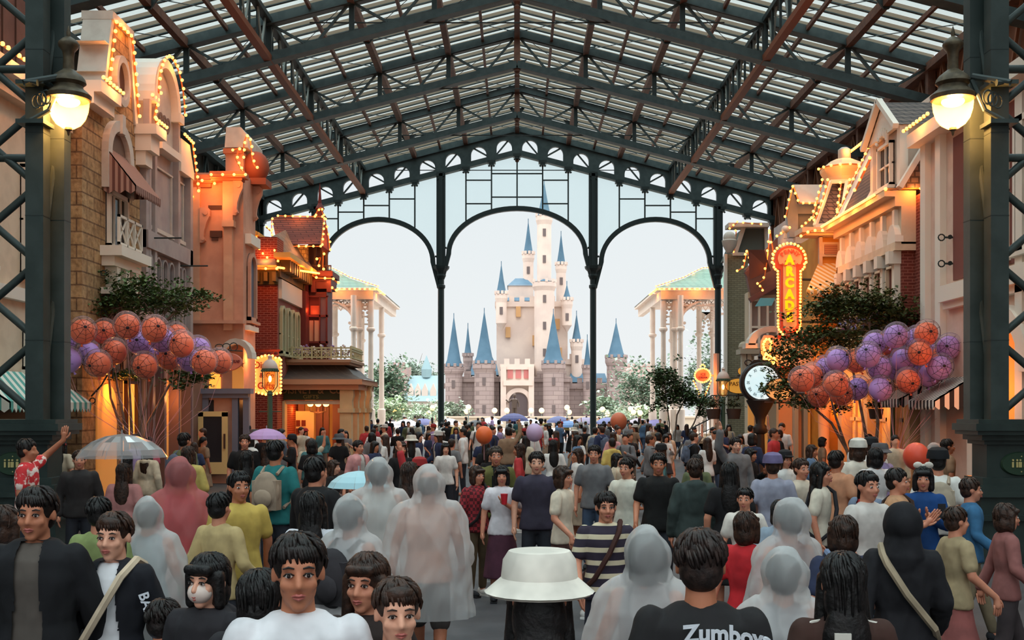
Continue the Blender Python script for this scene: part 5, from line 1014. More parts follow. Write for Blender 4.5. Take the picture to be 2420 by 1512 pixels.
# ================================================================ street furniture, trees, balloons, plaza and castle
def streetlamp(px, D, ytop, label, post=(64, 92, 78)):
    k = D / F; x = (px - CX) * k; Z = lambda dy: H + (CY - ytop - dy) * k * (D and 1)
    zt = H + (CY - ytop) * k; o = empty('street_lamp', (x, D, 0), label, 'street lamp', 'gas-style street lamps under the roof'); pm = mat('lamp_post_green', post, .5)
    m = MB(); m.lathe([(.16, 0), (.16, .5), (.1, .6), (.075, .8), (.07, zt - 1.1), (.09, zt - 1.08), (.06, zt - 1.02), (.055, zt - .98)], (x, D, 0), 14); m.tube([(x - .3, D, zt - 1.55), (x + .3, D, zt - 1.55)], .014, 6); m.build('post', pm, o, True)
    m = MB()
    for s in (-1, 1): m.tube([(x, D, zt - 1.08), (x + s * .1, D, zt - 1.0), (x + s * .2, D, zt - .86), (x + s * .2, D, zt - .4)], .014, 6)
    m.build('cradle', pm, o)
    m = MB(); m.lathe([(.21, zt - .40), (.22, zt - .36), (.19, zt - .26), (.13, zt - .17), (.06, zt - .13), (.05, zt - .07), (.07, zt - .05), (.02, zt - .01), (0, zt)], (x, D, 0), 20); m.build('dome_cap', mat('pale_dome', (208, 190, 180), .5), o, True)
    m = MB(); m.lathe([(.225, zt - .43), (.225, zt - .38), (.20, zt - .38), (.20, zt - .43)], (x, D, 0), 20)
    for k_ in range(20): a = 2 * PI * k_ / 20; m.sphere((x + .22 * math.cos(a), D + .22 * math.sin(a), zt - .44), .03, 6, 4)
    m.build('scalloped_rim', pm, o, True)
    MB().lathe([(.15, zt - .42), (.15, zt - .8), (.11, zt - .95), (.08, zt - .97)], (x, D, 0), 20).build('glass', glassmat('lamp_glass', (255, 226, 180), .12, (255, 210, 150)), o, True)
    MB().sphere((x, D, zt - .66), (.045, .045, .09), 10, 8).build('flame', mat('flame', (255, 220, 150), .5, emit=16, ecol=(255, 190, 110)), o, True)
    lamp('lamp_light', (x, D, zt - .66), 25, .05, (255, 170, 90), o); return o
streetlamp(638, 30, 838, 'green street lamp with pale dome in front of the lit shield sign')
streetlamp(1709, 37, 868, 'green street lamp beside the right iron column and pastry sign')
rnd = random.Random(3)
def basket(px, py, D, label, hang=True):
    c = P(px, py, D); o = empty('hanging_basket', c, label, 'hanging planter', 'hanging flower baskets'); k = D / F
    MB().lathe([(14 * k, -22 * k), (18 * k, 2 * k), (17 * k, 2 * k), (13 * k, -20 * k)], tuple(c), 12).build('pot', mat('dark_pot', (72, 56, 50), .7), o, True)
    m = MB()
    for _ in range(160): m2 = c + Vector((rnd.gauss(0, 9 * k), rnd.gauss(0, 9 * k), 6 * k + abs(rnd.gauss(0, 9 * k)))); leaf(m, m2, .11, rnd)
    m.build('foliage', mat('basket_green', (70, 76, 50), .7), o); MB().tube([c + Vector((0, 0, -22 * k + .02)) , c + Vector((0, 0, 34 * k))], .012, 5).build('hook', M_steeld, o); return o
basket(1686, 968, 37, 'flower basket hanging by the right iron column, nearest the stairs'); basket(1734, 968, 37, 'flower basket hanging between the street lamp and the street clock')
basket(2070, 968, 27, 'flower basket under the right balloons, beside the tree trunks'); basket(2152, 968, 27, 'flower basket under the right balloons, beside the striped awnings')
basket(863, 968, 75.7, 'small flower basket on the left veranda column')
p_ = P(2110, 0, 27); m = MB(); m.lathe([(.12, 0), (.08, .5), (.06, 1), (.055, 4.1), (.09, 4.15), (.0, 4.4)], (p_.x, 27, 0), 12); m.tube([(p_.x - .55, 27, 2.75), (p_.x + .55, 27, 2.75)], .02, 6); tag(m.build('planter_post', mat('lamp_post_green'), None, True, loc=(p_.x, 27, 0)), 'green post carrying two flower baskets under the right balloons', 'post')
p_ = P(1709, 0, 37.3); m = MB(); m.tube([(p_.x - .45, 37.0, 2.68), (p_.x + .45, 37.0, 2.68)], .02, 6); m.tube([(p_.x - .45, 37.0, 2.68), (p_.x - .5, 37.0, 2.55)], .02, 6); tag(m.build('basket_arm', M_steeld, None, loc=(p_.x, 37, 2.6)), 'thin iron arm carrying baskets on the right street lamp', 'bracket')
# street clock
D = 32; c = P(1797, 904, D); o = empty('street_clock', (c.x, D, 0), 'black post clock with glowing white roman dial by the arcade', 'clock')
m = MB(); m.lathe([(.3, 0), (.3, .3), (.2, .45), (.14, .8), (.12, c.z - 1.5), (.2, c.z - 1.45), (.22, c.z - 1.3), (.13, c.z - 1.2), (.16, c.z - 1.0), (.34, c.z - .68), (.42, c.z - .52), (.2, c.z - .4)], (c.x, D, 0), 16, sq=(1, .6)); m.build('post', mat('clock_black', (42, 36, 34), .45), o, True)
m = MB(); m.lathe([(.49, -.16), (.56, -.18), (.6, -.12), (.6, .12), (.56, .18), (.0, .18)], tuple(c), 36, axis='y'); m.build('case', mat('clock_black'), o, True)
m = MB(); m.prism([(c.x - .35, D - .08, c.z + .52), (c.x + .35, D - .08, c.z + .52), (c.x + .2, D - .08, c.z + .66), (c.x - .2, D - .08, c.z + .66)], (0, .16, 0)); m.lathe([(.1, .62), (.06, .7), (.08, .76), (.02, .85), (0, 1.05)], tuple(c), 10)
for s in (-1, 1): m.tube([(c.x + s * (.35 + .1 * math.sin(a)), D, c.z + .58 - .08 * math.cos(a)) for a in [PI * 1.5 * k / 8 for k in range(9)]], .02, 5)
m.build('crest', mat('clock_black'), o)
m = MB(); m.lathe([(0, -.2), (.49, -.2), (.49, -.17), (0, -.17)], tuple(c), 36, axis='y'); dial = m.build('dial', mat('clock_dial', (222, 242, 245), .4, emit=.75, ecol=(205, 238, 245)), o)
nm = mat('numeral_grey', (70, 78, 84), .6)
for i, t in enumerate(['XII', 'I', 'II', 'III', 'IIII', 'V', 'VI', 'VII', 'VIII', 'IX', 'X', 'XI']):
    a = PI * 2 * i / 12; text(t, (c.x + .39 * math.sin(a), D - .205, c.z + .39 * math.cos(a)), .12, nm, dial, rot=(R(90), a, 0), extrude=.003, sx=.8, name='numeral')
m = MB(); 
for a, L, w in ((R(200), .2, .03), (R(172), .3, .02)): m.bar((c.x, D - .22, c.z), (c.x + L * math.sin(a), D - .22, c.z + L * math.cos(a)), w, .01, (0, 1, 0))
m.build('hands', nm, o)
# ---------------------------------------------------------------- trees
def tree(name, label, base, trunks, blobs, n, ls, col, group=None, bark=(150, 134, 120), seed=1, cat='tree', tr=.05):
    r_ = random.Random(seed); o = empty(name, base, label, cat, group); m = MB(); tips = []
    for t in trunks:
        t = [Vector(p) for p in t]; m.tube(t, [tr * (1 - .65 * i / (len(t) - 1)) for i in range(len(t))], 7); tips.append(t[-1])
    for c, rr in blobs:
        t = min(tips, key=lambda p: (p - Vector(c)).length); c = Vector(c)
        for _ in range(4):
            e = c + Vector((r_.gauss(0, rr[0] * .5), r_.gauss(0, rr[1] * .5), r_.gauss(0, rr[2] * .4))); mid = (t + e) / 2 + Vector((0, 0, .1)); m.tube([t, mid, e], [tr * .35, tr * .22, tr * .1], 5)
    m.build('trunk', noisemat('bark_' + str(bark), bark, tuple(int(v * .75) for v in bark), 6, .85, .3), o, True)
    lf = [MB(), MB()]; tot = sum(b[1][0] * b[1][1] * b[1][2] for b in blobs) ** 1.0
    for c, rr in blobs:
        k = int(n * (rr[0] * rr[1] * rr[2]) / tot); clumps = [Vector((r_.gauss(0, .5), r_.gauss(0, .5), r_.gauss(0, .45))) for _ in range(max(6, k // 22))]
        for _ in range(k):
            q = r_.choice(clumps); v = q + Vector((r_.gauss(0, .17), r_.gauss(0, .17), r_.gauss(0, .15)))
            leaf(lf[r_.random() < .4], Vector(c) + Vector((v.x * rr[0], v.y * rr[1], v.z * rr[2])), ls * r_.uniform(.7, 1.3), r_)
    f = lf[0].build('foliage', mat('leaf_a' + str(col), col, .6), o); lf[1].build('foliage_light', mat('leaf_b' + str(col), tuple(min(255, int(v * 1.3 + 8)) for v in col), .6), o); return o
def pt(px, py, D): return tuple(P(px, py, D))
D = 25.2
tree('street_tree', 'slim multi-stemmed tree rising behind the left balloons, in front of the stone house', pt(300, 1190, D),
     [[pt(292, 1195, D), pt(300, 1050, D), pt(262, 940, D), pt(255, 850, D), pt(250, 760, D)], [pt(300, 1195, D), pt(302, 1040, D), pt(275, 900, D - .1), pt(285, 800, D)], [pt(305, 1195, D), pt(312, 1040, D + .1), pt(305, 900, D + .1), pt(300, 760, D)], [pt(310, 1195, D), pt(325, 1030, D), pt(360, 900, D), pt(370, 780, D)], [pt(312, 1195, D), pt(350, 1000, D + .2), pt(400, 910, D + .2), pt(455, 860, D)]],
     [(pt(245, 725, D), (.75, .6, .38)), (pt(320, 692, D), (.7, .6, .45)), (pt(385, 715, D), (.8, .6, .32)), (pt(455, 700, D), (.55, .5, .18)), (pt(430, 895, D), (.6, .4, .25)), (pt(300, 885, D), (.4, .4, .2)), (pt(480, 885, D), (.4, .3, .2))], 5200, .105, (62, 84, 46), 'small street trees', seed=4)
D = 26.2
tree('street_tree', 'leafy street tree above the right balloons, beside the flower box', pt(2040, 1150, D),
     [[pt(2052, 1165, D), pt(2050, 1050, D), pt(2030, 940, D), pt(2010, 850, D), pt(2005, 780, D)], [pt(2060, 1165, D), pt(2075, 1000, D), pt(2060, 850, D), pt(2055, 770, D)], [pt(2030, 1165, D), pt(2005, 1070, D), pt(1965, 1000, D), pt(1925, 965, D), pt(1880, 930, D - .2)], [pt(2035, 1165, D), pt(2000, 1060, D), pt(1975, 985, D), pt(1960, 930, D)]],
     [(pt(1985, 730, D), (.85, .7, .5)), (pt(2045, 725, D), (.9, .7, .45)), (pt(2115, 745, D), (.8, .6, .33)), (pt(1920, 800, D), (.75, .6, .32)), (pt(1870, 835, D - .3), (.6, .5, .35)), (pt(1985, 800, D), (.8, .6, .25)), (pt(1868, 900, D - .6), (.45, .4, .45)), (pt(1900, 950, D - .3), (.55, .5, .2)), (pt(1825, 915, D - .6), (.28, .4, .25)), (pt(1980, 965, D), (.4, .4, .16))], 9000, .105, (58, 70, 34), 'small street trees', seed=9)
D = 48
tree('street_tree', 'small dark leafy tree in front of the right white veranda', pt(1592, 1080, D), [[pt(1580, 1085, D), pt(1582, 1000, D), pt(1572, 920, D)], [pt(1590, 1085, D), pt(1600, 980, D), pt(1625, 930, D)], [pt(1592, 1085, D), pt(1640, 1000, D), pt(1660, 950, D)]],
     [(pt(1575, 895, D), (.75, .7, .55)), (pt(1600, 930, D), (.9, .7, .5)), (pt(1640, 945, D), (.8, .6, .4)), (pt(1660, 970, D), (.4, .4, .3)), (pt(1565, 955, D), (.5, .5, .3))], 4200, .15, (66, 84, 50), 'small street trees', seed=12)
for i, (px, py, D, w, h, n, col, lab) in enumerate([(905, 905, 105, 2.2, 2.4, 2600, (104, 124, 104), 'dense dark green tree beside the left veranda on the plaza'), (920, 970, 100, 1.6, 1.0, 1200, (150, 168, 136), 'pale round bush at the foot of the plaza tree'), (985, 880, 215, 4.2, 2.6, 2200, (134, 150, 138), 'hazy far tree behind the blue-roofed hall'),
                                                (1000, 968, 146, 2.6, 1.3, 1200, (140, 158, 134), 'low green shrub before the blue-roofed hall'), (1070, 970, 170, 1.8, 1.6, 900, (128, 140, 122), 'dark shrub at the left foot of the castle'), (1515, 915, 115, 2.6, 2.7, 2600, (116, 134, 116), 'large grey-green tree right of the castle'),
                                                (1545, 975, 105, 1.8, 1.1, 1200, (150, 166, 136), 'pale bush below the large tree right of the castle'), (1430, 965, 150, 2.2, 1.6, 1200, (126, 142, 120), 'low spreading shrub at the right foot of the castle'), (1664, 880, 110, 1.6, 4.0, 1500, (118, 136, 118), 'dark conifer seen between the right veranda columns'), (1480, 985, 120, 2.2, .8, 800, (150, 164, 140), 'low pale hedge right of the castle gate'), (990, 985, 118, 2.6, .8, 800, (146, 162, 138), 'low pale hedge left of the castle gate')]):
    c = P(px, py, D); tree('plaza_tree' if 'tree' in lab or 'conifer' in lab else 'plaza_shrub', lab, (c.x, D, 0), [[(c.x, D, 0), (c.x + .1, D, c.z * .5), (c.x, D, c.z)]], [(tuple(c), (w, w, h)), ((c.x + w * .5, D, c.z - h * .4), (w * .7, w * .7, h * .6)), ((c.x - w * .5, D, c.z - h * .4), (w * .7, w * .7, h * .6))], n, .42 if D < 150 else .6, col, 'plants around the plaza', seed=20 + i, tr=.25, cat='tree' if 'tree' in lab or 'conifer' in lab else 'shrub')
# ---------------------------------------------------------------- balloons
SH = .285
def web_mesh():
    m = MB(); r = SH + .006
    pt_ = lambda a, t: (r * math.sin(t) * math.cos(a), -r * math.cos(t), r * math.sin(t) * math.sin(a))
    for k in range(9):
        a = 2 * PI * k / 9; m.tube([pt_(a, .05 + 1.15 * j / 6) for j in range(7)], .0042, 4)
    for t in (.3, .62, .95):
        P2 = []
        for k in range(10):
            a = 2 * PI * k / 9; P2.append(pt_(a, t)); P2.append(pt_(a + PI / 9, t - .09))
        m.tube(P2[:-1], .0034, 4)
    m.sphere((0, -r, 0), (.035, .012, .03), 8, 6); return m.build('web_print', mat('black_print', (34, 26, 34), .5), None)
proto = {}
shell = glassmat('clear_balloon', (253, 250, 250), .13, (246, 236, 240), .02)
for nm, col in (('orange', (255, 122, 78)), ('purple', (190, 150, 232))):
    o = empty('balloon', (0, 0, 0))
    MB().sphere((0, 0, 0), (SH, SH, SH * 1.05), 24, 16).build('clear_shell', shell, o, True)
    mi = mat('inner_' + nm, col, .35); bsdf(mi).inputs['Coat Weight'].default_value = .3
    MB().sphere((0, .01, -.03), (.248, .232, .256), 20, 14).build('inner_balloon', mi, o, True)
    MB().lathe([(.0, -.36), (.03, -.35), (.012, -.31), (.02, -.295)], (0, 0, 0), 8).build('knot', mi, o)
    w = web_mesh(); w.parent = o; proto[nm] = o
def cluster(lst, D0, hand, side, grp, seller):
    r_ = random.Random(len(lst)); placed = []; k = {}
    for i, (px, py, c) in enumerate(lst):
        best = None
        for t in range(40):
            D = D0 + (.0 if t == 0 else r_.uniform(-.2, 1.9)); p = P(px, py, D)
            d = min([(p - q).length for q in placed] or [9])
            if d > 2 * SH * 1.06: best = p; break
            if best is None or d > best[1] if isinstance(best, tuple) else best is None: best = (p, d)
        p = best[0] if isinstance(best, tuple) else best; placed.append(p); col = 'orange' if c == 'O' else 'purple'
        o = copytree(proto[col]); o.location = p; o.rotation_euler = (r_.uniform(-.4, .3), r_.uniform(-.5, .5), r_.uniform(-.6, .6))
        lm_ = f'{col} web-print balloon in clear shell, '
        row = sorted(q[0] for q in lst).index(px); hi = sorted(q[1] for q in lst).index(py)
        o['label'] = lm_ + f'{side} bunch, {ORD[row]} from its street lamp side' if False else lm_ + f'{ORD[row]} from left in {side} bunch'
        o['category'] = 'balloon'; o['group'] = grp
        h = Vector(hand) - p; s = MB().tube([Vector((0, 0, -.34)), Vector((h.x * .15, h.y * .15, -.34 + h.z * .3)), Vector((h.x * .8, h.y * .8, h.z * .8)), h], .0035, 3).build('string', mat('pink_string', (230, 170, 180), .6), None)
        s.parent = o; e = o.rotation_euler.to_matrix().inverted(); s.matrix_basis = e.to_4x4()
ORD = ['first', 'second', 'third', 'fourth', 'fifth', 'sixth', 'seventh', 'eighth', 'ninth', 'tenth', 'eleventh', 'twelfth', 'thirteenth', 'fourteenth', 'fifteenth', 'sixteenth', 'seventeenth', 'eighteenth', 'nineteenth', 'twentieth', 'twenty-first', 'twenty-second', 'twenty-third', 'twenty-fourth', 'twenty-fifth', 'twenty-sixth', 'twenty-seventh', 'twenty-eighth', 'twenty-ninth', 'thirtieth', 'thirty-first', 'thirty-second', 'thirty-third', 'thirty-fourth']
LB = [(160, 848, 'P'), (180, 872, 'P'), (150, 800, 'P'), (196, 780, 'O'), (209, 833, 'P'), (232, 858, 'O'), (246, 782, 'O'), (271, 829, 'O'), (300, 768, 'O'), (322, 790, 'P'), (328, 806, 'P'), (341, 862, 'O'), (352, 832, 'P'), (366, 776, 'O'), (384, 800, 'P'), (396, 842, 'O'), (416, 790, 'O'), (430, 812, 'O'), (446, 846, 'P'), (468, 822, 'P'), (482, 852, 'O'), (519, 852, 'O')]
RB = [(1894, 896, 'O'), (1935, 933, 'O'), (1920, 886, 'O'), (1951, 868, 'P'), (1976, 906, 'O'), (1980, 848, 'P'), (1990, 928, 'O'), (2023, 852, 'O'), (2027, 916, 'P'), (2052, 838, 'P'), (2077, 868, 'P'), (2082, 917, 'P'), (2068, 810, 'P'), (2099, 808, 'O'), (2100, 836, 'O'), (2118, 792, 'P'), (2134, 848, 'P'), (2146, 898, 'O'), (2150, 804, 'P'), (2167, 798, 'P'), (2190, 786, 'O'), (2198, 884, 'P'), (2199, 836, 'P'), (2219, 800, 'P'), (2230, 838, 'O'), (2243, 818, 'P'), (2251, 888, 'P'), (2262, 856, 'O'), (2172, 832, 'O'), (2108, 868, 'P'), (2160, 862, 'P'), (2222, 866, 'P')]
cluster(LB, 22.6, pt(352, 1085, 23.2), 'left', 'left bunch of web print balloons', 0)
cluster(RB, 23.6, pt(2116, 1100, 24.2), 'right', 'right bunch of web print balloons', 1)
for o in proto.values():
    for ch in list(o.children): bpy.data.objects.remove(ch)
    bpy.data.objects.remove(o)
# ---------------------------------------------------------------- plaza lamps, wall, statue, stairs
gl = mat('plaza_globe', (255, 236, 190), .4, emit=1.6, ecol=(255, 205, 130)); pp_ = mat('plaza_post', (120, 132, 128), .6)
for i, (px, py, D) in enumerate([(933, 973, 100), (944, 964, 104), (952, 968, 108), (1022, 964, 118), (1014, 976, 140), (1107, 962, 125), (1103, 972, 150), (1169, 970, 160), (1198, 970, 160), (1255, 970, 160), (1280, 970, 160), (1340, 963, 125), (1345, 974, 150), (1424, 967, 118), (1436, 978, 140), (1490, 966, 110), (1497, 974, 104), (1513, 976, 100), (1508, 964, 112)]):
    c = P(px, py, D); o = empty('plaza_lamp', (c.x, D, 0), f'glowing globe lamp on the plaza, {ORD[sorted([933,944,952,1022,1014,1107,1103,1169,1198,1255,1280,1340,1345,1424,1436,1490,1497,1513,1508]).index(px)]} from the left', 'lamp', 'globe lamps on the plaza')
    MB().sphere(tuple(c), 6.5 / F * D, 12, 8).build('globe', gl, o, True); MB().tube([(c.x, D, 0), (c.x, D, c.z - .2)], .06, 6).build('post', pp_, o)
m = MB(); m.box((-22, 135, 0), (22, 136, 1.3)); m.box((-22.2, 134.8, 1.2), (22.2, 136.2, 1.4)); tag(m.build('planter_wall', mat('cream_low_wall', (206, 190, 168), .8), None, loc=(0, 135, 0)), 'low cream wall ringing the plaza before the castle', 'wall')
# bronze statue of a standing man on a plinth
bz = mat('statue_bronze', (92, 78, 70), .5, .4)
c = P(1216, 985, 128); k = 128 / F; o = empty('bronze_statue', (c.x, 128, 0), 'bronze statue of a standing figure in front of the castle gate', 'statue')
MB().lathe([(1.0, 0), (1.0, 1.1), (.8, 1.2), (.8, 1.5), (0, 1.5)], (c.x, 128, 0), 10).build('pedestal', bz, o)
m = MB(); m.tube([(c.x - .15, 128, 1.5), (c.x - .15, 128, 2.4), (c.x - .1, 128, 2.6)], [.16, .18, .2], 8); m.tube([(c.x + .15, 128, 1.5), (c.x + .15, 128, 2.4), (c.x + .1, 128, 2.6)], [.16, .18, .2], 8); m.tube([(c.x, 128, 2.4), (c.x, 128, 2.9), (c.x, 128, 3.4), (c.x, 128, 3.6)], [.32, .34, .36, .1], 10); m.tube([(c.x - .3, 128, 3.4), (c.x - .7, 127.9, 3.1), (c.x - 1.0, 127.8, 3.35)], [.13, .11, .09], 7); m.tube([(c.x + .3, 128, 3.4), (c.x + .5, 128, 2.9), (c.x + .5, 127.9, 2.5)], [.13, .11, .09], 7); m.sphere((c.x, 128, 3.85), (.2, .22, .26), 12, 8); m.build('figure', bz, o, True)
# stairs by the right veranda
o = empty('veranda_stairs', (11.3, 63, 0), 'railed stairs climbing to the right white veranda', 'staircase'); m = MB()
for i in range(8): m.box((9.4 + i * .3, 60.5, 0), (12.2, 62.5, .17 * (i + 1)))
m.build('steps', mat('sand_steps', (206, 176, 146), .8), o); m = MB()
for i in range(16): x = 9.2 + i * .2; z = .17 * max(0, (x - 9.4) / .3 + 1); m.bar((x, 60.4, z), (x, 60.4, z + 1.0), .03, .03)
m.bar((9.2, 60.4, 1.0), (12.2, 60.4, 2.5), .06, .06); m.bar((9.2, 60.4, .45), (12.2, 60.4, 1.95), .04, .04); m.build('railing', M_steeld, o)
# ---------------------------------------------------------------- plain fairy-tale style castle (generic) and neighbouring halls
KD = 205.0; kk = KD / F
cst = brickmat('castle_stone', (172, 154, 148), (160, 142, 138), (140, 124, 120), 2.2, .8, .06, .9, .2)  # stone lightened so the distance haze sits in its colour
ccr = noisemat('castle_cream', (226, 206, 192), (214, 194, 182), .3, .8)
cbl = noisemat('castle_blue_roof', (78, 110, 130), (68, 100, 120), .4, .6)
castle = empty('castle', (P(1265, 0, KD).x, KD, 0), 'plain pale castle with blue cone roofs and a tall cream tower', 'castle')
Zc = lambda y: H + (CY - y) * kk
Xc = lambda px: (px - CX) * kk
def cren(m, x0, x1, y0, z, w=.9):
    n = max(2, int((x1 - x0) / (2 * w)))
    for i in range(n): a = x0 + (x1 - x0) * (i + .25) / n; m.box((a, y0, z), (a + (x1 - x0) / n * .5, y0 + .6, z + 1.0))
def wallblk(name, pa, pb, yt, m_, dy=0, dep=6, cr_=True, yb=1010):
    m = MB(); m.box((Xc(pa), KD + dy, 0), (Xc(pb), KD + dy + dep, Zc(yt)));
    if cr_:
        m.box((Xc(pa) - .3, KD + dy - .4, Zc(yt) - 1.0), (Xc(pb) + .3, KD + dy + dep, Zc(yt))); cren(m, Xc(pa), Xc(pb), KD + dy - .4, Zc(yt))
    return m.build(name, m_, castle)
def ctower(px, r, yt, ycone, m_, dy=-2, base=0, col=None, flare=True, spire=10):
    x = Xc(px); rr = r * kk; y = KD + dy; z0 = Zc(base) if base else 0; zt = Zc(yt)
    m = MB(); pr = [(rr, z0), (rr, zt - 1.6), (rr * 1.18, zt - .8), (rr * 1.18, zt)]
    if base: pr = [(.1, z0 - rr * 1.4), (rr * .5, z0 - rr * .7)] + pr
    m.lathe(pr + [(0, zt)], (x, y, 0), 18); 
    for k_ in range(9): a = 2 * PI * k_ / 9; m.box((x + rr * 1.1 * math.cos(a) - .25, y + rr * 1.1 * math.sin(a) - .25, zt), (x + rr * 1.1 * math.cos(a) + .25, y + rr * 1.1 * math.sin(a) + .25, zt + .6))
    t = m.build('tower', m_, castle); zc_ = Zc(ycone)
    m = MB(); m.lathe([(rr * 1.12, zt + .1), (rr * .8, zt + (zc_ - zt) * .14), (rr * .45, zt + (zc_ - zt) * .5), (.06, zc_)], (x, y, 0), 18); m.tube([(x, y, zc_ - .2), (x, y, zc_ + spire * kk)], .07, 5); m.build('cone_roof', cbl, t, True)
    m = MB()
    for j, zz in enumerate([zt - 3 - 5 * q for q in range(int((zt - z0) / 9) + 1)]): m.box((x - .3, y - rr - .12, zz - .9), (x + .3, y - rr + .1, zz + .5))
    m.each('slit_window', mat('castle_window', (110, 98, 96), .5), t); return t
wallblk('outer_wall', 1052, 1478, 905, cst, 2); wallblk('gatehouse', 1186, 1258, 862, ccr, -3); wallblk('keep', 1172, 1345, 705, ccr, 6, 12); wallblk('upper_keep', 1200, 1262, 660, ccr, 9, 8, False); wallblk('side_hall', 1345, 1382, 845, ccr, 6, 8); wallblk('front_wall', 1092, 1180, 890, cst, -1); wallblk('front_wall', 1262, 1345, 890, cst, -1)
for px, r, yt, yc_, mm, dy, base in ((1074, 20, 868, 752, cst, -2, 0), (1146, 23, 862, 742, cst, -4, 0), (1306, 24, 862, 744, cst, -4, 0), (1456, 22, 846, 762, cst, 0, 0), (1104, 10, 840, 770, cst, 3, 0), (1366, 13, 805, 738, ccr, 5, 0), (1184, 13, 690, 620, ccr, 4, 760), (1342, 12, 705, 668, ccr, 4, 765), (1250, 13, 580, 500, ccr, 12, 0), (1331, 12, 610, 535, ccr, 10, 0), (1287, 24, 665, 655, ccr, 2, 0), (1388, 10, 870, 800, cst, 0, 0)):
    ctower(px, r, yt, yc_, mm, dy, base)
ctower(1287, 17, 505, 425, ccr, 3, 0, spire=8)
def hiproof(name, pa, pb, yt, yb, dy, dep=8, inset=.22):
    m = MB(); x0, x1 = Xc(pa), Xc(pb); z0, z1 = Zc(yb), Zc(yt); y0, y1 = KD + dy, KD + dy + dep; ix = (x1 - x0) * inset; iy = dep * .35
    m.add([(x0, y0, z0), (x1, y0, z0), (x1, y1, z0), (x0, y1, z0), (x0 + ix, y0 + iy, z1), (x1 - ix, y0 + iy, z1), (x1 - ix, y1 - iy, z1), (x0 + ix, y1 - iy, z1)], [(0, 1, 5, 4), (1, 2, 6, 5), (2, 3, 7, 6), (3, 0, 4, 7), (4, 5, 6, 7)]); return m.build(name, cbl, castle)
hiproof('low_roof', 1198, 1264, 640, 662, 8.8, 8, .3); hiproof('wing_roof', 1110, 1178, 858, 886, 0, 6, .08); hiproof('wing_roof', 1346, 1440, 880, 902, 3, 5, .06); hiproof('ledge_roof', 1190, 1262, 693, 704, 5.6, 6, .04)
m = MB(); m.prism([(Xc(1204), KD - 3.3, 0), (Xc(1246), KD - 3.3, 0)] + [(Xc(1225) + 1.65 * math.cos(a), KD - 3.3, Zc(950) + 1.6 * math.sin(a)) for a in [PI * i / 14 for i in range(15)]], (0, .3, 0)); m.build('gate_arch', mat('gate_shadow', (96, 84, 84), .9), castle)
m = MB()
for i in range(14): a0, a1 = PI * i / 14, PI * (i + 1) / 14; m.prism([(Xc(1225) + r * math.cos(a), KD - 3.6, Zc(950) + r * math.sin(a)) for r, a in ((2.6, a0), (2.6, a1), (1.8, a1), (1.8, a0))], (0, .5, 0))
for px in (1190, 1255): m.box((Xc(px) - .5, KD - 4, 0), (Xc(px) + .5, KD - 3, Zc(868)))
m.box((Xc(1190), KD - 4.2, Zc(912)), (Xc(1258), KD - 3, Zc(900))); m.build('gate_surround', ccr, castle)
m = MB()
for px in (1206, 1225, 1244): m.box((Xc(px) - .5, KD - 3.2, Zc(895)), (Xc(px) + .5, KD - 2.9, Zc(872)))
m.build('gate_window', mat('faded_red_banner', (196, 120, 116), .7), castle)
m = MB()
for px, py in ((1225, 730), (1320, 760), (1200, 780), (1325, 830), (1265, 800)): m.box((Xc(px) - .45, KD + 5.5 if py > 700 else KD + 8.7, Zc(py) - 1), (Xc(px) + .45, KD + 6.2 if py > 700 else KD + 9.2, Zc(py) + 1))
m.build('keep_window', mat('amber_window', (206, 160, 110), .5), castle)
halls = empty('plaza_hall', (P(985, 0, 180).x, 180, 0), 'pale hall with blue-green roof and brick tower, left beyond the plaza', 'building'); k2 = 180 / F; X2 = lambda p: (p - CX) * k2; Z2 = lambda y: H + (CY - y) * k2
m = MB(); m.box((X2(915), 182, 0), (X2(958), 190, Z2(862)))
for i in range(4): m.box((X2(915 + 11 * i), 181.8, Z2(862)), (X2(921 + 11 * i), 182.6, Z2(855)))
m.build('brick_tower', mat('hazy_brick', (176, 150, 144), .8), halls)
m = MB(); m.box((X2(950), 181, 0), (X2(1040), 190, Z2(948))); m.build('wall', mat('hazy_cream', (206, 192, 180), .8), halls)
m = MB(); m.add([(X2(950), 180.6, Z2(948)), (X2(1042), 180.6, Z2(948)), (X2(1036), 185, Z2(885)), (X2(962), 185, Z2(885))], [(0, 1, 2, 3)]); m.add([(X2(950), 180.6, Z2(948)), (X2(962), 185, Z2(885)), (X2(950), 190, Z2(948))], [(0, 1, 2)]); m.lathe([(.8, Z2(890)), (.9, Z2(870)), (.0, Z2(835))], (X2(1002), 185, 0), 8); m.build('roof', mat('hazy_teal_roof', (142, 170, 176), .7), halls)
m = MB()
for px in (968, 985, 1002, 1022): m.prism([(X2(px) - .5, 181.5, Z2(945)), (X2(px) + .5, 181.5, Z2(945)), (X2(px) + .5, 181.5, Z2(922)), (X2(px), 181.5, Z2(905)), (X2(px) - .5, 181.5, Z2(922))], (0, 2.5, 0))
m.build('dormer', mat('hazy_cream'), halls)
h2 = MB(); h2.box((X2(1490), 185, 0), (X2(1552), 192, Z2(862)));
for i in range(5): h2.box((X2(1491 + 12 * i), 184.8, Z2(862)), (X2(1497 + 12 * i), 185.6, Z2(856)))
tag(h2.build('far_hall', mat('hazy_rose', (204, 176, 168), .8), None, loc=(X2(1520), 186, 0)), 'hazy rose brick hall behind the large tree right of the castle', 'building')
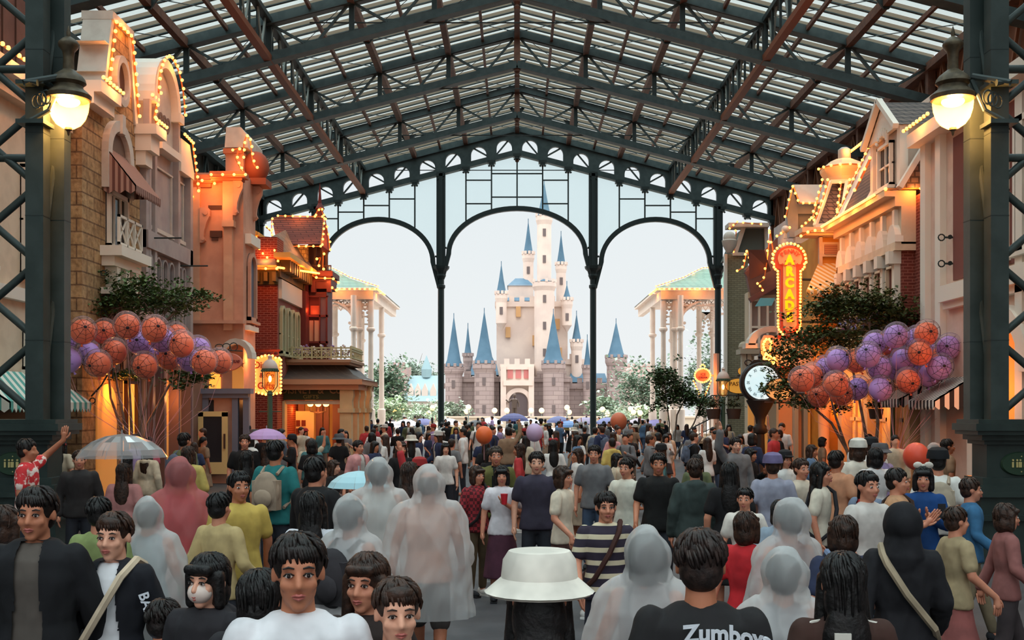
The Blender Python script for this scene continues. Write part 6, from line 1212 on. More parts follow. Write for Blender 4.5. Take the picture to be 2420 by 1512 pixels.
# ================================================================ people
def cloth(col, kind='plain'):
    nm = 'cloth_%s_%02x%02x%02x' % ((kind,) + tuple(col))
    if nm in MATS: return MATS[nm]
    if kind == 'stripe':
        m = stripemat(nm, col, (214, 200, 170), .105, 'z', .85, .62); return m
    if kind == 'check':
        m = mat(nm, col, .85); n = m.node_tree; t = n.nodes.new('ShaderNodeTexCoord'); c = n.nodes.new('ShaderNodeTexChecker'); c.inputs['Scale'].default_value = 24; n.links.new(t.outputs['Object'], c.inputs[0])
        c.inputs[1].default_value = lin(col); c.inputs[2].default_value = lin(tuple(int(v * .45 + 12) for v in col)); n.links.new(c.outputs[0], bsdf(m).inputs['Base Color']); return m
    if kind == 'floral': return noisemat(nm, col, (238, 214, 204), 16, .8, 0, 2, 0, .52, .6)
    if kind == 'camo': return noisemat(nm, col, tuple(int(v * .55) for v in col), 9, .85, 0, 2, 0, .48, .52)
    m = noisemat(nm, col, tuple(int(v * .86) for v in col), 5, .85, .5, 3); return m
def hairm(col): 
    nm = 'hair_%02x%02x%02x' % tuple(col)
    return noisemat(nm, col, tuple(int(v * .6) for v in col), 30, .5, .4, 3)
SKIN = [noisemat('skin_a', (206, 140, 112), (196, 128, 102), 9, .55), noisemat('skin_b', (188, 122, 92), (178, 112, 84), 9, .55), noisemat('skin_c', (222, 164, 138), (212, 152, 126), 9, .55)]
poncho_m = glassmat('rain_poncho', (240, 241, 242), .5, (250, 250, 250), .1)
poncho_p = glassmat('pink_poncho', (236, 200, 196), .62, (222, 150, 150), .05)
umb_clear = glassmat('clear_umbrella', (236, 238, 240), .38, (226, 226, 228), .05)
_MC = {}
def remesh(m, name, vox, sm=4, cut=None):
    me = bpy.data.meshes.new('tmp'); me.from_pydata([tuple(p) for p in m.v], [], m.f); o = bpy.data.objects.new('tmp', me); COL.objects.link(o)
    r = o.modifiers.new('r', 'REMESH'); r.mode = 'VOXEL'; r.voxel_size = vox; r.use_smooth_shade = True
    s = o.modifiers.new('s', 'SMOOTH'); s.iterations = sm; s.factor = .5
    dg = bpy.context.evaluated_depsgraph_get(); dg.update(); n = bpy.data.meshes.new_from_object(o.evaluated_get(dg)); bpy.data.objects.remove(o); bpy.data.meshes.remove(me); n.name = name
    if cut:
        b = bmesh.new(); b.from_mesh(n); bmesh.ops.delete(b, geom=[f for f in b.faces if cut(f.calc_center_median())], context='FACES'); b.to_mesh(n); b.free()
    n.polygons.foreach_set('use_smooth', [True] * len(n.polygons)); return n
def cap2(m, a, b, ra, rb, n=10):
    a, b = Vector(a), Vector(b); m.sphere(a, ra, n, 6); m.sphere(b, rb, n, 6); m.tube([a, b], [ra, rb], n); return m
POSES = {
 'stand': {}, 
 'walk': dict(wr=[(.27, .16, .9), (-.25, -.22, .95)], el=[(.25, .06, 1.13), (-.24, .0, 1.13)], kn=[(.09, -.12, .5), (-.1, .06, .49)], an=[(.09, -.24, .09), (-.1, .3, .14)]),
 'phone': dict(el=[(.24, -.03, 1.12), (-.24, -.03, 1.12)], wr=[(.07, -.27, 1.2), (-.08, -.26, 1.18)], hd=[(-.3, -.5, .6), (.3, -.5, .6)]),
 'raise': dict(el=[(.24, .02, 1.12), (-.3, -.06, 1.55)], wr=[(.26, -.05, .88), (-.3, -.12, 1.79)], hd=[(0, 0, -1), (0, -.1, 1)]),
 'raisel': dict(el=[(.34, -.1, 1.5), (-.24, .02, 1.12)], wr=[(.3, -.3, 1.68), (-.26, -.05, .88)], hd=[(0, -.1, 1), (0, 0, -1)]),
 'hold': dict(el=[(.23, -.02, 1.12), (-.24, .02, 1.12)], wr=[(.06, -.24, 1.24), (-.26, -.04, .88)], hd=[(-.6, -.4, .5), (0, 0, -1)]),
 'reach': dict(el=[(.3, -.12, 1.2), (-.24, .02, 1.12)], wr=[(.34, -.36, 1.16), (-.26, -.05, .88)], hd=[(.2, -1, 0), (0, 0, -1)]),
}
def skel(pose, fem):
    sw = .15 if fem else .172; p = POSES[pose]; d = {}
    d['sh'] = [(sw, .01, 1.37), (-sw, .01, 1.37)]; d['el'] = p.get('el', [(.245, .03, 1.12), (-.245, .03, 1.12)]); d['wr'] = p.get('wr', [(.25, -.04, .88), (-.25, -.04, .88)])
    d['hd'] = p.get('hd', [(0, -.1, -1), (0, -.1, -1)]); d['kn'] = p.get('kn', [(.1, -.01, .49), (-.1, -.01, .49)]); d['an'] = p.get('an', [(.1, .02, .09), (-.1, .02, .09)])
    if fem: d['el'] = [(x * .93, y, z) for x, y, z in d['el']]; d['wr'] = [(x * .93, y, z) for x, y, z in d['wr']]
    return d
def torso(m, fem, t=0., z0=.84, z1=1.46, flare=0.):
    k = .92 if fem else 1.0
    pr = [(.16, .82), (.168, .9), (.155 if not fem else .15, .98), (.142 if not fem else .125, 1.08), (.155 if not fem else .145, 1.18), (.168 if not fem else .155, 1.28), (.155 if not fem else .145, 1.36), (.108, 1.41), (.066, 1.44)]
    pr = [(r * k + t + flare * max(0, 1.1 - z), z + (t * .5 if z > 1.34 else 0)) for r, z in pr if z >= z0 - .01]
    if z0 < pr[0][1]: pr = [(pr[0][0] + flare * (pr[0][1] - z0), z0)] + pr
    m.lathe([(0, z0)] + pr + [(0, 1.445 + t * .5)], (0, .01, 0), 20, sq=(1, .64 + t)); return m
def arm(m, s, i, t=0., end=1.0, n=10):
    sh, el, wr = Vector(s['sh'][i]), Vector(s['el'][i]), Vector(s['wr'][i])
    cap2(m, sh, el, .05 + t, .041 + t, n) if end > .55 else cap2(m, sh, sh.lerp(el, end * 1.6), .05 + t, .046 + t * 1.2, n)
    if end > .55: cap2(m, el, el.lerp(wr, (end - .5) * 2), .041 + t, .041 + t - .013 * (end - .5) * 2 + (.008 if t else 0), n)
def leg(m, s, i, t=0., end=1.0, n=10):
    hp = Vector(((.078, -.078)[i], .01, .86)); kn, an = Vector(s['kn'][i]), Vector(s['an'][i])
    cap2(m, hp, hp.lerp(kn, min(1, end * 2)), .076 + t, .088 - .031 * min(1, end * 2) + t * 1.2, n)
    if end > .5: cap2(m, kn, kn.lerp(an, (end - .5) * 2), .056 + t, .038 + t * 1.3, n)
def headparts(m, fine):
    c = Vector((0, 0, 1.575)); S = lambda d, r, n=14, k=10: m.sphere(c + Vector(d), r, n, k)
    S((0, .015, .03), (.076, .094, .09), 18, 14); S((0, -.02, -.04), (.06, .07, .078)); S((0, -.058, -.097), (.028, .024, .022)); cap2(m, c + Vector((0, .02, -.07)), (0, .02, 1.40), .054, .062)
    if fine:
        cap2(m, c + Vector((0, -.084, .008)), c + Vector((0, -.104, -.03)), .009, .0145); S((.013, -.092, -.034), (.01, .01, .009)); S((-.013, -.092, -.034), (.01, .01, .009))
        cap2(m, c + Vector((-.036, -.07, .026)), c + Vector((.036, -.07, .026)), .014, .014)
        for s_ in (-1, 1): S((s_ * .038, -.058, -.03), (.024, .026, .022)); S((s_ * .079, .012, -.008), (.009, .02, .032))
        S((0, -.083, -.062), (.022, .012, .012))
    else:
        cap2(m, c + Vector((0, -.08, .0)), c + Vector((0, -.098, -.03)), .012, .014); S((.078, .01, -.01), (.012, .018, .03)); S((-.078, .01, -.01), (.012, .018, .03))
def fingers(m, s, i, close=0.):
    wr, d = Vector(s['wr'][i]), Vector(s['hd'][i]).normalized(); sd = 1 if i == 0 else -1
    u = Vector((0, 1, 0)); u = (u - d * u.dot(d)); u = u.normalized() if u.length > .1 else Vector((0, 0, 1)); nrm = d.cross(u).normalized() * sd
    pc = wr + d * .05
    for k, L in enumerate((.068, .078, .073, .056)):
        b = wr + d * .085 + u * (k - 1.5) * .0195; c1 = b + d * L * .5 - nrm * .006; c2 = c1 + (d * .8 - nrm * .35).normalized() * L * .42
        m.tube([b - d * .03, b, c1, c2, c2 + (d * .6 - nrm * .6) * .012], [.010, .0098, .0088, .008, .005], 6)
    t0 = wr + d * .03 - u * .03; t1 = t0 - u * .022 + d * .03 - nrm * .012; t2 = t1 + d * .03 - u * .006; m.tube([wr + d * .01, t0, t1, t2], [.014, .0125, .0105, .007], 6)
def bodymesh(pose, fem, lod):
    key = ('body', pose, fem, lod)
    if key in _MC: return _MC[key]
    s = skel(pose, fem); m = MB(); torso(m, fem); headparts(m, lod < 2)
    for i in (0, 1):
        arm(m, s, i); leg(m, s, i); wr, d = Vector(s['wr'][i]), Vector(s['hd'][i]).normalized(); cap2(m, wr, wr + d * .065, .027, .034)
        m.sphere(Vector(s['an'][i]) + Vector((0, -.07, -.045)), (.045, .12, .04), 10, 6)
    me = remesh(m, 'person_body', (.0095, .014, .024)[lod], (3, 3, 2)[lod])
    if lod < 2:
        f = MB(); fingers(f, s, 0); fingers(f, s, 1); b = bmesh.new(); b.from_mesh(me); vs = [b.verts.new(p) for p in f.v]
        for q in f.f:
            try: nf = b.faces.new([vs[j] for j in q]); nf.smooth = True
            except ValueError: pass
        b.to_mesh(me); b.free()
    me.materials.append(SKIN[0]); _MC[key] = me; return me
VOX = (.012, .017, .028)
def topmesh(pose, fem, lod, style):
    key = ('top', pose, fem, lod, style)
    if key in _MC: return _MC[key]
    s = skel(pose, fem); m = MB(); cut = None
    if style == 'tee': torso(m, fem, .016, .84, flare=.05); [arm(m, s, i, .014, .42) for i in (0, 1)]
    elif style == 'long': torso(m, fem, .016, .84, flare=.04); [arm(m, s, i, .013, .97) for i in (0, 1)]
    elif style == 'vest': torso(m, fem, .014, .84, flare=.04)
    elif style == 'jacket':
        torso(m, fem, .03, .80, flare=.06); [arm(m, s, i, .02, .98) for i in (0, 1)]; m.lathe([(.07, 1.40), (.085, 1.42), (.078, 1.46), (.06, 1.46)], (0, .012, 0), 14)
        cut = lambda c: c.y < -.04 and abs(c.x) < .05 + .05 * max(0, 1.35 - c.z)
    elif style == 'hoodie': torso(m, fem, .028, .80, flare=.03); [arm(m, s, i, .02, .98) for i in (0, 1)]; m.sphere((0, .075, 1.415), (.105, .06, .06), 14, 8); cap2(m, (-.06, -.04, 1.405), (.06, -.04, 1.405), .025, .025)
    elif style == 'hood': torso(m, fem, .03, .62, flare=.05); [arm(m, s, i, .02, .98) for i in (0, 1)]; m.sphere((0, .025, 1.59), (.105, .118, .135), 18, 12); cap2(m, (0, .03, 1.5), (0, .03, 1.4), .1, .12); cut = lambda c: c.y < -.055 and abs(c.x) < .062 and 1.48 < c.z < 1.66
    elif style == 'dress': torso(m, fem, .02, .45, flare=.22); [arm(m, s, i, .022, .4) for i in (0, 1)]
    elif style == 'poncho':
        m.lathe([(0, .55), (.36, .55), (.34, .8), (.3, 1.1), (.255, 1.3), (.18, 1.42), (.1, 1.5), (0, 1.5)], (0, .01, 0), 24, sq=(1, .72)); [arm(m, s, i, .05, .9) for i in (0, 1)]
        m.sphere((0, .03, 1.6), (.115, .13, .14), 18, 12); cap2(m, (0, .03, 1.52), (0, .02, 1.42), .11, .13); cut = lambda c: (c.y < -.06 and abs(c.x) < .07 and 1.47 < c.z < 1.67) or c.z < .57
    me = remesh(m, 'top', VOX[lod], 3, cut); amp = {'poncho': .03, 'jacket': .009, 'hoodie': .009, 'hood': .012}.get(style, .006)
    if lod < 2 or style == 'poncho':
        me.update(); nn = [v.normal.copy() for v in me.vertices]
        for v, n_ in zip(me.vertices, nn):
            f_ = 7 if style == 'poncho' else 11; q = v.co; e = mnoise.noise(Vector((q.x * f_, q.y * f_, q.z * f_ * .45 + len(pose)))); e = (1 - abs(e) * 2.4) * .6 + mnoise.noise(Vector((q.x * f_ * 2.3 + q.z * 3, q.y * f_ * 2.3, q.z * f_))) * .5
            v.co = q + n_ * (e * amp + amp * .25)
    me.materials.append(SKIN[0]); _MC[key] = me; return me
def bottommesh(pose, fem, lod, style):
    key = ('bottom', pose, fem, lod, style)
    if key in _MC: return _MC[key]
    s = skel(pose, fem); m = MB()
    if style in ('trousers', 'shorts'):
        g_ = .9 if fem else 1.0; m.lathe([(0, .8), (.13 * g_, .8), (.16 * g_, .88), (.152 * g_, .95), (.135 * g_, 1.02), (0, 1.02)], (0, .01, 0), 18, sq=(1, .64)); [leg(m, s, i, .014 if style == 'trousers' else .02, .95 if style == 'trousers' else .45) for i in (0, 1)]
    else:
        z0 = .3 if style == 'longskirt' else .55; m.lathe([(0, z0), (.24, z0), (.19, .7), (.15, .88), (.125, 1.0), (0, 1.0)], (0, .01, 0), 22, sq=(1, .75))
    me = remesh(m, 'bottom', VOX[lod], 3); me.materials.append(SKIN[0]); _MC[key] = me; return me
def hairmesh(style, lod, hat=False):
    key = ('hair', style, lod, hat)
    if key in _MC: return _MC[key]
    m = MB(); c = Vector((0, 0, 1.575)); S = lambda d, r: m.sphere(c + Vector(d), r, 18, 12)
    if style == 'short': S((0, .022, .036), (.085, .098, .094)); S((0, .045, -.01), (.078, .07, .08)); S((0, -.045, .076), (.056, .034, .024))
    elif style == 'thin': S((0, .03, .02), (.083, .09, .085)); 
    elif style == 'bob': S((0, .02, .035), (.092, .102, .096)); S((0, .04, -.05), (.09, .08, .1)); [cap2(m, c + Vector((q * .075, -.02, .03)), c + Vector((q * .078, -.015, -.1)), .03, .028) for q in (-1, 1)]; cap2(m, c + Vector((-.05, -.072, .062)), c + Vector((.05, -.072, .062)), .026, .026)
    elif style == 'long': S((0, .02, .035), (.09, .1, .096)); S((0, .06, -.06), (.088, .06, .13)); m.sphere(c + Vector((0, .088, -.24)), (.1, .045, .2), 16, 12); [cap2(m, c + Vector((q * .074, -.015, .02)), c + Vector((q * .09, .01, -.2)), .028, .03) for q in (-1, 1)]; cap2(m, c + Vector((-.045, -.07, .066)), c + Vector((.05, -.07, .066)), .022, .022)
    elif style == 'back': S((0, .022, .036), (.084, .096, .091)); S((0, -.038, .078), (.06, .046, .034)); S((0, .1, .03), (.035, .035, .035)); cap2(m, c + Vector((0, .1, .02)), c + Vector((0, .12, -.1)), .028, .018)
    me = remesh(m, 'hair', (.008, .013, .024)[lod], 2, None)
    if lod < 2 and style != 'thin' and not hat:
        t = MB(); rr = random.Random(5); n = 150 if lod == 0 else 60; H0 = c + Vector((0, .02, .035)); longh = style in ('long', 'bob')
        for i in range(n):
            a = rr.uniform(0, 2 * PI); e0 = rr.uniform(.25, 1.45)
            if math.sin(a) < -.2: e0 = max(e0, .75)
            def on(a, e, o=-.001): return H0 + Vector(((.087 + o) * math.cos(a) * math.cos(e), (.099 + o) * math.sin(a) * math.cos(e), (.095 + o) * math.sin(e)))
            pts = [on(a, e0, 0), on(a + .12, e0 - .25, .005), on(a + .2, e0 - .5, .004), on(a + .25, e0 - .72, -.002)]
            if longh and math.sin(a) > -.1: L = .3 if style == 'long' else .08; p = pts[-1]; pts = pts[:3] + [Vector((p.x, p.y + .01, p.z - .04)), Vector((p.x * .95, p.y * .8 + .025, p.z - L * rr.uniform(.6, 1)))]
            t.tube(pts, [.005, .0075, .007, .005, .003][:len(pts)] if len(pts) == 5 else [.005, .0075, .0065, .003], 5)
        b = bmesh.new(); b.from_mesh(me); vs = [b.verts.new(p) for p in t.v]
        for q in t.f:
            nf = b.faces.new([vs[j] for j in q]); nf.smooth = True
        b.to_mesh(me); b.free()
    me.materials.append(SKIN[0]); _MC[key] = me; return me
def misc(name, fn):
    if name in _MC: return _MC[name]
    m = MB(); fn(m); o = m.build(name, SKIN[0], None, True); me = o.data; bpy.data.objects.remove(o); _MC[name] = me; return me
def part(name, me, m, root, loc=(0, 0, 0), label=None, par=None):
    o = bpy.data.objects.new(name, me); COL.objects.link(o); o.parent = par or root; o.location = loc
    for sl in o.material_slots: sl.link = 'OBJECT'; sl.material = m
    if label: o['label'] = label
    return o
def f_shoe(m):
    m.sphere((0, -.06, .045), (.048, .13, .045), 12, 8); m.box((-.042, -.175, 0), (.042, .06, .025)); m.sphere((0, .03, .06), (.044, .05, .05), 10, 6)
def f_pack(m): 
    m.sphere((0, .215, 1.18), (.15, .09, .21), 16, 12); m.box((-.135, .14, 1.0), (.135, .26, 1.3)); m.sphere((0, .29, 1.12), (.1, .035, .1), 12, 8)
    for q in (-1, 1): m.tube([(q * .09, .15, 1.36), (q * .1, .04, 1.425), (q * .11, -.09, 1.37), (q * .12, -.135, 1.26), (q * .15, -.1, 1.1), (q * .15, .12, 1.02)], .018, 6)
def f_strap(m): m.tube([(.125, .1, 1.42), (.12, .01, 1.46), (.085, -.11, 1.385), (.0, -.155, 1.22), (-.12, -.155, 1.02), (-.21, -.03, .9), (-.16, .13, 1.0), (0, .17, 1.2), (.105, .15, 1.37)], .022, 6, closed=True)
def f_cap(m): m.lathe([(.112, -.005), (.112, .03), (.098, .085), (.06, .112), (0, .12)], (0, .018, 1.62), 16); m.sphere((0, -.1, 1.635), (.07, .07, .012), 12, 6)
def f_bucket(m): m.lathe([(.175, -.01), (.122, .035), (.116, .09), (.098, .118), (0, .125), (0, .11), (.1, .07), (.115, .02), (.165, -.018)], (0, .018, 1.605), 20)
def f_band(m): 
    m.tube([(.088 * math.cos(a), .01, 1.59 + .105 * math.sin(a)) for a in [PI * i / 10 for i in range(11)]], .01, 6); m.sphere((.05, 0, 1.71), (.045, .02, .035), 10, 6); m.sphere((-.05, 0, 1.71), (.045, .02, .035), 10, 6); m.sphere((0, -.005, 1.705), (.02, .02, .02), 8, 6)
def f_mask(m): m.sphere((0, -.0565, 1.53), (.06, .051, .05), 16, 10)
def f_collar(m): m.lathe([(.066, 1.4), (.082, 1.395), (.08, 1.44), (.066, 1.45)], (0, .012, 0), 16)
PEOPLE = []
def person(px, ytop, D, h, face=0, pose='stand', fem=False, top=('tee', (60, 60, 64)), bottom=('trousers', (44, 46, 54)), hair=('short', (34, 26, 24)), skin=0, lod=1, extras=(), label=None, group=None, inner=None, kinds=('plain', 'plain'), x=None):
    x = (px - CX) / F * D if x is None else x
    if h is None: h = H - (ytop - CY) * D / F
    k = h / 1.705; r = empty('person', (x, D, 0), label, 'person', group); r.rotation_euler = (0, 0, R(face)); r.scale = (k, k, k); PEOPLE.append(r)
    hm = hairm(hair[1]); sk = SKIN[skin]
    part('body', bodymesh(pose, fem, lod), sk, r)
    st = top[0]; pm_ = poncho_m if st == 'poncho' else cloth(top[1], kinds[0])
    if st == 'poncho' and top[1] != (255, 255, 255) and top[1] is not None and top[1][1] < 200: pm_ = poncho_p
    tn = {'tee': 't_shirt', 'long': 'sweater', 'jacket': 'jacket', 'hoodie': 'hoodie', 'hood': 'hooded_coat', 'dress': 'dress', 'poncho': 'rain_poncho'}[st]
    if st in ('poncho',): part('t_shirt', topmesh(pose, fem, lod, 'vest'), cloth(inner or (150, 146, 146)), r)
    if st == 'jacket': part('t_shirt', topmesh(pose, fem, lod, 'vest'), cloth(inner or (200, 198, 196)), r)
    part(tn, topmesh(pose, fem, lod, st), pm_, r)
    if st not in ('dress',): part({'trousers': 'trousers', 'shorts': 'shorts', 'skirt': 'skirt', 'longskirt': 'skirt'}[bottom[0]], bottommesh(pose, fem, lod, bottom[0]), cloth(bottom[1], kinds[1]), r)
    if st != 'hood' and hair[0]: part('hair', hairmesh(hair[0], lod, any(e[0] in ('cap', 'bucket_hat') for e in extras)), hm, r)
    s = skel(pose, fem)
    if lod < 2:
        for i in (0, 1): a = s['an'][i]; part('shoe', misc('shoe', f_shoe), cloth((40, 40, 44)) if (px + i) % 3 else cloth((220, 218, 214)), r, (a[0], a[1], a[2] - .09))
        if lod == 0 or abs(face) < 100:
            for q in (-1, 1):
                e = part('eye', misc('eyeball', lambda m: m.sphere((0, 0, 0), (.0135, .008, .0075), 10, 8)), mat('eye_white', (214, 204, 198), .3), r, (q * .031, -.0815, 1.577)); part('iris', misc('iris', lambda m: m.sphere((0, 0, 0), (.0065, .004, .0068), 8, 6)), mat('iris', (36, 24, 20), .2), r, (0, -.006, 0), par=e)
                part('eyebrow', misc('eyebrow', lambda m: m.tube([(-.018, 0, 0), (0, -.003, .005), (.018, 0, 0)], [.0025, .0042, .0025], 6)), hm, r, (q * .032, -.0835, 1.6))
                if lod == 0: part('eyelid', misc('eyelid', lambda m: m.tube([(-.016, .002, -.002), (-.008, -.004, .006), (.006, -.004, .0065), (.016, .002, 0)], .0028, 6)), hm, r, (q * .031, -.087, 1.579))
            part('lips', misc('lips', lambda m: (m.tube([(-.022, .006, 0), (-.008, -.004, .004), (0, -.005, .002), (.008, -.004, .004), (.022, .006, 0)], [.002, .0055, .0055, .0055, .002], 6), m.tube([(-.018, .006, -.005), (0, -.004, -.009), (.018, .006, -.005)], [.002, .006, .002], 6))), mat('lip_colour', (176, 96, 88), .5), r, (0, -.096, 1.513))
    for e in extras:
        nm, c = e[0], e[1]
        fn = {'backpack': f_pack, 'shoulder_strap': f_strap, 'cap': f_cap, 'bucket_hat': f_bucket, 'headband': f_band, 'face_mask': f_mask, 'collar': f_collar}[nm]
        part(nm, misc(nm, fn), cloth(c), r)
    return r
def umbrella(x, y, z, rad, m, label, tilt=(0, 0), col=None, hide=.9, group=None):
    o = empty('umbrella', (x, y, z - hide), label, 'umbrella', group); q = MB(); n = 8
    prof = [(0.02, .0), (.35, -.05), (.65, -.17), (.88, -.34), (1.0, -.52)]
    for a_, b_ in zip(prof, prof[1:]):
        for k in range(n):
            for j in range(3):
                a0 = 2 * PI * (k + j / 3) / n; a1 = 2 * PI * (k + (j + 1) / 3) / n; g = lambda a, r, zz, j_: (x + rad * r * math.cos(a) * (1 - .03 * (j_ in (1, 2)) * r), y + rad * r * math.sin(a) * (1 - .03 * (j_ in (1, 2)) * r), z + rad * zz)
                q.add([g(a0, *a_, j), g(a1, *a_, j + 1), g(a1, *b_, j + 1), g(a0, *b_, j)], [(0, 1, 2, 3)])
    q.build('canopy', m, o, True); q = MB()
    for k in range(n): a = 2 * PI * k / n; q.tube([(x + rad * r * math.cos(a), y + rad * r * math.sin(a), z + rad * zz - .004) for r, zz in prof], .004 * max(1, rad), 4)
    q.build('rib', mat('umbrella_rib', (150, 150, 152), .4), o); MB().tube([(x, y, z + .05), (x, y, z - hide)], .009, 6).build('shaft', mat('umbrella_rib'), o); o.rotation_euler = (R(tilt[0]), R(tilt[1]), 0); return o
BK = (34, 25, 23); BR = (62, 40, 30); DK = (26, 22, 22)
A = person
# ---- nearest people
r = A(85, 1149, 5.45, 1.82, 3, 'walk', lod=0, top=('jacket', (26, 26, 30)), inner=(92, 84, 78), hair=('short', BK), skin=1, label='person in open black jacket over a taupe sweater walking towards us, nearest the dark plinth')
r = A(268, 1209, 5.6, 1.68, -4, 'walk', True, lod=0, top=('jacket', (24, 25, 32)), inner=(226, 226, 230), hair=('back', BR), skin=2, extras=(('shoulder_strap', (206, 186, 160)),), label='person in black track jacket with white sleeve print and beige bag strap')
for i, (dx, z) in enumerate(((.215, 1.33), (.232, 1.24), (.243, 1.15))): pass
k = 1.68 / 1.705
tx = text('BALA', (.205, -.055, 1.22), .07, mat('white_print', (206, 210, 218), .6), None, rot=(R(90), R(72), R(14)), extrude=.004, name='sleeve_print', bold=.02); tx.parent = r
r = A(490, 1312, 4.75, 1.58, -20, 'hold', True, lod=0, top=('hoodie', (40, 38, 42)), hair=('bob', DK), skin=2, extras=(('face_mask', (226, 206, 196)),), label='person with dark bob hair and pale face mask in a dark top')
r = A(392, 1415, 4.9, 1.36, 150, 'stand', True, lod=0, top=('long', (170, 180, 206)), hair=('short', BK), label='small person in pale blue top beside the masked person')
r = A(705, 1258, 3.75, 1.78, 12, 'walk', lod=0, top=('tee', (224, 222, 226)), hair=('short', BK), skin=1, label='person in white t-shirt with red chest graphic walking towards us')
q = MB(); q.sphere((-.03, -.118, 1.2), (.07, .012, .03), 10, 6); q.sphere((.05, -.112, 1.17), (.04, .014, .04), 10, 6); g_ = q.build('chest_graphic', mat('red_print', (196, 60, 70), .7), None, True); g_.parent = r
A(618, 1345, 4.3, 1.58, 170, 'stand', lod=0, top=('tee', (40, 38, 42)), hair=('bob', DK), label='person with dark rounded hair and black top behind the white t-shirt')
A(865, 1308, 4.45, 1.62, -16, 'walk', True, lod=0, top=('long', (48, 38, 36)), hair=('long', BR), skin=0, label='person with long brown hair in dark top close behind the white t-shirt')
r = A(940, 1362, 3.85, 1.61, 14, 'walk', True, lod=0, top=('long', (206, 190, 180)), hair=('back', BR), skin=2, label='person with swept back hair and beige top, nearest of all, head tilted')
A(1275, 1312, 3.55, 1.73, 178, 'walk', True, lod=0, top=('long', (38, 34, 34)), hair=('long', DK), extras=(('bucket_hat', (232, 224, 212)),), label='person with long black hair and cream bucket hat seen from behind')
r = A(1655, 1245, 4.0, 1.77, 174, 'walk', lod=0, top=('long', (36, 34, 36)), hair=('short', (52, 38, 34)), skin=1, label='person in black jacket with white gothic lettering across the back')
t = text('Zumboys', (-.085, .148, 1.35), .08, mat('white_print'), None, rot=(R(90), 0, R(180)), extrude=.003, name='back_lettering', bold=.035); t.parent = r
for v in t.data.vertices: v.co.z -= .13 * (1 - math.sqrt(max(0, 1 - (min(.21, abs(v.co.x + .085)) / .225) ** 2))); v.co.y += .015 - 1.0 * (v.co.x + .06) ** 2
r = A(1990, 1302, 4.35, 1.64, 176, 'walk', True, lod=0, top=('long', (66, 42, 36)), hair=('long', DK), label='person with long black hair in brown jacket with white piping and a white tag')
q = MB(); q.box((-.0, .158, 1.27), (.065, .168, 1.4)); g_ = q.build('white_tag', mat('tag_white', (206, 200, 190), .7), None); g_.parent = r; g_.location = (-.0, -.0, 0)
q = MB()
for sd in (-1, 1): q.tube([(sd * .075, .03, 1.43), (sd * .13, .035, 1.42), (sd * .185, .04, 1.385), (sd * .23, .06, 1.25), (sd * .27, .08, 1.12)], .006, 5)
g_ = q.build('piping', mat('tag_white'), None); g_.parent = r
A(2132, 1192, 6.3, 1.66, 170, 'walk', True, lod=0, top=('hood', (30, 29, 33)), hair=('short', DK), extras=(('shoulder_strap', (166, 148, 124)),), label='person in long black hooded coat with a beige diagonal strap')
A(1862, 1192, 7.2, 1.58, 200, 'walk', True, lod=0, top=('poncho', (255, 255, 255)), inner=(170, 120, 110), hair=('short', BK), label='person in clear hooded rain poncho beside the red t-shirt')
A(1850, 1312, 5.3, 1.5, 175, 'walk', True, lod=0, top=('poncho', (255, 255, 255)), inner=(176, 176, 180), hair=('short', BK), label='shorter person in clear rain poncho beside the brown piped jacket')
A(1530, 1262, 5.4, 1.59, 160, 'walk', True, lod=0, top=('poncho', (255, 255, 255)), inner=(160, 150, 150), hair=('bob', BK), label='person in cloudy grey rain poncho beside the black lettered jacket')
r = A(1012, 1112, 8.7, 1.72, 180, 'walk', lod=0, top=('poncho', (255, 255, 255)), inner=(228, 170, 146), bottom=('shorts', (84, 78, 76)), hair=('thin', (70, 48, 38)), skin=1, label='balding person in a clear poncho over a peach top, walking away')
r = A(1128, 1100, 13.0, 1.54, 40, 'hold', False, lod=1, top=('long', (158, 48, 56)), bottom=('trousers', (92, 76, 56)), hair=('bob', BR), kinds=('check', 'plain'), extras=(('shoulder_strap', (34, 28, 28)),), label='person in red plaid shirt and brown trousers with a black crossbody strap')
A(1186, 1100, 12.6, 1.56, 0, 'hold', True, lod=1, top=('tee', (234, 226, 232)), bottom=('longskirt', (84, 46, 62)), hair=('bob', DK), label='person in white blouse holding a red drink beside the red plaid shirt')
c = Vector(((1186 - CX) / F * 12.6 + .03, 12.32, 1.2)); tag(MB().lathe([(.03, -.06), (.042, .06), (0, .06)], (c.x, c.y, c.z), 12).build('drink_cup', mat('red_drink', (196, 40, 50), .3), None, True, loc=c), 'clear cup of red drink held by the person in white blouse', 'cup')
A(1432, 1160, 8.3, 1.585, 6, 'walk', False, lod=0, top=('tee', (52, 44, 58)), bottom=('trousers', (40, 44, 58)), kinds=('stripe', 'plain'), hair=('short', BK), extras=(('shoulder_strap', (70, 40, 34)),), label='person in navy and cream striped t-shirt walking towards us')
A(1268, 1066, 12.4, 1.73, 0, 'stand', lod=1, top=('tee', (62, 56, 72)), hair=('short', BK), skin=2, label='round-faced person in dark slate t-shirt below the castle')
A(1332, 1100, 11.6, 1.61, 60, 'walk', True, lod=1, top=('tee', (232, 214, 192)), bottom=('skirt', (78, 50, 46)), hair=('bob', BR), label='person in cream blouse and brown skirt turned to the side')
A(1556, 1070, 12.3, 1.72, -6, 'walk', lod=1, top=('tee', (30, 28, 28)), hair=('short', DK), skin=1, label='person in plain black shirt and glasses facing us, right of the striped t-shirt')
A(1642, 1082, 11.8, 1.68, 180, 'stand', lod=1, top=('hoodie', (58, 68, 66)), hair=('short', BR), extras=(('collar', (212, 190, 60)),), label='person in dark green jacket with a yellow collar seen from behind')
A(1724, 1090, 11.2, 1.67, 175, 'stand', True, lod=1, top=('dress', (26, 24, 26)), hair=('long', DK), label='person in black dress with very long black hair seen from behind')
